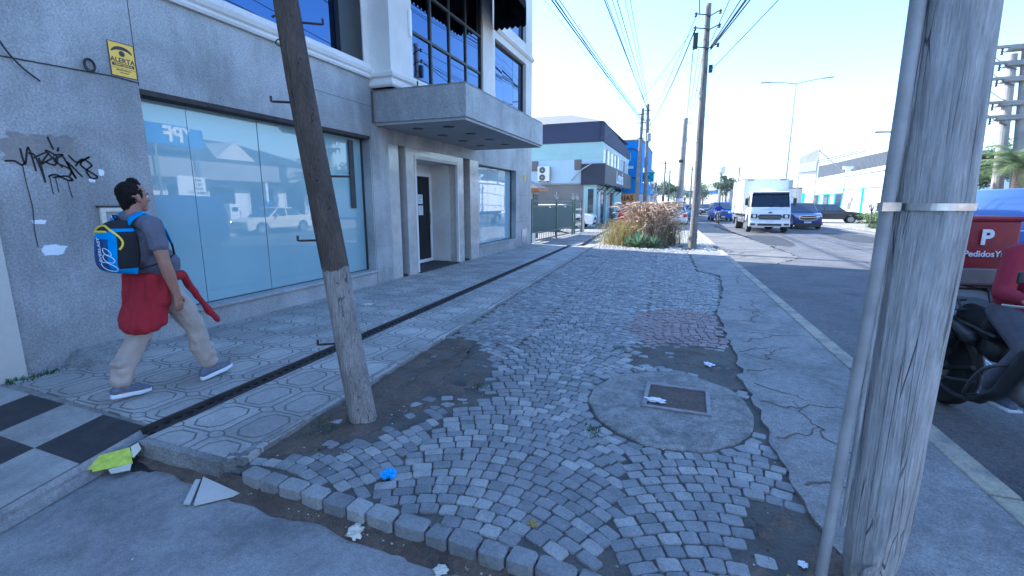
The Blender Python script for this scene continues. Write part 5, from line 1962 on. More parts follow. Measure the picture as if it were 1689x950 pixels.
def car(label, cat, paint, L=4.2, W=1.75, H=1.5, kind='hatch', group=None, name='parked_car', detail=True):
    """front towards -Y, origin on the ground at the middle"""
    root = thing(name, (0, 0, 0), label, cat, group)
    f, r_ = -L / 2, L / 2
    wr = 0.335 if kind in ('suv', 'pickup') else 0.30
    gc = 0.22 if kind != 'suv' else 0.26
    hood = 0.60 * H if kind != 'van' else 0.58 * H
    belt = 0.64 * H
    wf, wb = f + .80, r_ - .78

    def arch(c):
        return [(c + (wr + .06) * math.cos(a), wr + (wr + .06) * math.sin(a)) for a in [PI * k / 8 for k in range(0, 9)]]
    low = [(f + .02, gc + .08), (f + .10, gc)]
    ar = arch(wf)[::-1]
    low += [(p[0], max(p[1], gc)) for p in ar]
    low += [(p[0], max(p[1], gc)) for p in arch(wb)[::-1]]
    low += [(r_ - .10, gc), (r_ - .01, gc + .10)]
    if kind == 'sedan':
        top = [(r_, .55), (r_ - .04, belt + .04), (r_ - .75, belt + .08), (f + 1.35, belt), (f + .75, hood + .02), (f + .15, hood - .10), (f, hood - .22)]
        gh = (f + 1.2, r_ - .62, f + 2.0, r_ - 1.35)
    elif kind == 'van':
        top = [(r_, .55), (r_ - .02, belt), (f + .75, belt), (f + .45, hood + .02), (f + .10, hood - .12), (f, hood - .28)]
        gh = (f + .45, r_ - .02, f + 1.35, r_ - .12)
    elif kind == 'pickup':
        top = [(r_, .6), (r_ - .01, belt), (f + 1.3, belt), (f + .85, hood + .06), (f + .15, hood), (f, hood - .2)]
        gh = (f + 1.25, r_ - 1.75, f + 1.95, r_ - 2.0)
    else:
        top = [(r_, .55), (r_ - .03, belt), (f + 1.25, belt), (f + .8, hood + .03), (f + .14, hood - .07), (f, hood - .22)]
        gh = (f + 1.1, r_ - .05, f + 1.85, r_ - .45)
    b = MB()
    b.prism(low + top, 'x', -W / 2, W / 2)
    # taper the nose and tail in plan
    for v_ in b.bm.verts:
        e = max(0, (abs(v_.co.y) - (L / 2 - .55)) / .55)
        v_.co.x *= 1 - .13 * e * e
        if v_.co.z > belt - .02:
            v_.co.x *= .965
    b.bevel(0.045, 3, 25)
    y0, y1, y2, y3 = gh
    w0, w1_ = W / 2 * .93, W / 2 * .76
    base = [(-w0, y0, belt - .03), (w0, y0, belt - .03), (w0, y1, belt - .03), (-w0, y1, belt - .03)]
    ct = [(-w1_, y2, H), (w1_, y2, H), (w1_, y3, H), (-w1_, y3, H)]
    g = MB()
    g.add(base + ct, [(0, 3, 2, 1), (4, 5, 6, 7), (0, 1, 5, 4), (1, 2, 6, 5), (2, 3, 7, 6), (3, 0, 4, 7)])
    g.bevel(0.05, 3, 25)
    me_ = bpy.data.meshes.new('x')
    g.bm.to_mesh(me_)
    g.bm.free()
    b.bm.from_mesh(me_)
    bpy.data.meshes.remove(me_)
    b.build('body', paint, root, smooth=35)

    def pane(nm, q, ins, off):
        q = [Vector(v_) for v_ in q]
        c = sum(q, Vector()) / 4
        n_ = (q[1] - q[0]).cross(q[3] - q[0]).normalized()
        if n_.dot(c - Vector((0, 0, .8))) < 0:
            n_ = -n_
        e1, e2 = (q[1] - q[0]).length, (q[3] - q[0]).length
        pts = []
        for s_, t_ in ((ins / e1, ins / e2), (1 - ins / e1, ins / e2), (1 - ins / e1, 1 - ins / e2), (ins / e1, 1 - ins / e2)):
            pts.append(q[0] * (1 - s_) * (1 - t_) + q[1] * s_ * (1 - t_) + q[2] * s_ * t_ + q[3] * (1 - s_) * t_)
        bb = MB()
        bb.add([p + n_ * off for p in pts] + [p - n_ * .01 for p in pts], [(0, 1, 2, 3), (7, 6, 5, 4), (0, 4, 5, 1), (1, 5, 6, 2), (2, 6, 7, 3), (3, 7, 4, 0)])
        return bb.build(nm, 'car_glass', root)
    B, T = base, ct
    pane('windscreen', (B[0], B[1], T[1], T[0]), .07, .006)
    pane('rear_window', (B[2], B[3], T[3], T[2]), .10, .006)
    ym, yt = (y0 + y1) / 2, (y2 + y3) / 2
    for s_ in (-1, 1):
        a0, a1, am = Vector((s_ * w0, y0 + .12, belt - .0)), Vector((s_ * w0, y1 - .1, belt)), Vector((s_ * w0, ym, belt))
        c0, c1, cm = Vector((s_ * w1_, y2, H)), Vector((s_ * w1_, y3, H)), Vector((s_ * w1_, yt, H))
        pane('side_window', (a0, am, cm, c0), .06, .006)
        pane('side_window', (am, a1, c1, cm), .06, .006)
        wheel(root, s_ * (W / 2 - .10), wf, wr, .2, s_)
        wheel(root, s_ * (W / 2 - .10), wb, wr, .2, s_)
        hz = hood - .20
        bb = MB()
        bb.obox((s_ * (W / 2 - .28), f + .075, hz), (.34, .14, .15), (0, 0, .28 * s_))
        bb.bevel(.03, 2)
        bb.build('headlight', 'lamp_glass', root)
        bb = MB()
        bb.obox((s_ * (W / 2 - .22), r_ - .05, belt - .16), (.26, .10, .24), (0, 0, -.2 * s_))
        bb.bevel(.03, 2)
        bb.build('tail_light', 'tail_red', root)
        bb = MB()
        bb.obox((s_ * (W / 2 + .07), y0 + .45, belt + .06), (.17, .08, .13))
        bb.bevel(.025, 2)
        bb.build('wing_mirror', paint, root)
    bb = MB()
    bb.box(-.42, .42, f - .012, f + .06, hood - .34, hood - .16)
    bb.bevel(.02, 2)
    gr = bb.build('grille', 'black_plastic', root)
    if kind == 'suv':
        b2 = MB()
        b2.tube([(.50 * math.copysign(abs(math.cos(a)) ** .6, math.cos(a)), f - .02, hood - .27 + .14 * math.copysign(abs(math.sin(a)) ** .6, math.sin(a))) for a in [2 * PI * k / 24 for k in range(25)]], .028, 6)
        b2.build('grille_surround', 'chrome', gr)
        b2 = MB()
        b2.box(-W / 2 * .8, W / 2 * .8, f - .015, f + .10, .16, .40)
        b2.bevel(.03, 2)
        b2.build('lower_bumper', 'black_plastic', root)
    bb = MB()
    bb.box(-.45, .45, f - .02, f - .008, hood - .262, hood - .235)
    bb.build('grille_bar', 'chrome', gr)
    bb = MB()
    bb.box(-.55, .55, f - .01, f + .08, gc + .02, gc + .12)
    bb.build('air_intake', 'black_plastic', root)
    MB().box(-.20, .20, f - .03, f - .006, gc + .14, gc + .25).build('number_plate', 'plate_white', root)
    MB().box(-.20, .20, r_ + .004, r_ + .02, gc + .34, gc + .46).build('number_plate', 'plate_white', root)
    return root


def put(o, x, y, z=-0.13, rz=0.0):
    o.location = (x, y, z)
    o.rotation_euler = (0, 0, rz)
    return o


# ---- box truck coming towards the camera
def truck():
    root = thing('box_truck', (0, 0, 0), 'white box truck with a bluish windscreen and wind deflector, driving towards the viewer', 'truck')
    b = MB()
    prof = [(-0.02, .50), (-.06, .62), (-.06, .98), (-.02, 1.22), (.03, 1.38), (.36, 2.22), (.50, 2.30), (1.55, 2.30), (1.60, 2.20), (1.60, .62), (1.22, .62), (1.14, .86), (.92, 1.0), (.62, 1.0), (.40, .86), (.32, .50)]
    b.prism(prof, 'x', -1.02, 1.02)
    bmesh.ops.recalc_face_normals(b.bm, faces=b.bm.faces)
    ff = [f for f in b.bm.faces if abs(f.calc_center_median().z - 1.8) < .06 and abs(f.calc_center_median().x) < .01 and f.calc_center_median().y < .4]
    bmesh.ops.inset_individual(b.bm, faces=ff, thickness=.07)
    bmesh.ops.delete(b.bm, geom=ff, context='FACES')
    for v_ in b.bm.verts:
        if v_.co.z > 1.3:
            v_.co.x *= 1 - .06 * (v_.co.z - 1.3)
    b.bevel(.05, 3, 20)
    cab = b.build('cab', 'paint_white', root, smooth=35)
    # windscreen lies on the raked front
    def FP(x, z, off):
        t = (z - 1.38) / (2.22 - 1.38)
        y = .03 + .33 * t
        return (x * (1 - .06 * (z - 1.3)), y - off, z)
    b = MB()
    q = [FP(-.93, 1.44, .008), FP(.93, 1.44, .008), FP(.90, 2.16, .008), FP(-.90, 2.16, .008)]
    b.add(q + [(p[0], p[1] + .03, p[2]) for p in q], [(0, 1, 2, 3), (7, 6, 5, 4), (0, 4, 5, 1), (1, 5, 6, 2), (2, 6, 7, 3), (3, 7, 4, 0)])
    ws = b.build('windscreen', 'windscreen_glass', root)
    MB().obox((0, .26, 2.19), (1.8, .10, .10), (-.37, 0, 0)).build('sun_visor', 'black_plastic', root)
    MB().box(-.95, .95, .12, .45, 1.20, 1.42).build('dashboard', 'dark_interior', root)
    MB().box(-.98, .98, 1.42, 1.50, .8, 2.2).build('rear_bulkhead', 'dark_interior', root)
    b = MB()
    b.tube([(.38 + .2 * math.cos(PI * k / 10), .52 + .05 * math.sin(PI * k / 10), 1.50 + .17 * math.sin(PI * k / 10)) for k in range(21)], .018, 6)
    b.build('steering_wheel', 'black_plastic', root)
    for x0 in (-.55, .0, .5):
        MB().tube([FP(x0, 1.42, .02), FP(x0 + .12, 1.46, .02), FP(x0 + .45, 1.50, .016)], .008, 6).build('wiper', 'black_plastic', ws)
    b = MB()
    b.obox((0, -.075, 1.33), (1.75, .02, .02))
    b.build('panel_line', 'grey_plastic', cab)
    b = MB()
    b.add([(-.52, -.075, .74), (.52, -.075, .74), (.62, -.075, .92), (.52, -.075, 1.03), (-.52, -.075, 1.03), (-.62, -.075, .92)] + [(-.52, -.03, .74), (.52, -.03, .74), (.62, -.03, .92), (.52, -.03, 1.03), (-.52, -.03, 1.03), (-.62, -.03, .92)],
          [(0, 1, 2, 3, 4, 5), (11, 10, 9, 8, 7, 6)] + [(i, i + 6, (i + 1) % 6 + 6, (i + 1) % 6) for i in range(6)])
    gr = b.build('grille', 'black_plastic', root)
    b = MB()
    for z in (.84, .93):
        b.obox((0, -.08, z), (1.1, .02, .018))
    b.build('grille_bar', 'grey_plastic', gr)
    b = MB()
    b.lathe([(.10, -.085), (.10, -.062)], (0, 0, 1.13), 18, 'y')
    for v_ in b.bm.verts:
        v_.co.z = 1.13 + (v_.co.z - 1.13) * .42
    b.build('badge', 'paint_navy', root)
    b = MB()
    b.box(-1.04, 1.04, -.10, .25, .34, .66)
    b.bevel(.05, 3)
    bm_ = b.build('bumper', 'paint_white', root, smooth=35)
    MB().box(-.22, .22, -.112, -.098, .60, .70).build('number_plate', 'plate_white', bm_)
    MB().box(-.60, .60, -.108, -.09, .40, .52).build('air_intake', 'black_plastic', bm_)
    for s_ in (-1, 1):
        b = MB()
        b.obox((s_ * .80, -.06, .93), (.34, .12, .23), (0, 0, .12 * s_))
        b.bevel(.04, 2)
        hl = b.build('headlight', 'dark_metal', root)
        b = MB()
        b.lathe([(.085, -.13), (.085, -.115)], (s_ * .79, 0, .93), 16, 'y')
        b.build('lens', 'lamp_glass', hl)
        b = MB()
        b.obox((s_ * .84, -.105, .48), (.24, .03, .10))
        b.build('fog_light', 'dark_metal', bm_)
        b = MB()
        b.obox((s_ * 1.20, .18, 1.72), (.17, .07, .40))
        b.bevel(.03, 2)
        mi_ = b.build('mirror', 'black_plastic', root)
        MB().tube([(s_ * 1.0, .25, 2.0), (s_ * 1.16, .2, 1.93), (s_ * 1.18, .2, 1.5), (s_ * 1.0, .25, 1.48)], .014, 6).build('mirror_arm', 'black_plastic', mi_)
        q = [(s_ * 1.012, .36, 1.42), (s_ * 1.012, 1.18, 1.42), (s_ * .972, 1.18, 2.10), (s_ * .972, .62, 2.10)]
        b = MB()
        b.add(q + [(p[0] - s_ * .02, p[1], p[2]) for p in q], [(0, 1, 2, 3), (7, 6, 5, 4), (0, 4, 5, 1), (1, 5, 6, 2), (2, 6, 7, 3), (3, 7, 4, 0)])
        b.build('side_window', 'car_glass', root)
        MB().obox((s_ * 1.022, 1.05, 1.18), (.015, .16, .035)).build('door_handle', 'black_plastic', root)
        wheel(root, s_ * .92, .77, .39, .24, s_)
        wheel(root, s_ * .88, 4.7, .39, .42, s_)
        MB().box(s_ * 1.02 - .07, s_ * 1.02 + .07, 1.8, 4.0, .50, .78).bevel(.02, 1).build('side_tank', 'steel', root)
        MB().box(s_ * .95 - .2, s_ * .95 + .2, 5.2, 5.22, .3, .75).build('mud_flap', 'rubber', root)
    b = MB()
    b.box(-1.15, 1.15, 1.75, 6.6, .98, 3.08)
    b.bevel(.03, 2)
    bx = b.build('cargo_box', 'white_paint', root)
    for s_ in (-1, 1):
        b = MB()
        for z0, z1 in ((.98, 1.05), (3.01, 3.08)):
            b.box(s_ * 1.152 - .012, s_ * 1.152 + .012, 1.74, 6.61, z0, z1)
        for y_ in (1.74, 6.55):
            b.box(s_ * 1.152 - .010, s_ * 1.152 + .010, y_, y_ + .06, 1.05, 3.01)
        b.build('corner_trim', 'galvanised', bx)
        for z in (1.3, 2.7):
            for y_ in (2.4, 4.1, 5.6):
                MB().box(s_ * 1.155 - .012, s_ * 1.155 + .012, y_, y_ + .08, z - .09, z + .09).build('strap_ring', 'steel', bx)
    for s_ in (-1, 1):
        MB().box(s_ * .85 - .16, s_ * .85 + .16, 1.735, 1.752, 2.94, 3.02).build('marker_light', 'grey_plastic', bx)
    b = MB()
    b.box(-.35, .35, .3, 6.4, .62, .84)
    b.box(-.9, .9, 1.8, 6.5, .84, .975)
    b.build('chassis', 'dark_metal', root)
    b = MB()
    b.grid(lambda s, t: (-.45 + .9 * s, .75 + .55 * t, 2.30 + .16 * math.sin(PI * s) ** .35 * (t ** .6)), 14, 8)
    b.add([(-.45, 1.3, 2.30), (.45, 1.3, 2.30), (.42, 1.3, 2.48), (-.42, 1.3, 2.48)], [(0, 1, 2, 3)])
    b.build('wind_deflector', 'paint_white', root, smooth=40)
    return root


tk = truck()
put(tk, 4.22, 29.6, -0.13, R(2.6))
# the driver behind the windscreen
dv = thing('person', (0, 0, 0), 'driver in a pale blue shirt seated behind the truck windscreen', 'person')
hp2, P2_ = head_parts((0, 0, 1.95), (0, -1, 0))
blob('body', hp2 + [('c', (0, .02, 1.75), .05, (0, .0, 1.88), .05), ('c', (-.2, .05, 1.62), .07, (.2, .05, 1.62), .07), ('e', (0, .05, 1.45), (.2, .13, .25)), ('c', (.2, .05, 1.6), .055, (.25, -.15, 1.4), .04), ('c', (-.2, .05, 1.6), .055, (-.25, -.15, 1.4), .04)], 'skin', dv, .012, 2)
blob('shirt', [('c', (-.2, .05, 1.61), .08, (.2, .05, 1.61), .08), ('e', (0, .05, 1.45), (.215, .145, .26))], 'render_paleblue', dv, .012, 2)
dv.location = tk.location + Vector((.35, .95, -.02))

put(car('navy blue SUV with a chrome grille beside the white truck', 'car', 'paint_navy', 4.4, 1.76, 1.66, 'suv', name='moving_car'), 6.95, 36.4, -.13, R(2))
put(car('black hatchback parked in front of the white building with sky blue trim', 'car', 'paint_black', 3.9, 1.68, 1.45, 'hatch'), 10.45, 43.2, -.02, R(82))
put(car('blue and white van following the distant motorcyclist', 'van', 'paint_blue', 4.6, 1.8, 1.72, 'van', name='moving_van'), 2.72, 48.5, -.13, R(3))
put(car('pale blue hatchback parked at the far left kerb beyond the concrete pole', 'car', 'paint_lightblue', 3.9, 1.68, 1.45), -.35, 53, -.13, R(184))
put(car('white sedan parked at the left kerb just behind the ornamental grass', 'car', 'paint_white', 4.2, 1.72, 1.42, 'sedan'), -1.0, 37.5, -.13, R(183))
put(car('dark blue pickup parked along the left kerb beyond the pale blue hatchback', 'car', 'paint_navy', 4.8, 1.8, 1.7, 'pickup'), -1.5, 66, -.13, R(184))
put(car('white hatchback nosing out between the green gate and the mint shop', 'car', 'paint_white', 3.9, 1.7, 1.42, 'hatch'), -7.2, 27.9, 0.03, R(92))
put(car('red hatchback parked on the pavement behind the ornamental grass', 'car', 'paint_red', 3.8, 1.65, 1.45, 'hatch'), -3.55, 31.5, 0.0, R(186))
put(car('silver sedan parked on the pavement beyond the red hatchback', 'car', 'paint_silver', 4.2, 1.7, 1.42, 'sedan'), -4.35, 39.0, 0.0, R(184))
put(car('blue van passing on the far lane, mostly hidden by the delivery motorbike', 'van', 'paint_blue', 4.6, 1.9, 1.93, 'van', name='moving_van'), 6.15, 11.0, -.13, R(2))
for q in list(COL.objects):
    if q.parent is not None and q.parent.name.startswith('moving_van') and abs(q.parent.location.y - 11.0) < .01 and q.name.startswith('side_window'):
        bpy.data.objects.remove(q)
put(car('cream sedan parked at the opposite kerb, seen only mirrored in the shop glass', 'car', 'card_cream', 4.3, 1.7, 1.42, 'sedan'), 10.6, 20.2, -.13, R(1))
for i, (lb, pt, x, y, kd) in enumerate((('white hatchback far down the road in the left lane', 'paint_white', .4, 78, 'hatch'), ('grey sedan far down the road, right of the concrete pole', 'paint_grey', 2.9, 84, 'sedan'),
                                       ('silver SUV far off in the right lane', 'paint_silver', 4.7, 92, 'suv'), ('red hatchback far off near the vanishing point', 'paint_red', .2, 104, 'hatch'),
                                       ('black sedan far off behind the blue and white van', 'paint_black', 2.2, 72, 'sedan'), ('white van far off near the vanishing point', 'paint_white', -1.6, 118, 'van'), ('grey hatchback parked far off at the left kerb', 'paint_grey', -3.1, 92, 'hatch'),
                                       ('silver hatchback parked far off at the left kerb before the grey one', 'paint_silver', -2.4, 80, 'hatch'), ('white sedan parked far off at the right kerb past the truck', 'paint_white', 7.0, 76, 'sedan'))):
    put(car(lb, 'car', pt, 4.2, 1.72, {'suv': 1.7, 'van': 1.95}.get(kd, 1.45), kd, group='distant traffic', name='distant_car'), x, y, -.13, R(3))


# ---- motorbikes and riders (front towards -Y)
def motorbike(label, body='black_plastic', box=False):
    root = thing('motorcycle', (0, 0, 0), label, 'motorcycle')
    for y_, w_ in ((.64, .11), (-.64, .085)):
        t = MB()
        r_ = .30
        t.lathe([(r_ * .78, -w_ / 2), (r_ * .92, -w_ / 2), (r_, -w_ * .2), (r_, w_ * .2), (r_ * .92, w_ / 2), (r_ * .78, w_ / 2)], (0, y_, r_), 32, 'x')
        wh = t.build('wheel', 'rubber', root, smooth=35)
        b = MB()
        b.lathe([(r_ * .76, -.03), (r_ * .80, -.03), (r_ * .80, .03), (r_ * .76, .03)], (0, y_, r_), 28, 'x')
        b.lathe([(.05, -.06), (.05, .06)], (0, y_, r_), 14, 'x')
        for k in range(6):
            a = 2 * PI * k / 6
            b.obox((0, y_ + .14 * math.cos(a), r_ + .14 * math.sin(a)), (.025, .20, .028), (a, 0, 0))
        b.build('rim', 'steel', wh)
        b = MB()
        for k in range(11):
            a0, a1 = R(25 + k * 11), R(25 + (k + 1) * 11)
            if y_ > 0:
                a0, a1 = R(10 + k * 10), R(10 + (k + 1) * 10)
            for s_ in (-1,):
                b.add([(s_ * .07, y_ + .335 * math.cos(a0), r_ + .335 * math.sin(a0)), (.07, y_ + .335 * math.cos(a0), r_ + .335 * math.sin(a0)), (.07, y_ + .335 * math.cos(a1), r_ + .335 * math.sin(a1)), (-.07, y_ + .335 * math.cos(a1), r_ + .335 * math.sin(a1)),
                       (-.07, y_ + .35 * math.cos(a0), r_ + .35 * math.sin(a0)), (.07, y_ + .35 * math.cos(a0), r_ + .35 * math.sin(a0)), (.07, y_ + .35 * math.cos(a1), r_ + .35 * math.sin(a1)), (-.07, y_ + .35 * math.cos(a1), r_ + .35 * math.sin(a1))],
                      [(0, 1, 2, 3), (7, 6, 5, 4), (0, 4, 5, 1), (1, 5, 6, 2), (2, 6, 7, 3), (3, 7, 4, 0)])
        b.build('mudguard', body, root)
    b = MB()
    for s_ in (-1, 1):
        b.tube([(s_ * .07, -.64, .30), (s_ * .07, -.50, .72), (s_ * .07, -.44, .92)], .02, 8)
    b.build('fork', 'chrome', root)
    b = MB()
    b.tube([(0, -.42, .85), (0, -.30, .55), (0, .0, .35), (0, .30, .40), (0, .40, .68), (0, -.35, .80)], .025, 8)
    for s_ in (-1, 1):
        b.tube([(s_ * .06, .30, .42), (s_ * .075, .64, .30)], .018, 8)
        b.tube([(s_ * .10, .38, .70), (s_ * .11, .60, .33)], .024, 8)
        b.tube([(s_ * .10, .1, .72), (s_ * .12, .8, .80)], .014, 8)
    b.build('frame', 'dark_metal', root)
    blob('engine', [('e', (0, -.05, .40), (.13, .16, .13)), ('c', (0, -.10, .42), .075, (0, -.18, .60), .075), ('c', (0, .1, .36), .09, (0, .18, .4), .07)], 'steel', root, .012, 2)
    blob('fuel_tank', [('e', (0, -.20, .80), (.14, .23, .11)), ('c', (0, .0, .78), .09, (0, .08, .76), .08)], body, root, .012, 3)
    blob('seat', [('c', (0, .05, .77), .085, (0, .50, .80), .095), ('c', (-.05, .2, .77), .07, (.05, .2, .77), .07)], 'black_fabric', root, .012, 3)
    blob('side_cover', [('c', (0, .18, .60), .10, (0, .42, .66), .085), ('c', (0, .42, .68), .07, (0, .74, .76), .04)], body, root, .012, 2)
    b = MB()
    b.tube([(.10, -.16, .42), (.13, -.14, .24), (.14, .12, .22), (.15, .35, .30)], .022, 8)
    b.tube([(.15, .32, .29), (.16, .42, .33), (.17, .78, .42)], [.03, .045, .045], 12)
    b.build('exhaust', 'steel', root, smooth=40)
    MB().obox((.215, .6, .375), (.012, .26, .06), (.22, 0, 0)).build('heat_shield', 'chrome', root)
    b = MB()
    b.tube([(-.34, -.22, 1.02), (-.26, -.34, 1.03), (-.08, -.42, .96), (.08, -.42, .96), (.26, -.34, 1.03), (.34, -.22, 1.02)], .012, 8)
    b.build('handlebar', 'chrome', root)
    for s_ in (-1, 1):
        MB().tube([(s_ * .26, -.34, 1.03), (s_ * .30, -.36, 1.18)], .006, 6).build('mirror_stem', 'dark_metal', root)
        bb = MB()
        bb.obox((s_ * .32, -.35, 1.22), (.13, .025, .08))
        bb.bevel(.02, 2)
        bb.build('mirror', 'black_plastic', root)
        bb = MB()
        bb.lathe([(.02, -.02), (.028, .02)], (s_ * .15, .86, .70), 10, 'y')
        bb.build('indicator', 'orange_sign', root)
        MB().tube([(s_ * .05, .05, .30), (s_ * .26, .05, .29)], .015, 8).build('footrest', 'rubber', root)
    b = MB()
    b.lathe([(.04, -.66), (.095, -.60), (.10, -.55), (.07, -.46)][::-1], (0, 0, .90), 18, 'y')
    hl = b.build('headlight', body, root, smooth=40)
    MB().lathe([(.086, -.625), (.08, -.64)], (0, 0, .90), 18, 'y').build('lens', 'lamp_glass', hl)
    MB().obox((0, .88, .74), (.14, .05, .07)).build('tail_light', 'tail_red', root)
    MB().obox((0, .95, .52), (.18, .01, .18), (-.2, 0, 0)).build('number_plate', 'plate_white', root)
    MB().obox((0, .90, .56), (.20, .02, .26), (-.25, 0, 0)).build('rear_flap', 'black_plastic', root)
    if box:
        b = MB()
        for s_ in (-1, 1):
            b.tube([(s_ * .10, .45, .84), (s_ * .12, .55, .985), (s_ * .12, .92, .99)], .010, 6)
        b.tube([(-.14, .9, .992), (.14, .9, .992)], .010, 6)
        b.tube([(-.14, .6, .992), (.14, .6, .992)], .010, 6)
        b.build('luggage_rack', 'dark_metal', root)
    return root


def rider(label, jacket, trs, helmet='black_plastic', vox=.010, shoe_m='black_plastic', s_mat='shoe_navy'):
    root = thing('person', (0, 0, 0), label, 'person')
    hp_, Pq = head_parts((0, -.06, 1.58), (0, -1, 0))
    body = hp_ + [('c', (0, .04, 1.38), .055, (0, -.03, 1.52), .055), ('c', (-.17, .05, 1.34), .055, (.17, .05, 1.34), .055),
                  ('e', (0, .08, 1.20), (.16, .11, .17)), ('e', (0, .14, 1.0), (.15, .12, .15)), ('e', (0, .18, .92), (.16, .14, .10))]
    J = MB()
    jk = [('c', (-.17, .05, 1.34), .070, (.17, .05, 1.34), .070), ('c', (0, .05, 1.40), .07, (0, .03, 1.43), .06), ('e', (0, .09, 1.20), (.185, .135, .19)), ('e', (0, .15, 1.0), (.175, .145, .17)), ('e', (0, .17, .92), (.18, .155, .07))]
    tr_ = [('e', (0, .19, .89), (.17, .16, .09))]
    for s_ in (-1, 1):
        S, E_, Wr = (.19 * s_, .04, 1.33), (.30 * s_, -.06, 1.08), (.31 * s_, -.24, 1.06)
        body += limb(S, .055, E_, .042) + limb(E_, .042, Wr, .03)
        body += hand_parts(Wr, (.05 * s_, -1, -.1), (-s_, 0, .0), (0, .1, -1), 1.2)
        jk += [('c', S, .072, E_, .058), ('c', E_, .058, Wr, .042)]
        H_, K_, A_ = (.10 * s_, .16, .90), (.19 * s_, -.20, .72), (.20 * s_, .02, .40)
        body += limb(H_, .085, K_, .058) + limb(K_, .056, A_, .04)
        body += [('c', A_, .035, (.20 * s_, -.08, .35), .03)]
        tr_ += [('c', H_, .10, K_, .075), ('c', K_, .074, A_, .058)]
    blob('body', body, 'skin', root, max(vox, .008), 2)
    blob('jacket', jk, jacket, root, vox, 3)
    blob('trousers', tr_, trs, root, vox, 3)
    for s_ in (-1, 1):
        sh_ = blob('shoe', [('c', (.20 * s_, .05, .34), .042, (.20 * s_, -.06, .335), .042), ('c', (.20 * s_, -.06, .33), .042, (.20 * s_, -.17, .32), .032), ('c', (.20 * s_, .03, .37), .045, (.20 * s_, .02, .40), .045)], s_mat, root, .008, 2)
        MB().box(.20 * s_ - .045, .20 * s_ + .045, -.21, .095, .282, .305).bevel(.01, 2).build('sole', 'sole_white', sh_)
    hm = blob('helmet', [('e', Pq(0, -.01, .03), (.118, .135, .125)), ('c', Pq(-.06, .06, -.06), .05, Pq(.06, .06, -.06), .05)], helmet, root, .010, 3)
    blob('visor', [('e', Pq(0, .055, .0), (.095, .085, .045))], 'car_glass', hm, .008, 2)
    return root


mb1 = motorbike('black delivery motorcycle partly hidden behind the big weathered pole', box=True)
blob('leg_shield', [('c', (-.17, -.28, .72), .05, (-.21, -.16, .40), .045), ('c', (-.21, -.16, .40), .045, (-.17, .05, .26), .035)], 'black_plastic', mb1, .008, 3)
blob('tail_fairing', [('c', (-.12, .30, .66), .06, (-.11, .66, .78), .05), ('c', (.12, .30, .66), .06, (.11, .66, .78), .05), ('c', (0, .60, .72), .07, (0, .82, .74), .05)], 'black_plastic', mb1, .010, 3)
blob('side_pannier', [('c', (-.20, .46, .62), .085, (-.20, .70, .60), .085), ('c', (-.20, .48, .50), .08, (-.20, .68, .48), .08)], 'black_fabric', mb1, .010, 3)
blob('white_panel', [('c', (-.285, .40, .60), .020, (-.29, .56, .46), .018), ('c', (-.29, .56, .46), .018, (-.285, .74, .42), .012)], 'paint_white', mb1, .006, 2)
b = MB()
b.tube(smooth_path([(-.14, -.2, .62), (-.30, -.12, .55), (-.31, 0, .32), (-.16, .12, .26)]), .012, 8)
b.tube(smooth_path([(-.10, .2, .34), (-.22, .36, .32), (-.24, .62, .34), (-.14, .84, .50)]), .012, 8)
b.tube(smooth_path([(-.12, .64, .30), (-.15, .5, .24), (-.16, .3, .20), (-.12, .1, .22)]), .016, 8)
b.build('crash_bar', 'dark_metal', mb1)
MB().lathe([(.085, -.075), (.10, -.07), (.10, -.055)], (0, .64, .30), 20, 'x').build('sprocket', 'steel', mb1)
b = MB()
b.tube([(-.30, .0, .29), (-.12, .0, .29)], .016, 8)
b.tube(smooth_path([(-.05, .5, .92), (-.16, .58, .88), (-.19, .70, .82), (-.12, .86, .80)]), .010, 6)
b.tube(smooth_path([(.0, .42, .86), (-.2, .5, .84), (-.24, .62, .9), (-.2, .8, .93)]), .008, 6)
b.build('bungee_strap', 'black_plastic', mb1)
put(mb1, 2.25, 4.18, -.13, R(10))
rd = rider('courier in a red jacket and dark trousers riding the delivery motorcycle', 'red_jacket', 'jeans')
put(rd, 2.30, 4.16, -.13, R(10))
# delivery box strapped to the rack
bxr = thing('delivery_box', (0, 0, 0), 'red delivery box with grey bands and white P emblem on the motorcycle rack', 'delivery box')
b = MB()
b.box(-.23, .23, .50, .96, .835, 1.36)
b.bevel(.03, 3)
for v_ in b.bm.verts:
    v_.co.x += .008 * noise.noise(v_.co * 5)
    v_.co.y += .008 * noise.noise(v_.co * 5 + Vector((4, 0, 0)))
b.build('box_body', 'red_nylon', bxr, smooth=40)
b = MB()
b.box(-.236, .236, .494, .966, .845, .99)
b.bevel(.02, 2)
b.build('reflective_band', 'grey_nylon', bxr)
MB().box(-.237, -.2301, .52, .60, 1.0, 1.34).build('corner_band', 'grey_nylon', bxr)
MB().box(-.242, .242, .488, .972, 1.345, 1.385).bevel(.018, 2).build('box_lid', 'red_nylon', bxr)
b = MB()
MT = Matrix.Translation((-.2395, .76, 1.20)) @ Euler((PI / 2, 0, -PI / 2)).to_matrix().to_4x4()
b.text('P', 0.15, MT, 0.004, bold=.005)
b.text('PedidosYa', 0.056, MT @ Matrix.Translation((0, -.125, 0)), 0.004, bold=.001)
b.build('box_print', 'letter_grey', bxr)
MT2 = Matrix.Translation((0, .4865, 1.22)) @ Euler((PI / 2, 0, 0)).to_matrix().to_4x4()
b = MB()
b.text('P', 0.16, MT2, 0.004, bold=.006)
b.text('PedidosYa', 0.066, MT2 @ Matrix.Translation((0, -.125, 0)), 0.004, bold=.001)
b.build('box_print', 'paper_white', bxr)
put(bxr, 2.25, 4.18, 0.06, R(10))

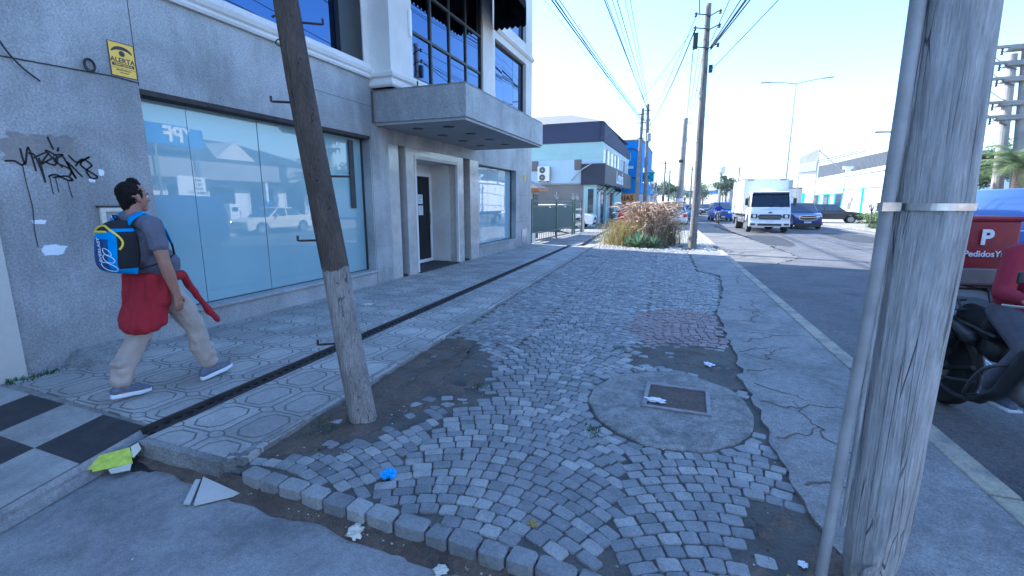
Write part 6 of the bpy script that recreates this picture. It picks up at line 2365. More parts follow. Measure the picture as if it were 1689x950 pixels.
mb2 = motorbike('distant motorcycle with its headlamp on, coming down the road left of the truck', 'black_plastic')
put(mb2, 2.22, 42.0, -.13, R(2))
rd2 = rider('distant motorcyclist in a bright blue jacket and dark helmet', 'blue_jacket', 'jeans', vox=.016)
put(rd2, 2.22, 42.0, -.13, R(2))

# ================================================================ LEFT SIDE OF THE STREET
def part(name, mat, parent, *boxes, bev=0.0):
    b = MB()
    for q in boxes:
        b.box(*q)
    if bev:
        b.bevel(bev, 1)
    return b.build(name, mat, parent)


# ---- green gate fence
fg = thing('green_fence', (-5.5, 20.5, 0), 'dark green metal gate fence with mesh infill, light rails and scroll finials', 'fence')
A, B_ = Vector((-5.50, 16.62)), Vector((-5.22, 24.2))


def fpt(t, off=0.0):
    d = (B_ - A).normalized()
    p = A.lerp(B_, t)
    return Vector((p.x + d.y * off, p.y - d.x * off))


def fbox(bb, t0, t1, z0, z1, th=0.04, off=0.0):
    p, q = fpt(t0, off), fpt(t1, off)
    d = (q - p).normalized()
    n_ = Vector((d.y, -d.x)) * th / 2
    bb.prism([(p.x - n_.x, p.y - n_.y), (p.x + n_.x, p.y + n_.y), (q.x + n_.x, q.y + n_.y), (q.x - n_.x, q.y - n_.y)], 'z', z0, z1)


for t0, t1 in ((0.01, .40), (.41, .74)):
    b = MB()
    fbox(b, t0, t1, .42, 1.34, .012)
    b.build('mesh_panel', 'green_mesh', fg)
for z0, z1, t0, t1 in ((1.58, 1.63, 0, .78), (1.38, 1.43, 0, .78), (.36, .41, 0, .78), (.08, .13, 0, .98), (1.50, 1.55, .78, .98)):
    b = MB()
    fbox(b, t0, t1, z0, z1, .045)
    b.build('rail', 'green_metal', fg)
for t in (0.0, .405, .75, .80, .98):
    b = MB()
    fbox(b, t, t + .012, 0, 1.68, .07)
    b.build('post', 'green_metal', fg)
for k in range(7):
    b = MB()
    fbox(b, .81, .975, .22 + k * .19, .30 + k * .19, .02)
    b.build('slat', 'card_cream' if k % 2 else 'green_metal', fg)
for k in range(26):
    t = .01 + k * .029
    b = MB()
    fbox(b, t, t + .0035, .10, .38, .014)
    b.build('lower_bar', 'green_metal', fg)
for t in (.405, .755, .86):
    p = fpt(t)
    b = MB()
    for s_ in (-1, 1):
        b.tube([(p.x, p.y + s_ * .02, 1.66), (p.x, p.y + s_ * .10, 1.74), (p.x, p.y + s_ * .22, 1.72), (p.x, p.y + s_ * .27, 1.80), (p.x, p.y + s_ * .22, 1.85)], .014, 6)
    b.tube([(p.x, p.y, 1.66), (p.x, p.y, 1.93)], .014, 6)
    b.tube([(p.x + 0, p.y + .04 * math.cos(a * PI / 6), 1.95 + .04 * math.sin(a * PI / 6)) for a in range(13)], .01, 6)
    b.build('scroll_finial', 'steel', fg)
part('end_post', 'render_cream', fg, (-5.34, -5.14, 24.25, 24.45, 0, 1.5))
tag(part('white_post', 'white_paint', None, (-5.46, -5.36, 16.60, 16.70, 0, .42), bev=.01), 'short white post at the foot of the green fence beside the office corner', 'post')

ks = thing('kiosk_hut', (-7.6, 20, 0), 'small hut with a dark slate roof and orange eaves behind the green fence', 'hut')
b = MB()
b.add([(-10.0, 18.4, 2.12), (-5.75, 18.4, 2.12), (-5.75, 19.9, 2.12), (-10.0, 19.9, 2.12), (-8.6, 19.2, 2.85), (-7.2, 19.2, 2.85)], [(0, 1, 5, 4), (1, 2, 5), (2, 3, 4, 5), (3, 0, 4), (0, 3, 2, 1)])
b.build('roof', 'slate', ks)
part('eave', 'orange_eave', ks, (-9.95, -5.79, 18.45, 19.85, 2.03, 2.118))
part('wall', 'render_cream', ks, (-9.5, -6.2, 18.7, 19.7, 0, 2.028))
b = part('door', 'dark_metal', ks, (-6.198, -6.17, 18.9, 19.6, 0.05, 1.9))

# ---- mint and navy shop building
sb = thing('mint_shop_building', (-5.3, 35, 0), 'two storey shop in pale blue and mint with a navy parapet and dark fascia sign', 'building')
YB = 30.1
part('lower_wall', 'render_brown', sb, (-17, -6.45, YB, YB + .3, 0, 2.72))
part('middle_wall', 'render_paleblue', sb, (-17, -5.30, YB, YB + .3, 2.722, 4.25))
part('mint_band', 'render_mint', sb, (-17, -5.30, YB - .01, YB + .3, 4.252, 5.28))
b = MB()
b.prism([(YB, 5.282), (43.5, 5.282), (43.5, 5.9), (39, 6.1), (YB, 6.48)], 'x', -5.5, -5.22)
b.box(-17, -5.5, YB - .06, YB + .3, 5.282, 6.48)
b.build('parapet', 'render_navy', sb)
b = MB()
b.add([(-17, YB - .1, 6.50), (-5.3, YB - .1, 6.50), (-5.3, 43, 6.50), (-17, 43, 6.50), (-14.5, 33.5, 7.6), (-8.2, 33.5, 7.6), (-8.2, 40, 7.6), (-14.5, 40, 7.6)],
      [(0, 1, 5, 4), (1, 2, 6, 5), (2, 3, 7, 6), (3, 0, 4, 7), (4, 5, 6, 7), (3, 2, 1, 0)])
b.build('roof', 'shingle', sb)
part('front_wall', 'render_paleblue', sb, (-5.6, -5.30, YB + .3, 43.5, 2.722, 4.05), (-5.6, -5.30, YB + .3, 43.5, 5.0, 5.28))
part('front_column', 'white_paint', sb, *[(-5.5, -5.29, y, y + .14, 4.052, 4.998) for y in [YB + .3 + 1.55 * k for k in range(9)]])
for k in range(8):
    y = YB + .45 + 1.55 * k
    f_ = part('window', 'white_metal', sb, (-5.42, -5.33, y, y + .05, 4.06, 4.99), (-5.42, -5.33, y + 1.33, y + 1.38, 4.06, 4.99), (-5.42, -5.33, y + .05, y + 1.33, 4.94, 4.99))
    part('pane', 'pale_glass' if k % 3 else 'tinted_glass_far', f_, (-5.40, -5.36, y + .05, y + 1.33, 4.06, 4.94))
part('ground_floor_wall', 'render_mint', sb, (-6.44, -5.62, YB, YB + .25, 0.0, 2.715), (-6.1, -5.85, YB + .25, YB + 1.1, 0, 2.715), (-6.1, -5.85, 35.2, 36.0, 0, 2.715), (-6.1, -5.85, 39.2, 43.5, 0, 2.715), (-6.1, -5.85, YB + 1.1, 43.4, 2.45, 2.715))
part('doorway', 'dark_interior', sb, (-6.45, -6.2, YB + 1.1, 35.2, 0, 2.45), (-6.45, -6.2, 36, 39.2, 0, 2.45))
part('corner_window', 'tinted_glass_far', sb, (-6.15, -5.80, YB - .02, YB - .001, .9, 2.4))
for (y0, y1, mt_) in ((YB + 1.12, 32.4, 'pale_glass'), (32.6, 33.4, 'white_metal'), (33.6, 35.1, 'tinted_glass_far'), (36.1, 37.3, 'pale_glass'), (37.5, 39.1, 'tinted_glass_far')):
    w_ = part('shop_front', mt_, sb, (-6.0, -5.95, y0, y1, .1, 2.35))
    part('shop_front_frame', 'white_metal', w_, (-6.02, -5.93, y0, y0 + .06, .06, 2.4), (-6.02, -5.93, y1 - .06, y1, .06, 2.4), (-6.02, -5.93, y0 + .06, y1 - .06, 2.34, 2.4))
fs_ = part('fascia_sign', 'sign_navy', sb, (-5.29, -5.08, YB - .15, 44.0, 2.70, 3.92), (-6.55, -5.29, YB - .15, YB - .005, 2.70, 3.92))
part('sign_frame', 'dark_metal', fs_, (-6.60, -5.06, YB - .18, YB - .151, 2.66, 2.74), (-6.60, -5.06, YB - .18, YB - .151, 3.88, 3.96), (-6.60, -6.52, YB - .18, YB - .151, 2.74, 3.88))
b = MB()
b.text('Lotería', 1.25, facing_x(-5.075, 36.6, 3.30), .03, bold=.02)
b.build('sign_lettering', 'paper_white', fs_)
b = MB()
for y in (31.2, 33.2, 35.4, 37.6, 40):
    b.tube([(-5.85, y, 2.1), (-5.2, y, 2.68)], .03, 6)
b.build('fascia_bracket', 'dark_metal', sb)
for x0, x1, z0, z1 in ((-9.95, -9.50, 3.58, 4.22), (-7.08, -6.62, 3.60, 4.24)):
    w_ = part('window', 'shutter', sb, (x0, x1, YB - .03, YB - .002, z0, z1))
    part('shutter_slat', 'render_brown', w_, *[(x0 + .02, x1 - .02, YB - .04, YB - .031, z0 + .05 + .1 * k, z0 + .09 + .1 * k) for k in range(6)])
b = MB()
b.tube([(-7.25, YB - .04, 2.95), (-6.5, YB - .3, 3.62), (-5.9, YB - .55, 3.92)], .035, 6)
b.build('stay_bar', 'steel', sb)
part('side_gutter', 'grey_plastic', sb, (-17, -6.6, YB - .07, YB - .002, 2.70, 2.78))
ac = thing('air_conditioner', (-9.0, YB - .2, 2.95), 'white twin fan air conditioner unit on the pale blue side wall', 'air conditioner')
part('case', 'white_metal', ac, (-9.45, -8.65, YB - .36, YB - .06, 2.92, 3.86), bev=.02)
part('bracket', 'dark_metal', ac, (-9.35, -9.30, YB - .36, YB - .002, 2.87, 2.918), (-8.80, -8.75, YB - .36, YB - .002, 2.87, 2.918))
part('side_panel', 'grey_plastic', ac, (-8.648, -8.60, YB - .34, YB - .08, 2.95, 3.82))
for z in (3.15, 3.62):
    b = MB()
    b.lathe([(.20, YB - .375), (.20, YB - .362)], (-9.12, 0, z), 22, 'y')
    g_ = b.build('fan_grille', 'dark_metal', ac)
    b = MB()
    for k in range(4):
        b.obox((-9.12, YB - .38, z), (.37, .008, .02), (0, PI * k / 4, 0))
    b.lathe([(.06, YB - .387), (.06, YB - .379)], (-9.12, 0, z), 12, 'y')
    b.build('guard', 'grey_plastic', g_)
part('core', 'dark_interior', sb, (-16.8, -6.6, YB + .35, 43.2, 0, 6.4))

# ---- blue building with pale rounded panels, and what follows it
bb_ = thing('blue_building', (-6, 50, 0), 'bright blue windowless building with pale rounded markings on its side wall', 'building')
part('wall', 'render_blue', bb_, (-15, -4.35, 45.0, 57, 2.4, 7.05))
part('base_wall', 'render_grey', bb_, (-15, -4.45, 45.05, 57, 0, 2.398))
for x0, x1, z0, z1 in ((-5.75, -5.35, 5.3, 6.0), (-6.4, -6.1, 5.4, 5.9), (-5.75, -5.05, 4.6, 4.85), (-6.6, -6.35, 4.4, 5.1)):
    part('rounded_panel', 'render_paleblue', bb_, (x0, x1, 44.97, 44.998, z0, z1), bev=.1)
for pth in ([(-6.2, 6.3), (-5.2, 6.4), (-4.6, 6.1), (-4.6, 5.2)], [(-6.2, 3.6), (-5.4, 3.9), (-4.7, 3.7)], [(-6.0, 6.2), (-6.15, 5.0), (-5.9, 4.2)]):
    MB().tube([(x, 44.96, z) for x, z in pth], .05, 6).build('wall_line', 'render_navy', bb_)
part('roof', 'concrete', bb_, (-15, -4.3, 44.95, 57.05, 7.052, 7.2))
for k in range(3):
    w_ = part('window', 'tinted_glass_far', bb_, (-4.349, -4.32, 46.5 + k * 3.5, 48.3 + k * 3.5, 3.4, 4.8))
osn = thing('shop_sign', (-5.4, 43.9, 1.6), 'orange shop sign with dark capital letters below the dark fascia', 'sign')
part('panel', 'orange_sign', osn, (-6.3, -4.62, 44.0, 44.12, 1.56, 2.30))
b = MB()
b.text('RIAS', .62, Matrix.Translation((-5.45, 43.995, 1.92)) @ Euler((PI / 2, 0, 0)).to_matrix().to_4x4(), .01, bold=.02)
b.build('lettering', 'sign_black', osn)
sp_ = thing('sandwich_shop_front', (-5.4, 44.4, 0), 'low shop front with a dark serving hatch under the orange sign', 'shop front')
part('wall', 'render_grey', sp_, (-6.3, -4.6, 44.15, 44.4, 0, 1.55))
part('hatch', 'dark_interior', sp_, (-6.1, -5.2, 44.1, 44.148, .75, 1.5))
part('counter', 'white_paint', sp_, (-6.2, -5.1, 43.9, 44.1, .70, .748))
cx_ = thing('cross_sign', (-4.05, 50, 3.6), 'green square sign with a pale pharmacy cross mounted above the pavement', 'sign')
part('panel', 'green_cross', cx_, (-4.55, -3.6, 49.9, 50.02, 3.62, 4.55))
part('cross', 'cyan_paint', cx_, (-4.2, -3.95, 49.87, 49.898, 3.75, 4.42), (-4.43, -3.72, 49.87, 49.898, 3.96, 4.2))
part('arm', 'dark_metal', cx_, (-5.0, -4.55, 49.94, 49.98, 4.0, 4.06))

rnd = random.Random(41)


def row_house(x0, x1, y0, y1, h, mat, label, face, storeys=1, awn=None, name='street_house', roofm='concrete', wm='tinted_glass_far'):
    """face: +1 front looks to +X, -1 to -X"""
    t = thing(name, ((x0 + x1) / 2, (y0 + y1) / 2, 0), label, 'building')
    part('wall', mat, t, (x0, x1, y0, y1, 0, h))
    part('roof', roofm, t, (x0 - .12, x1 + .12, y0 - .1, y1 + .1, h + .002, h + .18))
    xf = x1 if face > 0 else x0
    n_ = max(1, int((y1 - y0) / 3.2))
    for s_ in range(storeys):
        z = 3.1 * s_
        for k in range(n_):
            yc = y0 + (k + .5) * (y1 - y0) / n_
            if s_ == 0 and k % 2 == 0:
                q = (yc - .9, yc + .9, .05, 2.45)
            else:
                q = (yc - .6, yc + .6, z + 1.0, z + 2.3)
            a, c_ = (xf + .002, xf + .05) if face > 0 else (xf - .05, xf - .002)
            f_ = part('window' if not (s_ == 0 and k % 2 == 0) else 'shop_front', 'white_metal', t, (a, c_, q[0] - .07, q[0], q[2], q[3]), (a, c_, q[1], q[1] + .07, q[2], q[3]), (a, c_, q[0] - .07, q[1] + .07, q[3], q[3] + .08))
            part('pane', wm, f_, (a + .004, c_ - .01, q[0] + .001, q[1] - .001, q[2], q[3] - .001))
            if s_ > 0 and k % 2:
                bl = part('balcony', 'render_grey', t, (xf, xf + .8 * face, yc - 1.1, yc + 1.1, z + .2, z + .32) if face > 0 else (xf - .8, xf, yc - 1.1, yc + 1.1, z + .2, z + .32))
                b = MB()
                for q2 in range(9):
                    b.tube([(xf + .76 * face, yc - 1.05 + q2 * .26, z + .32), (xf + .76 * face, yc - 1.05 + q2 * .26, z + 1.2)], .015, 5)
                b.tube([(xf + .76 * face, yc - 1.07, z + 1.2), (xf + .76 * face, yc + 1.07, z + 1.2)], .025, 5)
                b.build('railing', 'dark_metal', bl)
    if awn:
        part('sign_board', awn, t, (xf + .002, xf + .25, y0 + .5, y1 - .5, 2.65, 3.3) if face > 0 else (xf - .25, xf - .002, y0 + .5, y1 - .5, 2.65, 3.3))
    # side windows facing the viewer
    part('side_window', 'tinted_glass_far', t, ((x0 + x1) / 2 - .5, (x0 + x1) / 2 + .5, y0 - .03, y0 - .002, h - 1.9, h - .8))
    return t


row_house(-14, -5.0, 57.3, 66, 5.6, 'render_cream', 'cream two storey house with balconies beyond the blue building', 1, 2, 'green_cross')
row_house(-14, -5.6, 66.3, 78, 4.2, 'brick', 'low brick shop row far down the left side', 1, 1, 'render_blue')
row_house(-15, -6.4, 78.3, 92, 6.8, 'render_white', 'tall pale block far down the left side', 1, 2)
row_house(-15, -7.2, 92.5, 110, 4.5, 'render_grey', 'long grey shed far down the left side', 1, 1, 'orange_sign')
row_house(-16, -8.4, 111, 130, 6.2, 'render_cream', 'cream flats near the vanishing point on the left', 1, 2)
row_house(-18, -10, 131, 160, 5.0, 'render_white', 'pale sheds at the vanishing point on the left', 1, 1)

# ================================================================ RIGHT SIDE
wb_ = thing('white_commercial_building', (14, 56, 0), 'long white single storey building with sky blue trim and a dark corrugated roof wall', 'building')
part('wall', 'white_paint', wb_, (14, 28, 41.5, 73, 0, 4.25))
part('cornice', 'white_paint', wb_, (13.86, 13.998, 41.4, 73.1, 4.05, 4.35), (13.86, 28.1, 41.3, 41.498, 4.05, 4.35))
part('blue_stripe', 'cyan_paint', wb_, (13.97, 13.998, 41.5, 73, 2.72, 2.80), (13.93, 13.998, 48.9, 49.35, .0, 2.70), (13.93, 13.998, 71.2, 72.8, 0, 2.70))
b = MB()
b.prism([(48.2, 4.36), (48.4, 5.85), (58, 6.0), (66, 6.1), (72.9, 6.25), (72.9, 4.36)], 'x', 15.5, 15.8)
b.build('roof_wall', 'corrugated_dark', wb_)
part('roof', 'corrugated_roof', wb_, (15.8, 28, 42.5, 72.5, 4.9, 5.1))
for (y0, y1, mt_) in ((55.2, 57.2, 'tinted_glass_far'), (57.6, 59.2, 'pale_glass'), (59.6, 61.6, 'tinted_glass_far'), (62.0, 63.6, 'pale_glass'), (64.0, 66.4, 'tinted_glass_far')):
    f_ = part('window', 'cyan_paint', wb_, (13.94, 13.999, y0 - .1, y0, .9, 2.4), (13.94, 13.999, y1, y1 + .1, .9, 2.4), (13.94, 13.999, y0 - .1, y1 + .1, 2.4, 2.5), (13.94, 13.999, y0 - .1, y1 + .1, .8, .9))
    part('pane', mt_, f_, (13.96, 13.997, y0 + .002, y1 - .002, .902, 2.398))
part('dark_mural', 'shutter', wb_, (13.975, 13.998, 52.0, 53.1, .9, 1.6), (13.975, 13.998, 51.6, 52.3, 1.602, 2.0))
part('vent_pipe', 'white_metal', wb_, (14.6, 14.95, 57, 57.4, 4.25, 4.9), (14.35, 15.1, 56.85, 57.55, 4.9, 5.15))
sgn = thing('hoarding', (8.6, 48, 0), 'tall propped hoarding seen from the side with pale and grey panels above the truck', 'hoarding')
b = MB()
b.add([(10.2, 56.0, 4.3), (11.6, 55.0, 4.3), (11.6, 55.0, 6.8), (10.2, 56.0, 6.1), (10.2, 56.1, 4.3), (11.6, 55.1, 4.3), (11.6, 55.1, 6.8), (10.2, 56.1, 6.1)], [(0, 1, 2, 3), (7, 6, 5, 4), (0, 4, 5, 1), (1, 5, 6, 2), (2, 6, 7, 3), (3, 7, 4, 0)])
b.build('board', 'render_grey', sgn)
b = MB()
b.add([(10.25, 55.93, 4.55), (11.5, 55.03, 4.65), (11.5, 55.03, 5.6), (10.25, 55.93, 5.4)], [(0, 1, 2, 3)])
bmesh.ops.solidify(b.bm, geom=b.bm.faces[:], thickness=.03)
b.build('pale_panel', 'white_paint', sgn)
b = MB()
for p in ([(10.25, 56.05, 0), (10.25, 56.05, 6.1)], [(11.6, 55.05, 0), (11.6, 55.05, 6.85)], [(11.6, 55.05, 6.6), (14.5, 56.5, 4.3)], [(11.6, 55.05, 5.4), (14.8, 52.5, 6.2)], [(10.25, 56.05, 5.3), (14.8, 55, 6.4)]):
    b.tube(p, .06, 6)
b.build('stay', 'steel', sgn)

row_house(12.5, 20, 74, 90, 3.4, 'render_cream', 'cream building on the right side behind the truck', -1, 1)
row_house(10.0, 20, 91, 112, 3.6, 'render_white', 'low white building farther along on the right', -1, 1, 'render_blue')
row_house(8.0, 20, 114, 140, 6.0, 'render_grey', 'grey block near the vanishing point on the right', -1, 2)

# opposite side next to the viewer: what the shop glass mirrors
sv = thing('service_station', (18, 18, 0), 'low service station with a hipped roof, opposite the office, seen mirrored in its glass', 'building')
part('wall', 'white_paint', sv, (17.5, 27, 9, 31, 0, 3.6))
part('fascia', 'render_grey', sv, (16.6, 17.498, 8.6, 31.4, 3.0, 4.1))
b = MB()
b.add([(16.6, 8.6, 4.12), (27.5, 8.6, 4.12), (27.5, 31.4, 4.12), (16.6, 31.4, 4.12), (21, 13, 6.0), (21, 27, 6.0)], [(0, 1, 4), (1, 2, 5, 4), (2, 3, 5), (3, 0, 4, 5), (3, 2, 1, 0)])
b.build('roof', 'slate', sv)
b = MB()
b.add([(17.2, 15.5, 4.4), (17.2, 17.5, 4.4), (17.2, 16.5, 5.4), (20, 16.5, 5.4)], [(0, 1, 2), (0, 2, 3), (2, 1, 3), (0, 3, 1)])
b.add([(17.2, 22.5, 4.4), (17.2, 25.5, 4.4), (17.2, 24, 5.6), (20, 24, 5.6)], [(0, 1, 2), (0, 2, 3), (2, 1, 3), (0, 3, 1)])
b.build('dormer', 'render_white', sv)
for y in (10, 13, 16, 19, 22, 25, 28):
    f_ = part('shop_front', 'white_metal', sv, (17.44, 17.498, y - .1, y, .0, 2.6), (17.44, 17.498, y + 1.8, y + 1.9, 0, 2.6), (17.44, 17.498, y - .1, y + 1.9, 2.6, 2.7))
    part('pane', 'tinted_glass_far', f_, (17.46, 17.495, y + .002, y + 1.798, .02, 2.598))
part('canopy_column', 'white_metal', sv, *[(16.7, 16.9, y, y + .2, 0, 2.998) for y in (9, 14.5, 20, 25.5, 31)])
MNX = Euler((PI / 2, 0, -PI / 2)).to_matrix().to_4x4()
tp = thing('fuel_sign', (16.35, 19.3, 0), 'blue fuel brand lettering on the opposite roof edge, seen reversed in the shop glass', 'sign')
part('panel', 'render_blue', tp, (16.30, 16.42, 17.5, 21.1, 4.75, 5.85))
b = MB()
b.text('YPF', 1.15, Matrix.Translation((16.28, 19.3, 5.3)) @ MNX, .03, bold=.04)
b.build('lettering', 'white_paint', tp)
part('post', 'steel', tp, (16.33, 16.4, 17.9, 18.0, 0, 4.75), (16.33, 16.4, 20.6, 20.7, 0, 4.75))
pb_ = thing('price_board', (13, 17.5, 0), 'white notice board with printed lines on the opposite pavement', 'notice board')
part('board', 'white_paint', pb_, (13.0, 13.08, 16.6, 18.4, 1.9, 2.9))
part('leg', 'steel', pb_, (13.0, 13.08, 16.9, 17.0, 0, 1.9))
part('leg', 'steel', pb_, (13.0, 13.08, 18.0, 18.1, 0, 1.9))
b = MB()
for k, s_ in enumerate(('ACEITES', 'FILTROS', 'BATERIAS', 'LUBRICENTRO')):
    b.text(s_, .2, Matrix.Translation((12.99, 17.8, 2.74 - k * .22)) @ MNX, .01)
b.build('notice_print', 'sign_black', pb_)
for (x, y, w_, h_, m_) in ((15.2, 20.5, .7, 1.5, 'white_metal'), (15.2, 21.6, .7, 1.5, 'white_metal'), (15.2, 24.2, .7, 1.6, 'render_blue')):
    t = thing('fuel_pump', (x, y, 0), {20.5: 'white fuel pump on the opposite forecourt', 21.6: 'second white fuel pump on the opposite forecourt, next to the first', 24.2: 'blue fuel pump on the opposite forecourt'}[y], 'fuel pump', 'fuel pumps')
    part('cabinet', m_, t, (x - .3, x + .3, y - w_ / 2, y + w_ / 2, .12, h_), bev=.04)
    part('plinth', 'concrete', t, (x - .4, x + .4, y - .5, y + .5, 0, .118))
    part('display', 'black_plastic', t, (x - .32, x - .301, y - .2, y + .2, h_ - .45, h_ - .2))
    b = MB()
    b.tube([(x - .1, y + w_ / 2, 1.3), (x - .1, y + w_ / 2 + .2, 1.0), (x - .1, y + w_ / 2 + .15, .5), (x - .1, y + w_ / 2 + .02, .8)], .02, 6)
    b.build('hose', 'rubber', t)
row_house(17, 28, -14, 6, 6.4, 'render_cream', 'cream two storey house opposite, beside the service station', -1, 2)
row_house(17, 28, -34, -15, 4.6, 'brick', 'brick workshop opposite, behind the viewer', -1, 1, 'orange_sign')


# ================================================================ POLES, LAMPS, CABLES
p2 = timber('timber_pole', [(0.17, 16.95, -0.1), (0.19, 16.97, 2), (0.17, 17.0, 4), (0.15, 17.0, 7.65)], [0.13, 0.12, 0.11, 0.085], 'far_wood', 'tall slim timber pole carrying insulators, standing in the gravel by the kerb', 20, seed=5)
for z, s_ in ((1.1, 1), (1.9, -1), (2.7, 1), (3.5, -1), (4.3, 1), (5.1, -1)):
    peg(p2, (0.17 + .1 * s_, 17, z), (s_, -.2, 0), .12)
for z in (6.35, 6.9, 7.3):
    b = MB()
    b.tube([(.17, 16.9, z), (-.18, 16.75, z + .02)], .018, 6)
    b.tube([(.17, 16.9, z - .05), (.48, 16.8, z + .05)], .018, 6)
    b.build('bracket', 'dark_metal', p2)
    for x_ in (-.2, .5):
        MB().lathe([(.02, z - .06), (.05, z - .04), (.03, z), (.055, z + .03), (.03, z + .07)], (x_, 16.77, 0), 10).build('insulator', 'insulator', p2)
b = MB()
b.obox((-.16, 16.8, 6.55), (.14, .14, .45))
b.obox((.34, 16.85, 5.7), (.12, .10, .22))
b.build('junction_box', 'dark_metal', p2)

p3 = timber('concrete_pole', [(-.72, 35.8, -.1), (-.72, 35.8, 1), (-.68, 35.8, 4), (-.65, 35.8, 7.3)], [.26, .25, .20, .16], 'concrete_pole', 'thick concrete pole with white paper bands behind the ornamental grass', 20, seed=6, disp=.002)
MB().tube([(-.715, 35.8, 1.25), (-.71, 35.8, 1.85)], .262, 20).build('paper_band', 'white_paint', p3)
MB().tube([(-.72, 35.8, .55), (-.72, 35.8, 1.0)], .268, 20).build('paper_band', 'white_metal', p3)
part('meter_case', 'shutter', p3, (-1.2, -.99, 35.6, 35.8, .4, 1.6), bev=.02)
part('clamp', 'dark_metal', p3, (-.92, -.62, 35.56, 35.6, 4.3, 4.5))
p4 = timber('timber_pole', [(-3.14, 30.6, -.1), (-3.12, 30.5, 3), (-3.02, 30.4, 7.15)], [.14, .12, .09], 'far_wood', 'left one of the twin dark timber poles in front of the blue building', 16, seed=7)
p5 = timber('timber_pole', [(-2.84, 33.1, -.1), (-2.86, 33.1, 3), (-2.98, 33.2, 7.9)], [.15, .13, .10], 'far_wood', 'right one of the twin timber poles, slightly taller, in front of the blue building', 16, seed=9)
for p_, x_, y_, zz in ((p4, -3.03, 30.4, (6.8, 6.3, 5.4)), (p5, -2.97, 33.2, (7.5, 6.9, 6.3))):
    for z in zz:
        MB().tube([(x_ - .25, y_ - .08, z), (x_ + .25, y_ - .08, z)], .025, 6).build('bracket', 'dark_metal', p_)
tr_ = MB()
tr_.lathe([(.10, 5.5), (.13, 5.55), (.13, 6.0), (.10, 6.05)], (-2.8, 33.0, 0), 12)
tr_.build('transformer_can', 'grey_plastic', p5)
for i, (x, y, h, lb) in enumerate(((-3.55, 70, 7.3, 'distant timber pole in front of the cream balcony house'), (-3.2, 78, 6.6, 'distant timber pole just right of the first distant pole'), (-3.9, 95, 7.6, 'distant timber pole on the left, third of the row'),
                                   (-4.8, 118, 8, 'distant timber pole on the left, fourth of the row'), (.0, 72, 6.5, 'distant pole standing by the road left of the concrete pole'), (-5.6, 140, 8, 'distant timber pole on the left nearest the vanishing point'),
                                   (7.4, 88, 7.5, 'distant pole on the right side above the truck roof'), (7.0, 120, 8, 'distant pole on the right side near the vanishing point'))):
    t = thing('distant_pole', (x, y, 0), lb, 'pole', 'distant poles')
    MB().tube([(x, y, -.1), (x, y, h)], [.15, .10], 10).build('shaft', 'far_wood', t)
    MB().tube([(x - .7, y, h - .4), (x + .7, y, h - .4)], .05, 6).build('crossarm', 'dark_metal', t)


def lamp_post(x, y, h, arms, label, r_=.09, drop=.25):
    t = thing('street_lamp', (x, y, 0), label, 'street lamp')
    MB().tube([(x, y, -.1), (x, y, h * .5), (x, y, h)], [r_, r_ * .75, r_ * .5], 10).build('mast', 'steel', t)
    for s_, L_ in arms:
        MB().tube([(x, y, h - .05), (x + s_ * L_ * .5, y, h + .12), (x + s_ * L_, y, h + .22)], .035, 8).build('arm', 'steel', t)
        b = MB()
        b.obox((x + s_ * (L_ + .28), y, h + .23), (.75, .22, .08), (0, -.04 * s_, 0))
        b.bevel(.03, 2)
        lh = b.build('lamp_head', 'grey_plastic', t)
        MB().obox((x + s_ * (L_ + .30), y, h + .185), (.5, .16, .015)).build('lens', 'lamp_glass', lh)
    return t


lamp_post(7.35, 45, 10.95, ((-1, 1.9), (1, 1.9)), 'tall double armed street lamp rising behind the truck')
lamp_post(10.2, 28.5, 4.7, ((-1, 1.3),), 'single armed street lamp beside the big weathered pole, at the right edge', .06)
lamp_post(10.7, 80, 7.0, ((-1, .4), (1, .4)), 'short distant street lamp over the truck', .07)
lamp_post(5.5, 110, 9, ((-1, 1.2), (1, 1.2)), 'distant double armed street lamp near the vanishing point', .08)

# twin concrete power pylon at the right edge
py_ = thing('power_pylon', (13.2, 28, 0), 'twin concrete power poles with stacked cross arms and insulators, rising behind the palm', 'pylon')
for x0, x1, h in ((13.9, 13.15, 8.3), (13.15, 12.75, 7.9)):
    MB().tube([(x0, 28, -.1), (x1, 28, h)], [.24, .15], 14).build('concrete_mast', 'concrete_pole', py_)
for k, z in enumerate((8.2, 7.55, 6.9, 5.9, 5.3)):
    part('cross_arm', 'concrete_pole', py_, (11.9 + .12 * k * 0, 13.5, 27.78, 27.95, z - .06, z + .06), bev=.01)
    part('collar', 'concrete_pole', py_, (12.5, 13.75, 27.75, 28.25, z - .16, z - .062), bev=.03)
    for x_ in (11.95, 12.3):
        MB().lathe([(.02, z - .34), (.06, z - .30), (.03, z - .24), (.06, z - .20), (.03, z - .14), (.05, z - .1), (.02, z - .062)], (x_, 27.86, 0), 8).build('insulator', 'insulator', py_)
b = MB()
for k, z in enumerate((7.9, 7.25, 6.55, 5.6)):
    b.tube([(11.95, 27.86, z), (12.5, 27.8, z - .5), (12.9, 27.8, z - .7)], .015, 5)
b.build('jumper_cable', 'cable', py_)


def wire(a, c_, sag=.3, r_=.008, label=None, mat='cable', n_=14, group='overhead cables'):
    a, c_ = Vector(a), Vector(c_)
    pts = [a.lerp(c_, i / n_) - Vector((0, 0, sag * 4 * (i / n_) * (1 - i / n_))) for i in range(n_ + 1)]
    o_ = a.copy()
    ob = MB().tube(pts, r_, 5).build('overhead_cable', mat, loc=o_)
    tag(ob, label, 'cable', group)
    return ob


def through(A_, B_2, k):
    A_, B_2 = Vector(A_), Vector(B_2)
    return A_ + (B_2 - A_) * k


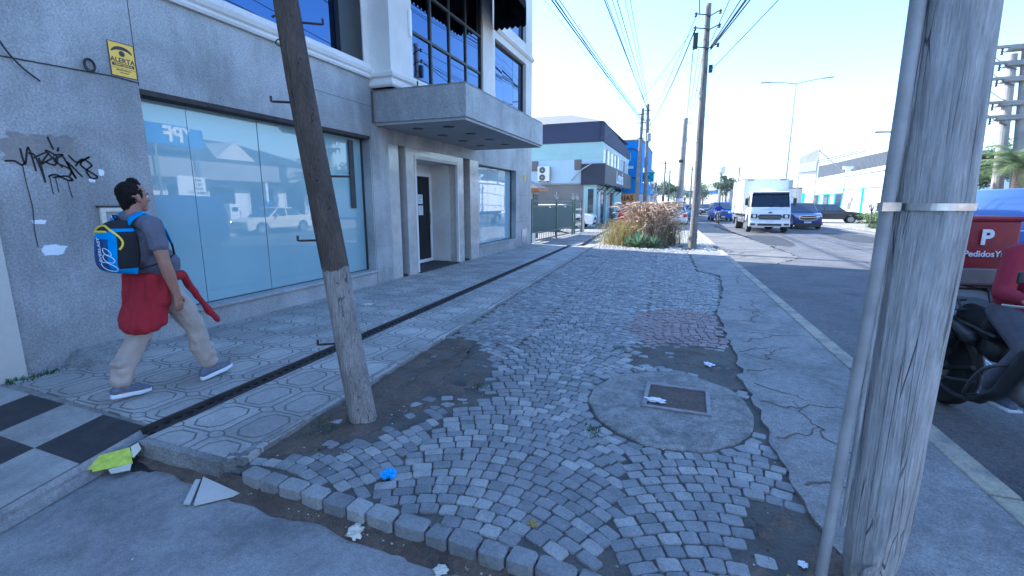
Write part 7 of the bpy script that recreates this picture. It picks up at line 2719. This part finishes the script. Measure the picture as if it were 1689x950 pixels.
T4, T5, T2, T3 = (-3.03, 30.3, 6.7), (-2.98, 33.1, 7.5), (.15, 16.9, 7.3), (-.65, 35.7, 7.1)
LB = 'thin cable fanning overhead from the left twin pole towards the office roof'
for i, (bx, by, bz, z0, r_) in enumerate(((-4.30, 14.1, 7.3, 6.1, .006), (-4.0, 14.2, 7.32, 5.9, .006))):
    A_ = (-3.03, 30.3, z0)
    wire(A_, through(A_, (bx, by, bz), 2.2), .0, r_, 'thin faint cable, outermost to the left of those running to the twin poles', 'cable_grey')
for i, (bx, by, bz, z0, r_) in enumerate(((-3.92, 14.2, 7.3, 6.4, .02), (-3.84, 14.2, 7.3, 6.5, .017), (-3.74, 14.25, 7.32, 6.62, .012))):
    A_ = (-3.03, 30.3, z0)
    wire(A_, through(A_, (bx, by, bz), 2.2), .25, r_, 'thick dark cable of the bundle sweeping down to the left twin pole')
for i, (bx, z0, r_) in enumerate(((-2.64, 7.5, .016), (-2.60, 7.35, .010), (-2.45, 7.3, .009), (-2.33, 7.55, .013), (-2.12, 7.6, .008), (-1.98, 7.45, .009))):
    A_ = (-2.95 + i * .02, 33.1, z0)
    wire(A_, through(A_, (bx, 14.8, 7.35 + .02 * i), 2.2), .15, r_, 'thin dark cable overhead running to the right twin pole')
A_ = (-2.95, 33.1, 6.9)
wire((-.18, 16.75, 7.3), A_, .25, .010, 'cable dipping from the slim timber pole to the right twin pole')
wire((-.18, 16.75, 6.9), (-2.9, 33.1, 6.4), .35, .012, 'cable dipping from the slim timber pole to the right twin pole')
wire((-.18, 16.75, 6.95), (-3.0, 30.3, 5.6), .45, .008, 'cable dipping from the slim timber pole to the right twin pole')
wire((-.18, 16.75, 7.0), (-5.6, 30.1, 5.4), .5, .008, 'cable dipping from the slim timber pole to the mint shop roof')
wire((.05, 16.9, 6.1), (-12, 30.0, 6.2), .5, .006, 'faint cable crossing the sky from the slim timber pole to the left', 'cable_grey')
wire((-.2, 16.77, 6.9), (-.62, 35.7, 7.1), .9, .014, 'cable hanging between the slim timber pole and the concrete pole', n_=24)
for i in range(3):
    wire((-.05 + .15 * i, 16.8, 6.3 + .1 * i), (-.6, 35.7, 6.9 - .2 * i), .7 + .15 * i, .008, 'cable hanging between the slim timber pole and the concrete pole', n_=24)
for i, (ex, ez, sz, r_) in enumerate(((-.4, 9.5, 7.35, .016), (2.8, 9.6, 6.5, .012), (4.4, 9.6, 6.35, .016), (5.0, 9.4, 6.3, .03), (5.3, 9.2, 6.25, .02), (6.6, 9.2, 5.6, .012))):
    wire((.3 if i else -.1, 16.8, sz), (ex, 0, ez), .25, r_, 'dark cable rising from the slim timber pole over the road towards the viewer')
wire((-.5, 35.7, 6.95), (16, 34, 5.0), .9, .012, 'pair of cables spanning the road from the concrete pole', n_=24)
wire((-.5, 35.7, 7.05), (16, 34, 5.3), .9, .012, 'pair of cables spanning the road from the concrete pole', n_=24)
wire((-2.98, 33.2, 7.4), (-3.55, 70, 6.9), .7, .02, 'cable running on from the twin poles down the left side')
wire((-3.03, 30.4, 6.8), (-3.2, 78, 6.2), .9, .02, 'cable running on from the twin poles down the left side')
wire((-.65, 35.8, 7.1), (0, 72, 6.2), .8, .02, 'cable running on from the concrete pole along the road')
wire((-3.55, 70, 6.9), (-4.8, 118, 7.6), .8, .03, 'cable between distant poles on the left')
wire((-2.7, 2.67, 3.2 + 4.0), (.75, 2.02, 8.3), .2, .01, 'cable overhead from the leaning pole to the big weathered pole')
wire((7.4, 88, 7.1), (7.0, 120, 7.6), .6, .03, 'cable between the distant poles on the right')
# what the upper windows mirror: lines along the opposite pavement
for k in range(4):
    wire((9.6 - k * .1, -22, 8.6 - k * .45), (9.2 - k * .1, 7, 8.6 - k * .45), .5, .022, 'cable strung along the opposite pavement, mirrored in the upper windows', n_=20)
t = thing('timber_pole', (9.3, 8, 0), 'timber pole with cross arms on the opposite pavement, mirrored in the shop glass', 'pole')
MB().tube([(9.3, 7.0, -.1), (9.25, 7.0, 9)], [.14, .1], 12).build('shaft', 'far_wood', t)
for z in (8.6, 8.1, 7.6):
    MB().tube([(8.9, 6.95, z - .1), (9.7, 6.95, z - .1)], .04, 6).build('crossarm', 'dark_metal', t)

# ================================================================ PLANTS
og = thing('ornamental_grass', (-1.45, 18.4, 0), 'big clump of fountain grass with pinkish brown plumes arching over golden blades', 'grass clump')
rnd = random.Random(9)


def blades(bb, cx0, cy0, n_, hmin, hmax, sx_, sy_, wd, arch_, leanx, rnd, seg=6):
    for k in range(n_):
        bx = cx0 + rnd.gauss(0, sx_)
        by = cy0 + rnd.gauss(0, sy_)
        a = rnd.uniform(0, 2 * PI)
        h = rnd.uniform(hmin, hmax)
        out = arch_ * h * rnd.uniform(.3, 1.15)
        dx, dy = math.cos(a) * out + leanx * h, math.sin(a) * out * .8
        pr = Vector((-math.sin(a + 1), math.cos(a + 1), 0)) * wd * .5
        pts = []
        for i in range(seg):
            t = i / (seg - 1)
            c = Vector((bx + dx * t ** 1.7, by + dy * t ** 1.7, h * (math.sin(t * PI * .62))))
            w_ = (1 - t ** 2 * .9)
            pts += [c - pr * w_, c + pr * w_]
        bb.add(pts, [(2 * i, 2 * i + 1, 2 * i + 3, 2 * i + 2) for i in range(seg - 1)])


b = MB()
blades(b, -2.1, 17.9, 1300, .35, .95, .42, .35, .012, .75, -.05, rnd)
blades(b, -1.3, 18.6, 1500, .45, 1.0, .45, .5, .012, .7, 0, rnd)
b.build('blades', 'grass_gold', og)
b = MB()
for k in range(900):
    bx, by = -1.38 + rnd.gauss(0, .36), 18.3 + rnd.gauss(0, .5)
    a = rnd.uniform(0, 2 * PI)
    h = rnd.uniform(.5, 1.58)
    ln = rnd.uniform(.3, 1.0) * h * .8
    dx, dy = math.cos(a) * ln - .02, math.sin(a) * ln * .8
    pts = []
    rad = []
    for i in range(12):
        t = i / 11
        z = h * math.sin(t * PI * .60)
        pts.append((bx + dx * t ** 1.5, by + dy * t ** 1.5, z))
        rad.append(.004 if t < .55 else .005 + .018 * math.sin(PI * (t - .55) / .45) ** .7)
    b.tube(pts, rad, 5)
b.build('plumes', 'plume', og)
b = MB()
blades(b, -.95, 18.2, 900, .3, .8, .25, .3, .014, .5, .1, rnd)
b.build('dark_blades', 'bark', og)

ag = thing('agave', (-1.5, 16.95, 0), 'pale green spiky agave in front of the ornamental grass', 'plant')
for q, (ax_, ay_, s_) in enumerate(((-1.62, 16.95, 1.5), (-1.12, 16.9, 1.1), (-2.0, 17.05, .9))):
    b = MB()
    for k in range(30):
        a = 2.4 * k
        tilt = .25 + .95 * (k / 30)
        L_ = s_ * rnd.uniform(.34, .5)
        d = Vector((math.cos(a) * math.sin(tilt), math.sin(a) * math.sin(tilt), math.cos(tilt)))
        sd = Vector((-math.sin(a), math.cos(a), 0))
        pts = []
        for i in range(6):
            t = i / 5
            c = Vector((ax_, ay_, .03)) + d * L_ * t + Vector((0, 0, -.12 * L_ * t * t * tilt))
            w_ = .030 * s_ * (math.sin(PI * (.15 + .85 * t)) ** .8) + .001
            pts += [c - sd * w_ + Vector((0, 0, w_ * .4)), c, c + sd * w_ + Vector((0, 0, w_ * .4))]
        fs = []
        for i in range(5):
            fs += [(3 * i, 3 * i + 1, 3 * i + 4, 3 * i + 3), (3 * i + 1, 3 * i + 2, 3 * i + 5, 3 * i + 4)]
        b.add(pts, fs)
    b.build('leaf_rosette', 'agave_leaf', ag)
b = MB()
for k in range(14):
    tuft(b, -1.95 + k * .1 + rnd.uniform(-.05, .05), 16.75 + rnd.uniform(-.08, .15), 0, 34, .14, .09, rnd, .006)
tag(b.build('weed_tuft', 'leaf_mid', loc=(-1.3, 16.8, 0)), 'low green ground weeds at the foot of the agave', 'weeds')
for (x, y, lb) in ((.05, 16.55, 'small yellowish weed in the gravel beside the slim timber pole'), (-.2, 17.4, 'small weed in the gravel behind the slim timber pole')):
    b = MB()
    for k in range(5):
        tuft(b, x + rnd.uniform(-.08, .08), y + rnd.uniform(-.05, .05), 0, 20, .07, .06, rnd, .005)
    tag(b.build('weed_tuft', 'leaf_mid', loc=(x, y, 0)), lb, 'weeds')
tag(MB().tube([(-.62, 19.6, 0), (-.61, 19.6, 1.5)], .028, 10).build('white_pipe_post', 'white_paint', loc=(-.62, 19.6, 0)), 'thin white pipe post standing in the right side of the grass clump', 'post')


def crown(bb, c, rr, n_, ls, rnd, clumps=14):
    cs = []
    for k in range(clumps):
        d = Vector((rnd.gauss(0, 1), rnd.gauss(0, 1), rnd.gauss(0, .8))).normalized() * rnd.uniform(.35, .95)
        cs.append((Vector((c[0] + d.x * rr[0], c[1] + d.y * rr[1], c[2] + d.z * rr[2])), rnd.uniform(.25, .5)))
    for k in range(n_):
        cc, cr = cs[rnd.randrange(clumps)]
        d = Vector((rnd.gauss(0, 1), rnd.gauss(0, 1), rnd.gauss(0, 1))).normalized() * (rnd.random() ** .4) * cr
        p = cc + Vector((d.x * rr[0], d.y * rr[1], d.z * rr[2]))
        u_ = Vector((rnd.gauss(0, 1), rnd.gauss(0, 1), rnd.gauss(0, 1))).normalized() * ls
        v_ = u_.orthogonal().normalized() * ls * .55
        bb.add([p - u_, p + v_, p + u_, p - v_], [(0, 1, 2, 3)])
    return cs


def tree(x, y, h, r_, n_, ls, mat, label, rnd, z0=0, cat='tree', group=None, name='tree'):
    t = thing(name, (x, y, z0), label, cat, group)
    b = MB()
    cs = crown(b, (x, y, z0 + h - r_ * .75), (r_, r_, r_ * .8), n_, ls, rnd)
    b.build('crown', mat, t)
    b = MB()
    top = Vector((x, y, z0 + h - r_))
    b.tube([(x, y, z0 - .05), (x + .05 * h * rnd.uniform(-.3, .3), y, z0 + h * .35), top], [h * .035, h * .025, h * .015], 8)
    for c_, _ in cs[:6]:
        st = Vector((x, y, z0 + (h - r_) * rnd.uniform(.6, .95)))
        b.tube([st, st.lerp(c_, .5) + Vector((0, 0, .05 * h)), c_], [h * .013, h * .009, h * .004], 6)
    b.build('trunk', 'bark', t)
    return t


rnd = random.Random(31)
for (x, y, h, r_, m_, lb) in ((16.5, 31, 5.4, 2.2, 'leaf_mid', 'leafy tree behind the palm at the right edge'), (19.5, 33, 5.8, 2.6, 'leaf_dark', 'dark leafy tree at the right edge farther from the road'), (14.9, 34, 4.2, 1.4, 'leaf_dark', 'small dark tree between the palm and the white building')):
    tree(x, y, h, r_, 5200, .085, m_, lb, rnd)
pl_ = thing('palm_tree', (12.955, 26.3, 0), 'feather palm with drooping pale green fronds in front of the twin concrete poles', 'palm')
b = MB()
b.tube([(12.955, 26.3, 0), (12.957, 26.3, 1.6), (12.955, 26.3, 2.95)], [.28, .24, .26], 12)
b.build('trunk', 'bark', pl_)
for k in range(30):
    a = 2.4 * k
    el = 1.25 - 1.15 * (k / 30)
    L_ = rnd.uniform(2.2, 3.0)
    b = MB()
    mid = []
    for i in range(15):
        t = i / 14
        rr = L_ * (t * math.cos(el) + .12 * t * t)
        z = 2.95 + L_ * (t * math.sin(el) - .62 * t * t)
        mid.append(Vector((12.955 + math.cos(a) * rr, 26.3 + math.sin(a) * rr, z)))
    b.tube(mid, [.022 * (1 - i / 15) + .004 for i in range(15)], 5)
    for i in range(1, 14):
        for q in range(3):
            f = q / 3
            p = mid[i].lerp(mid[min(14, i + 1)], f)
            d = (mid[min(14, i + 1)] - mid[i]).normalized()
            sd = d.cross(Vector((0, 0, 1))).normalized()
            ll = .42 * math.sin(PI * min(.98, (i + f + 1) / 15.5)) ** .6
            for s_ in (-1, 1):
                tip = p + sd * s_ * ll + d * ll * .5 + Vector((0, 0, -.35 * ll))
                w_ = d * .018
                b.add([p - w_, p + w_, tip], [(0, 1, 2)])
    b.build('frond', 'leaf_palm', pl_)

# hedge and verge plants before the white building
hd = MB()
crown(hd, (12.6, 41.5, .45), (1.0, 5.0, .55), 7000, .06, rnd, 34)
tag(hd.build('hedge', 'leaf_mid', loc=(12.6, 41.5, 0)), 'low untidy green hedge along the white building beside the black hatchback', 'hedge')
b = MB()
for k in range(60):
    tuft(b, 10.9 + rnd.uniform(-.5, 1.0), 33.5 + rnd.uniform(-2.5, 3), 0, 26, .28, .2, rnd, .012)
tag(b.build('verge_grass', 'leaf_mid', loc=(11, 33.5, 0)), 'yellow green grass growing on the opposite verge', 'grass', kind='stuff')
for (x, y, h, lb) in ((11.0, 36.5, 1.6, 'thin sapling on the opposite verge near the hedge'), (11.4, 30.6, 1.1, 'short sapling on the opposite verge close to the big pole')):
    tree(x, y, h, h * .25, 260, .04, 'leaf_mid', lb, rnd, name='sapling', cat='sapling')
# distant trees
DT = [(-9, 170, 9, 4, 'leaf_dark', 'dark tree closing the street on the left'), (-2, 185, 7, 3.5, 'leaf_mid', 'bright green tree at the end of the street'), (3.5, 150, 7.5, 3.2, 'leaf_mid', 'bright green tree above the distant motorcyclist'), (9, 145, 8.5, 3.6, 'leaf_dark', 'dark tree behind the truck box'),
      (6.5, 100, 6.5, 2.2, 'leaf_dark', 'dark tree to the left of the truck box'), (12.0, 160, 9, 4, 'leaf_dark', 'dark tree far off to the right of the street'), (-14, 190, 10, 5, 'leaf_dark', 'broad dark tree far off on the left'), (-6, 200, 8, 4.5, 'leaf_mid', 'broad green tree at the vanishing point'), (-4.4, 106, 5.5, 1.8, 'leaf_mid', 'small street tree on the left pavement'),
      (4, 210, 9, 5, 'leaf_dark', 'broad dark tree at the end of the street'), (-20, 215, 9, 5, 'leaf_mid', 'pale green tree far off on the left')]
for (x, y, h, r_, m_, lb) in DT:
    tree(x, y, h, r_, 1500, .22, m_, lb, rnd, group='distant trees')
wt = thing('water_tower', (6.2, 130, 0), 'slim distant water tank tower rising left of the truck', 'tower')
MB().tube([(6.9, 130, 0), (6.9, 130, 8.5)], [.35, .3], 10).build('shaft', 'concrete_pole', wt)
MB().lathe([(.4, 8.5), (.9, 8.9), (.9, 10.2), (.5, 10.6)], (6.9, 130, 0), 14).build('tank', 'render_white', wt)
# blue banner bridge seen at the very end of the street
fb = thing('overpass', (-5, 240, 0), 'blue railed overpass crossing the end of the street', 'overpass')
part('deck', 'render_grey', fb, (-60, 60, 240, 244, 5.2, 6.0))
part('parapet', 'render_blue', fb, (-60, 60, 239.8, 239.99, 5.9, 7.2))
for x in (-30, -18, 12, 28):
    part('pier', 'concrete', fb, (x, x + 1.2, 241, 243, 0, 5.198))

# ---- tar repairs, cracks and tyre-dark bands of the road
rnd = random.Random(88)
b = MB()
for k in range(26):
    y = rnd.uniform(3, 60)
    x = rnd.uniform(kx(y) + .6, 9.0)
    ang = rnd.choice((0, 0, PI / 2)) + rnd.uniform(-.25, .25)
    a = ang
    p = Vector((x, y))
    for s in range(rnd.randrange(14, 40)):
        a = ang + rnd.uniform(-.7, .7)
        q = p + Vector((math.cos(a), math.sin(a))) * .14
        if q.x < kx(q.y) + .1 or q.x > 9.5:
            break
        d = (q - p).normalized()
        w = rnd.uniform(.008, .022)
        n_ = Vector((-d.y, d.x)) * w
        b.add([(p.x - n_.x, p.y - n_.y, -.1245), (p.x + n_.x, p.y + n_.y, -.1245), (q.x + n_.x, q.y + n_.y, -.1245), (q.x - n_.x, q.y - n_.y, -.1245)], [(0, 1, 2, 3)])
        p = q
struct(b.build('road_crack', 'dark_tile'))
for i, (x, y, rx_, ry_, m_) in enumerate(((4.2, 8.5, .9, 2.2, 'asphalt_dark'), (6.8, 15, 1.1, 2.6, 'asphalt_grey'), (3.4, 24, .8, 3.2, 'asphalt_dark'), (5.6, 21.5, .7, 1.6, 'asphalt_grey'), (7.6, 27, .9, 3.5, 'asphalt_dark'))):
    if m_ not in M:
        worn(m_, *(((.06, .06, .063), (.045, .045, .047)) if m_ == 'asphalt_dark' else ((.17, .165, .16), (.10, .1, .1))), s1=2, s2=18, speck=.5, bd=.02)
    b = MB()
    pts = []
    for k in range(40):
        a = 2 * PI * k / 40
        r_ = 1 + .15 * noise.noise(Vector((math.cos(a) * 3, math.sin(a) * 3, i * 5.1)))
        pts.append((x + rx_ * r_ * math.copysign(abs(math.cos(a)) ** .5, math.cos(a)), y + ry_ * r_ * math.copysign(abs(math.sin(a)) ** .5, math.sin(a)), -.1275 + i * .0002))
    b.add(pts, [tuple(range(40))])
    struct(b.build('road_repair', m_))
# cracks of the side street
b = MB()
for (x, y, ang, n_s) in ((-2.2, .5, .6, 22), (-1.2, 1.2, -.5, 16), (-3.6, .7, .2, 20), (-.6, .9, .9, 12)):
    p = Vector((x, y))
    for s in range(n_s):
        a = ang + rnd.uniform(-.8, .8)
        q = p + Vector((math.cos(a), math.sin(a))) * .06
        if q.y > 1.5:
            break
        d = (q - p).normalized()
        n_ = Vector((-d.y, d.x)) * rnd.uniform(.002, .005)
        b.add([(p.x - n_.x, p.y - n_.y, -.1035), (p.x + n_.x, p.y + n_.y, -.1035), (q.x + n_.x, q.y + n_.y, -.1035), (q.x - n_.x, q.y - n_.y, -.1035)], [(0, 1, 2, 3)])
        p = q
struct(b.build('side_street_crack', 'soil'))
# moss and leaf crumbs caught in the joints
rnd = random.Random(19)
b = MB()
for k in range(900):
    x, y = rnd.uniform(-2.2, .6), 1.8 + rnd.random() ** 1.6 * 7
    if x < tx(y) + .05 or noise.noise(Vector((x * 2, y * 2, 4))) < .05:
        continue
    tuft(b, x, y, -.012, 3, .018, .012, rnd, .003)
tag(b.build('joint_moss', 'weed'), 'tiny weeds and moss growing in the joints between the cobbles', 'moss', kind='stuff')

# ---- summer haze filling the street
m, n, bs_ = nt('air')
n.nodes.remove(bs_)
pv = N(n, 'ShaderNodeVolumePrincipled')
pv.inputs['Color'].default_value = (.9, .94, 1, 1)
pv.inputs['Density'].default_value = 0.0004
n.links.new(pv.outputs[0], n.nodes['Material Output'].inputs['Volume'])
tag(MB().box(-1600, 1600, -1600, 1600, -1.2, 14).build('haze', 'air'), 'thin pale haze over the far street', 'haze', kind='stuff')
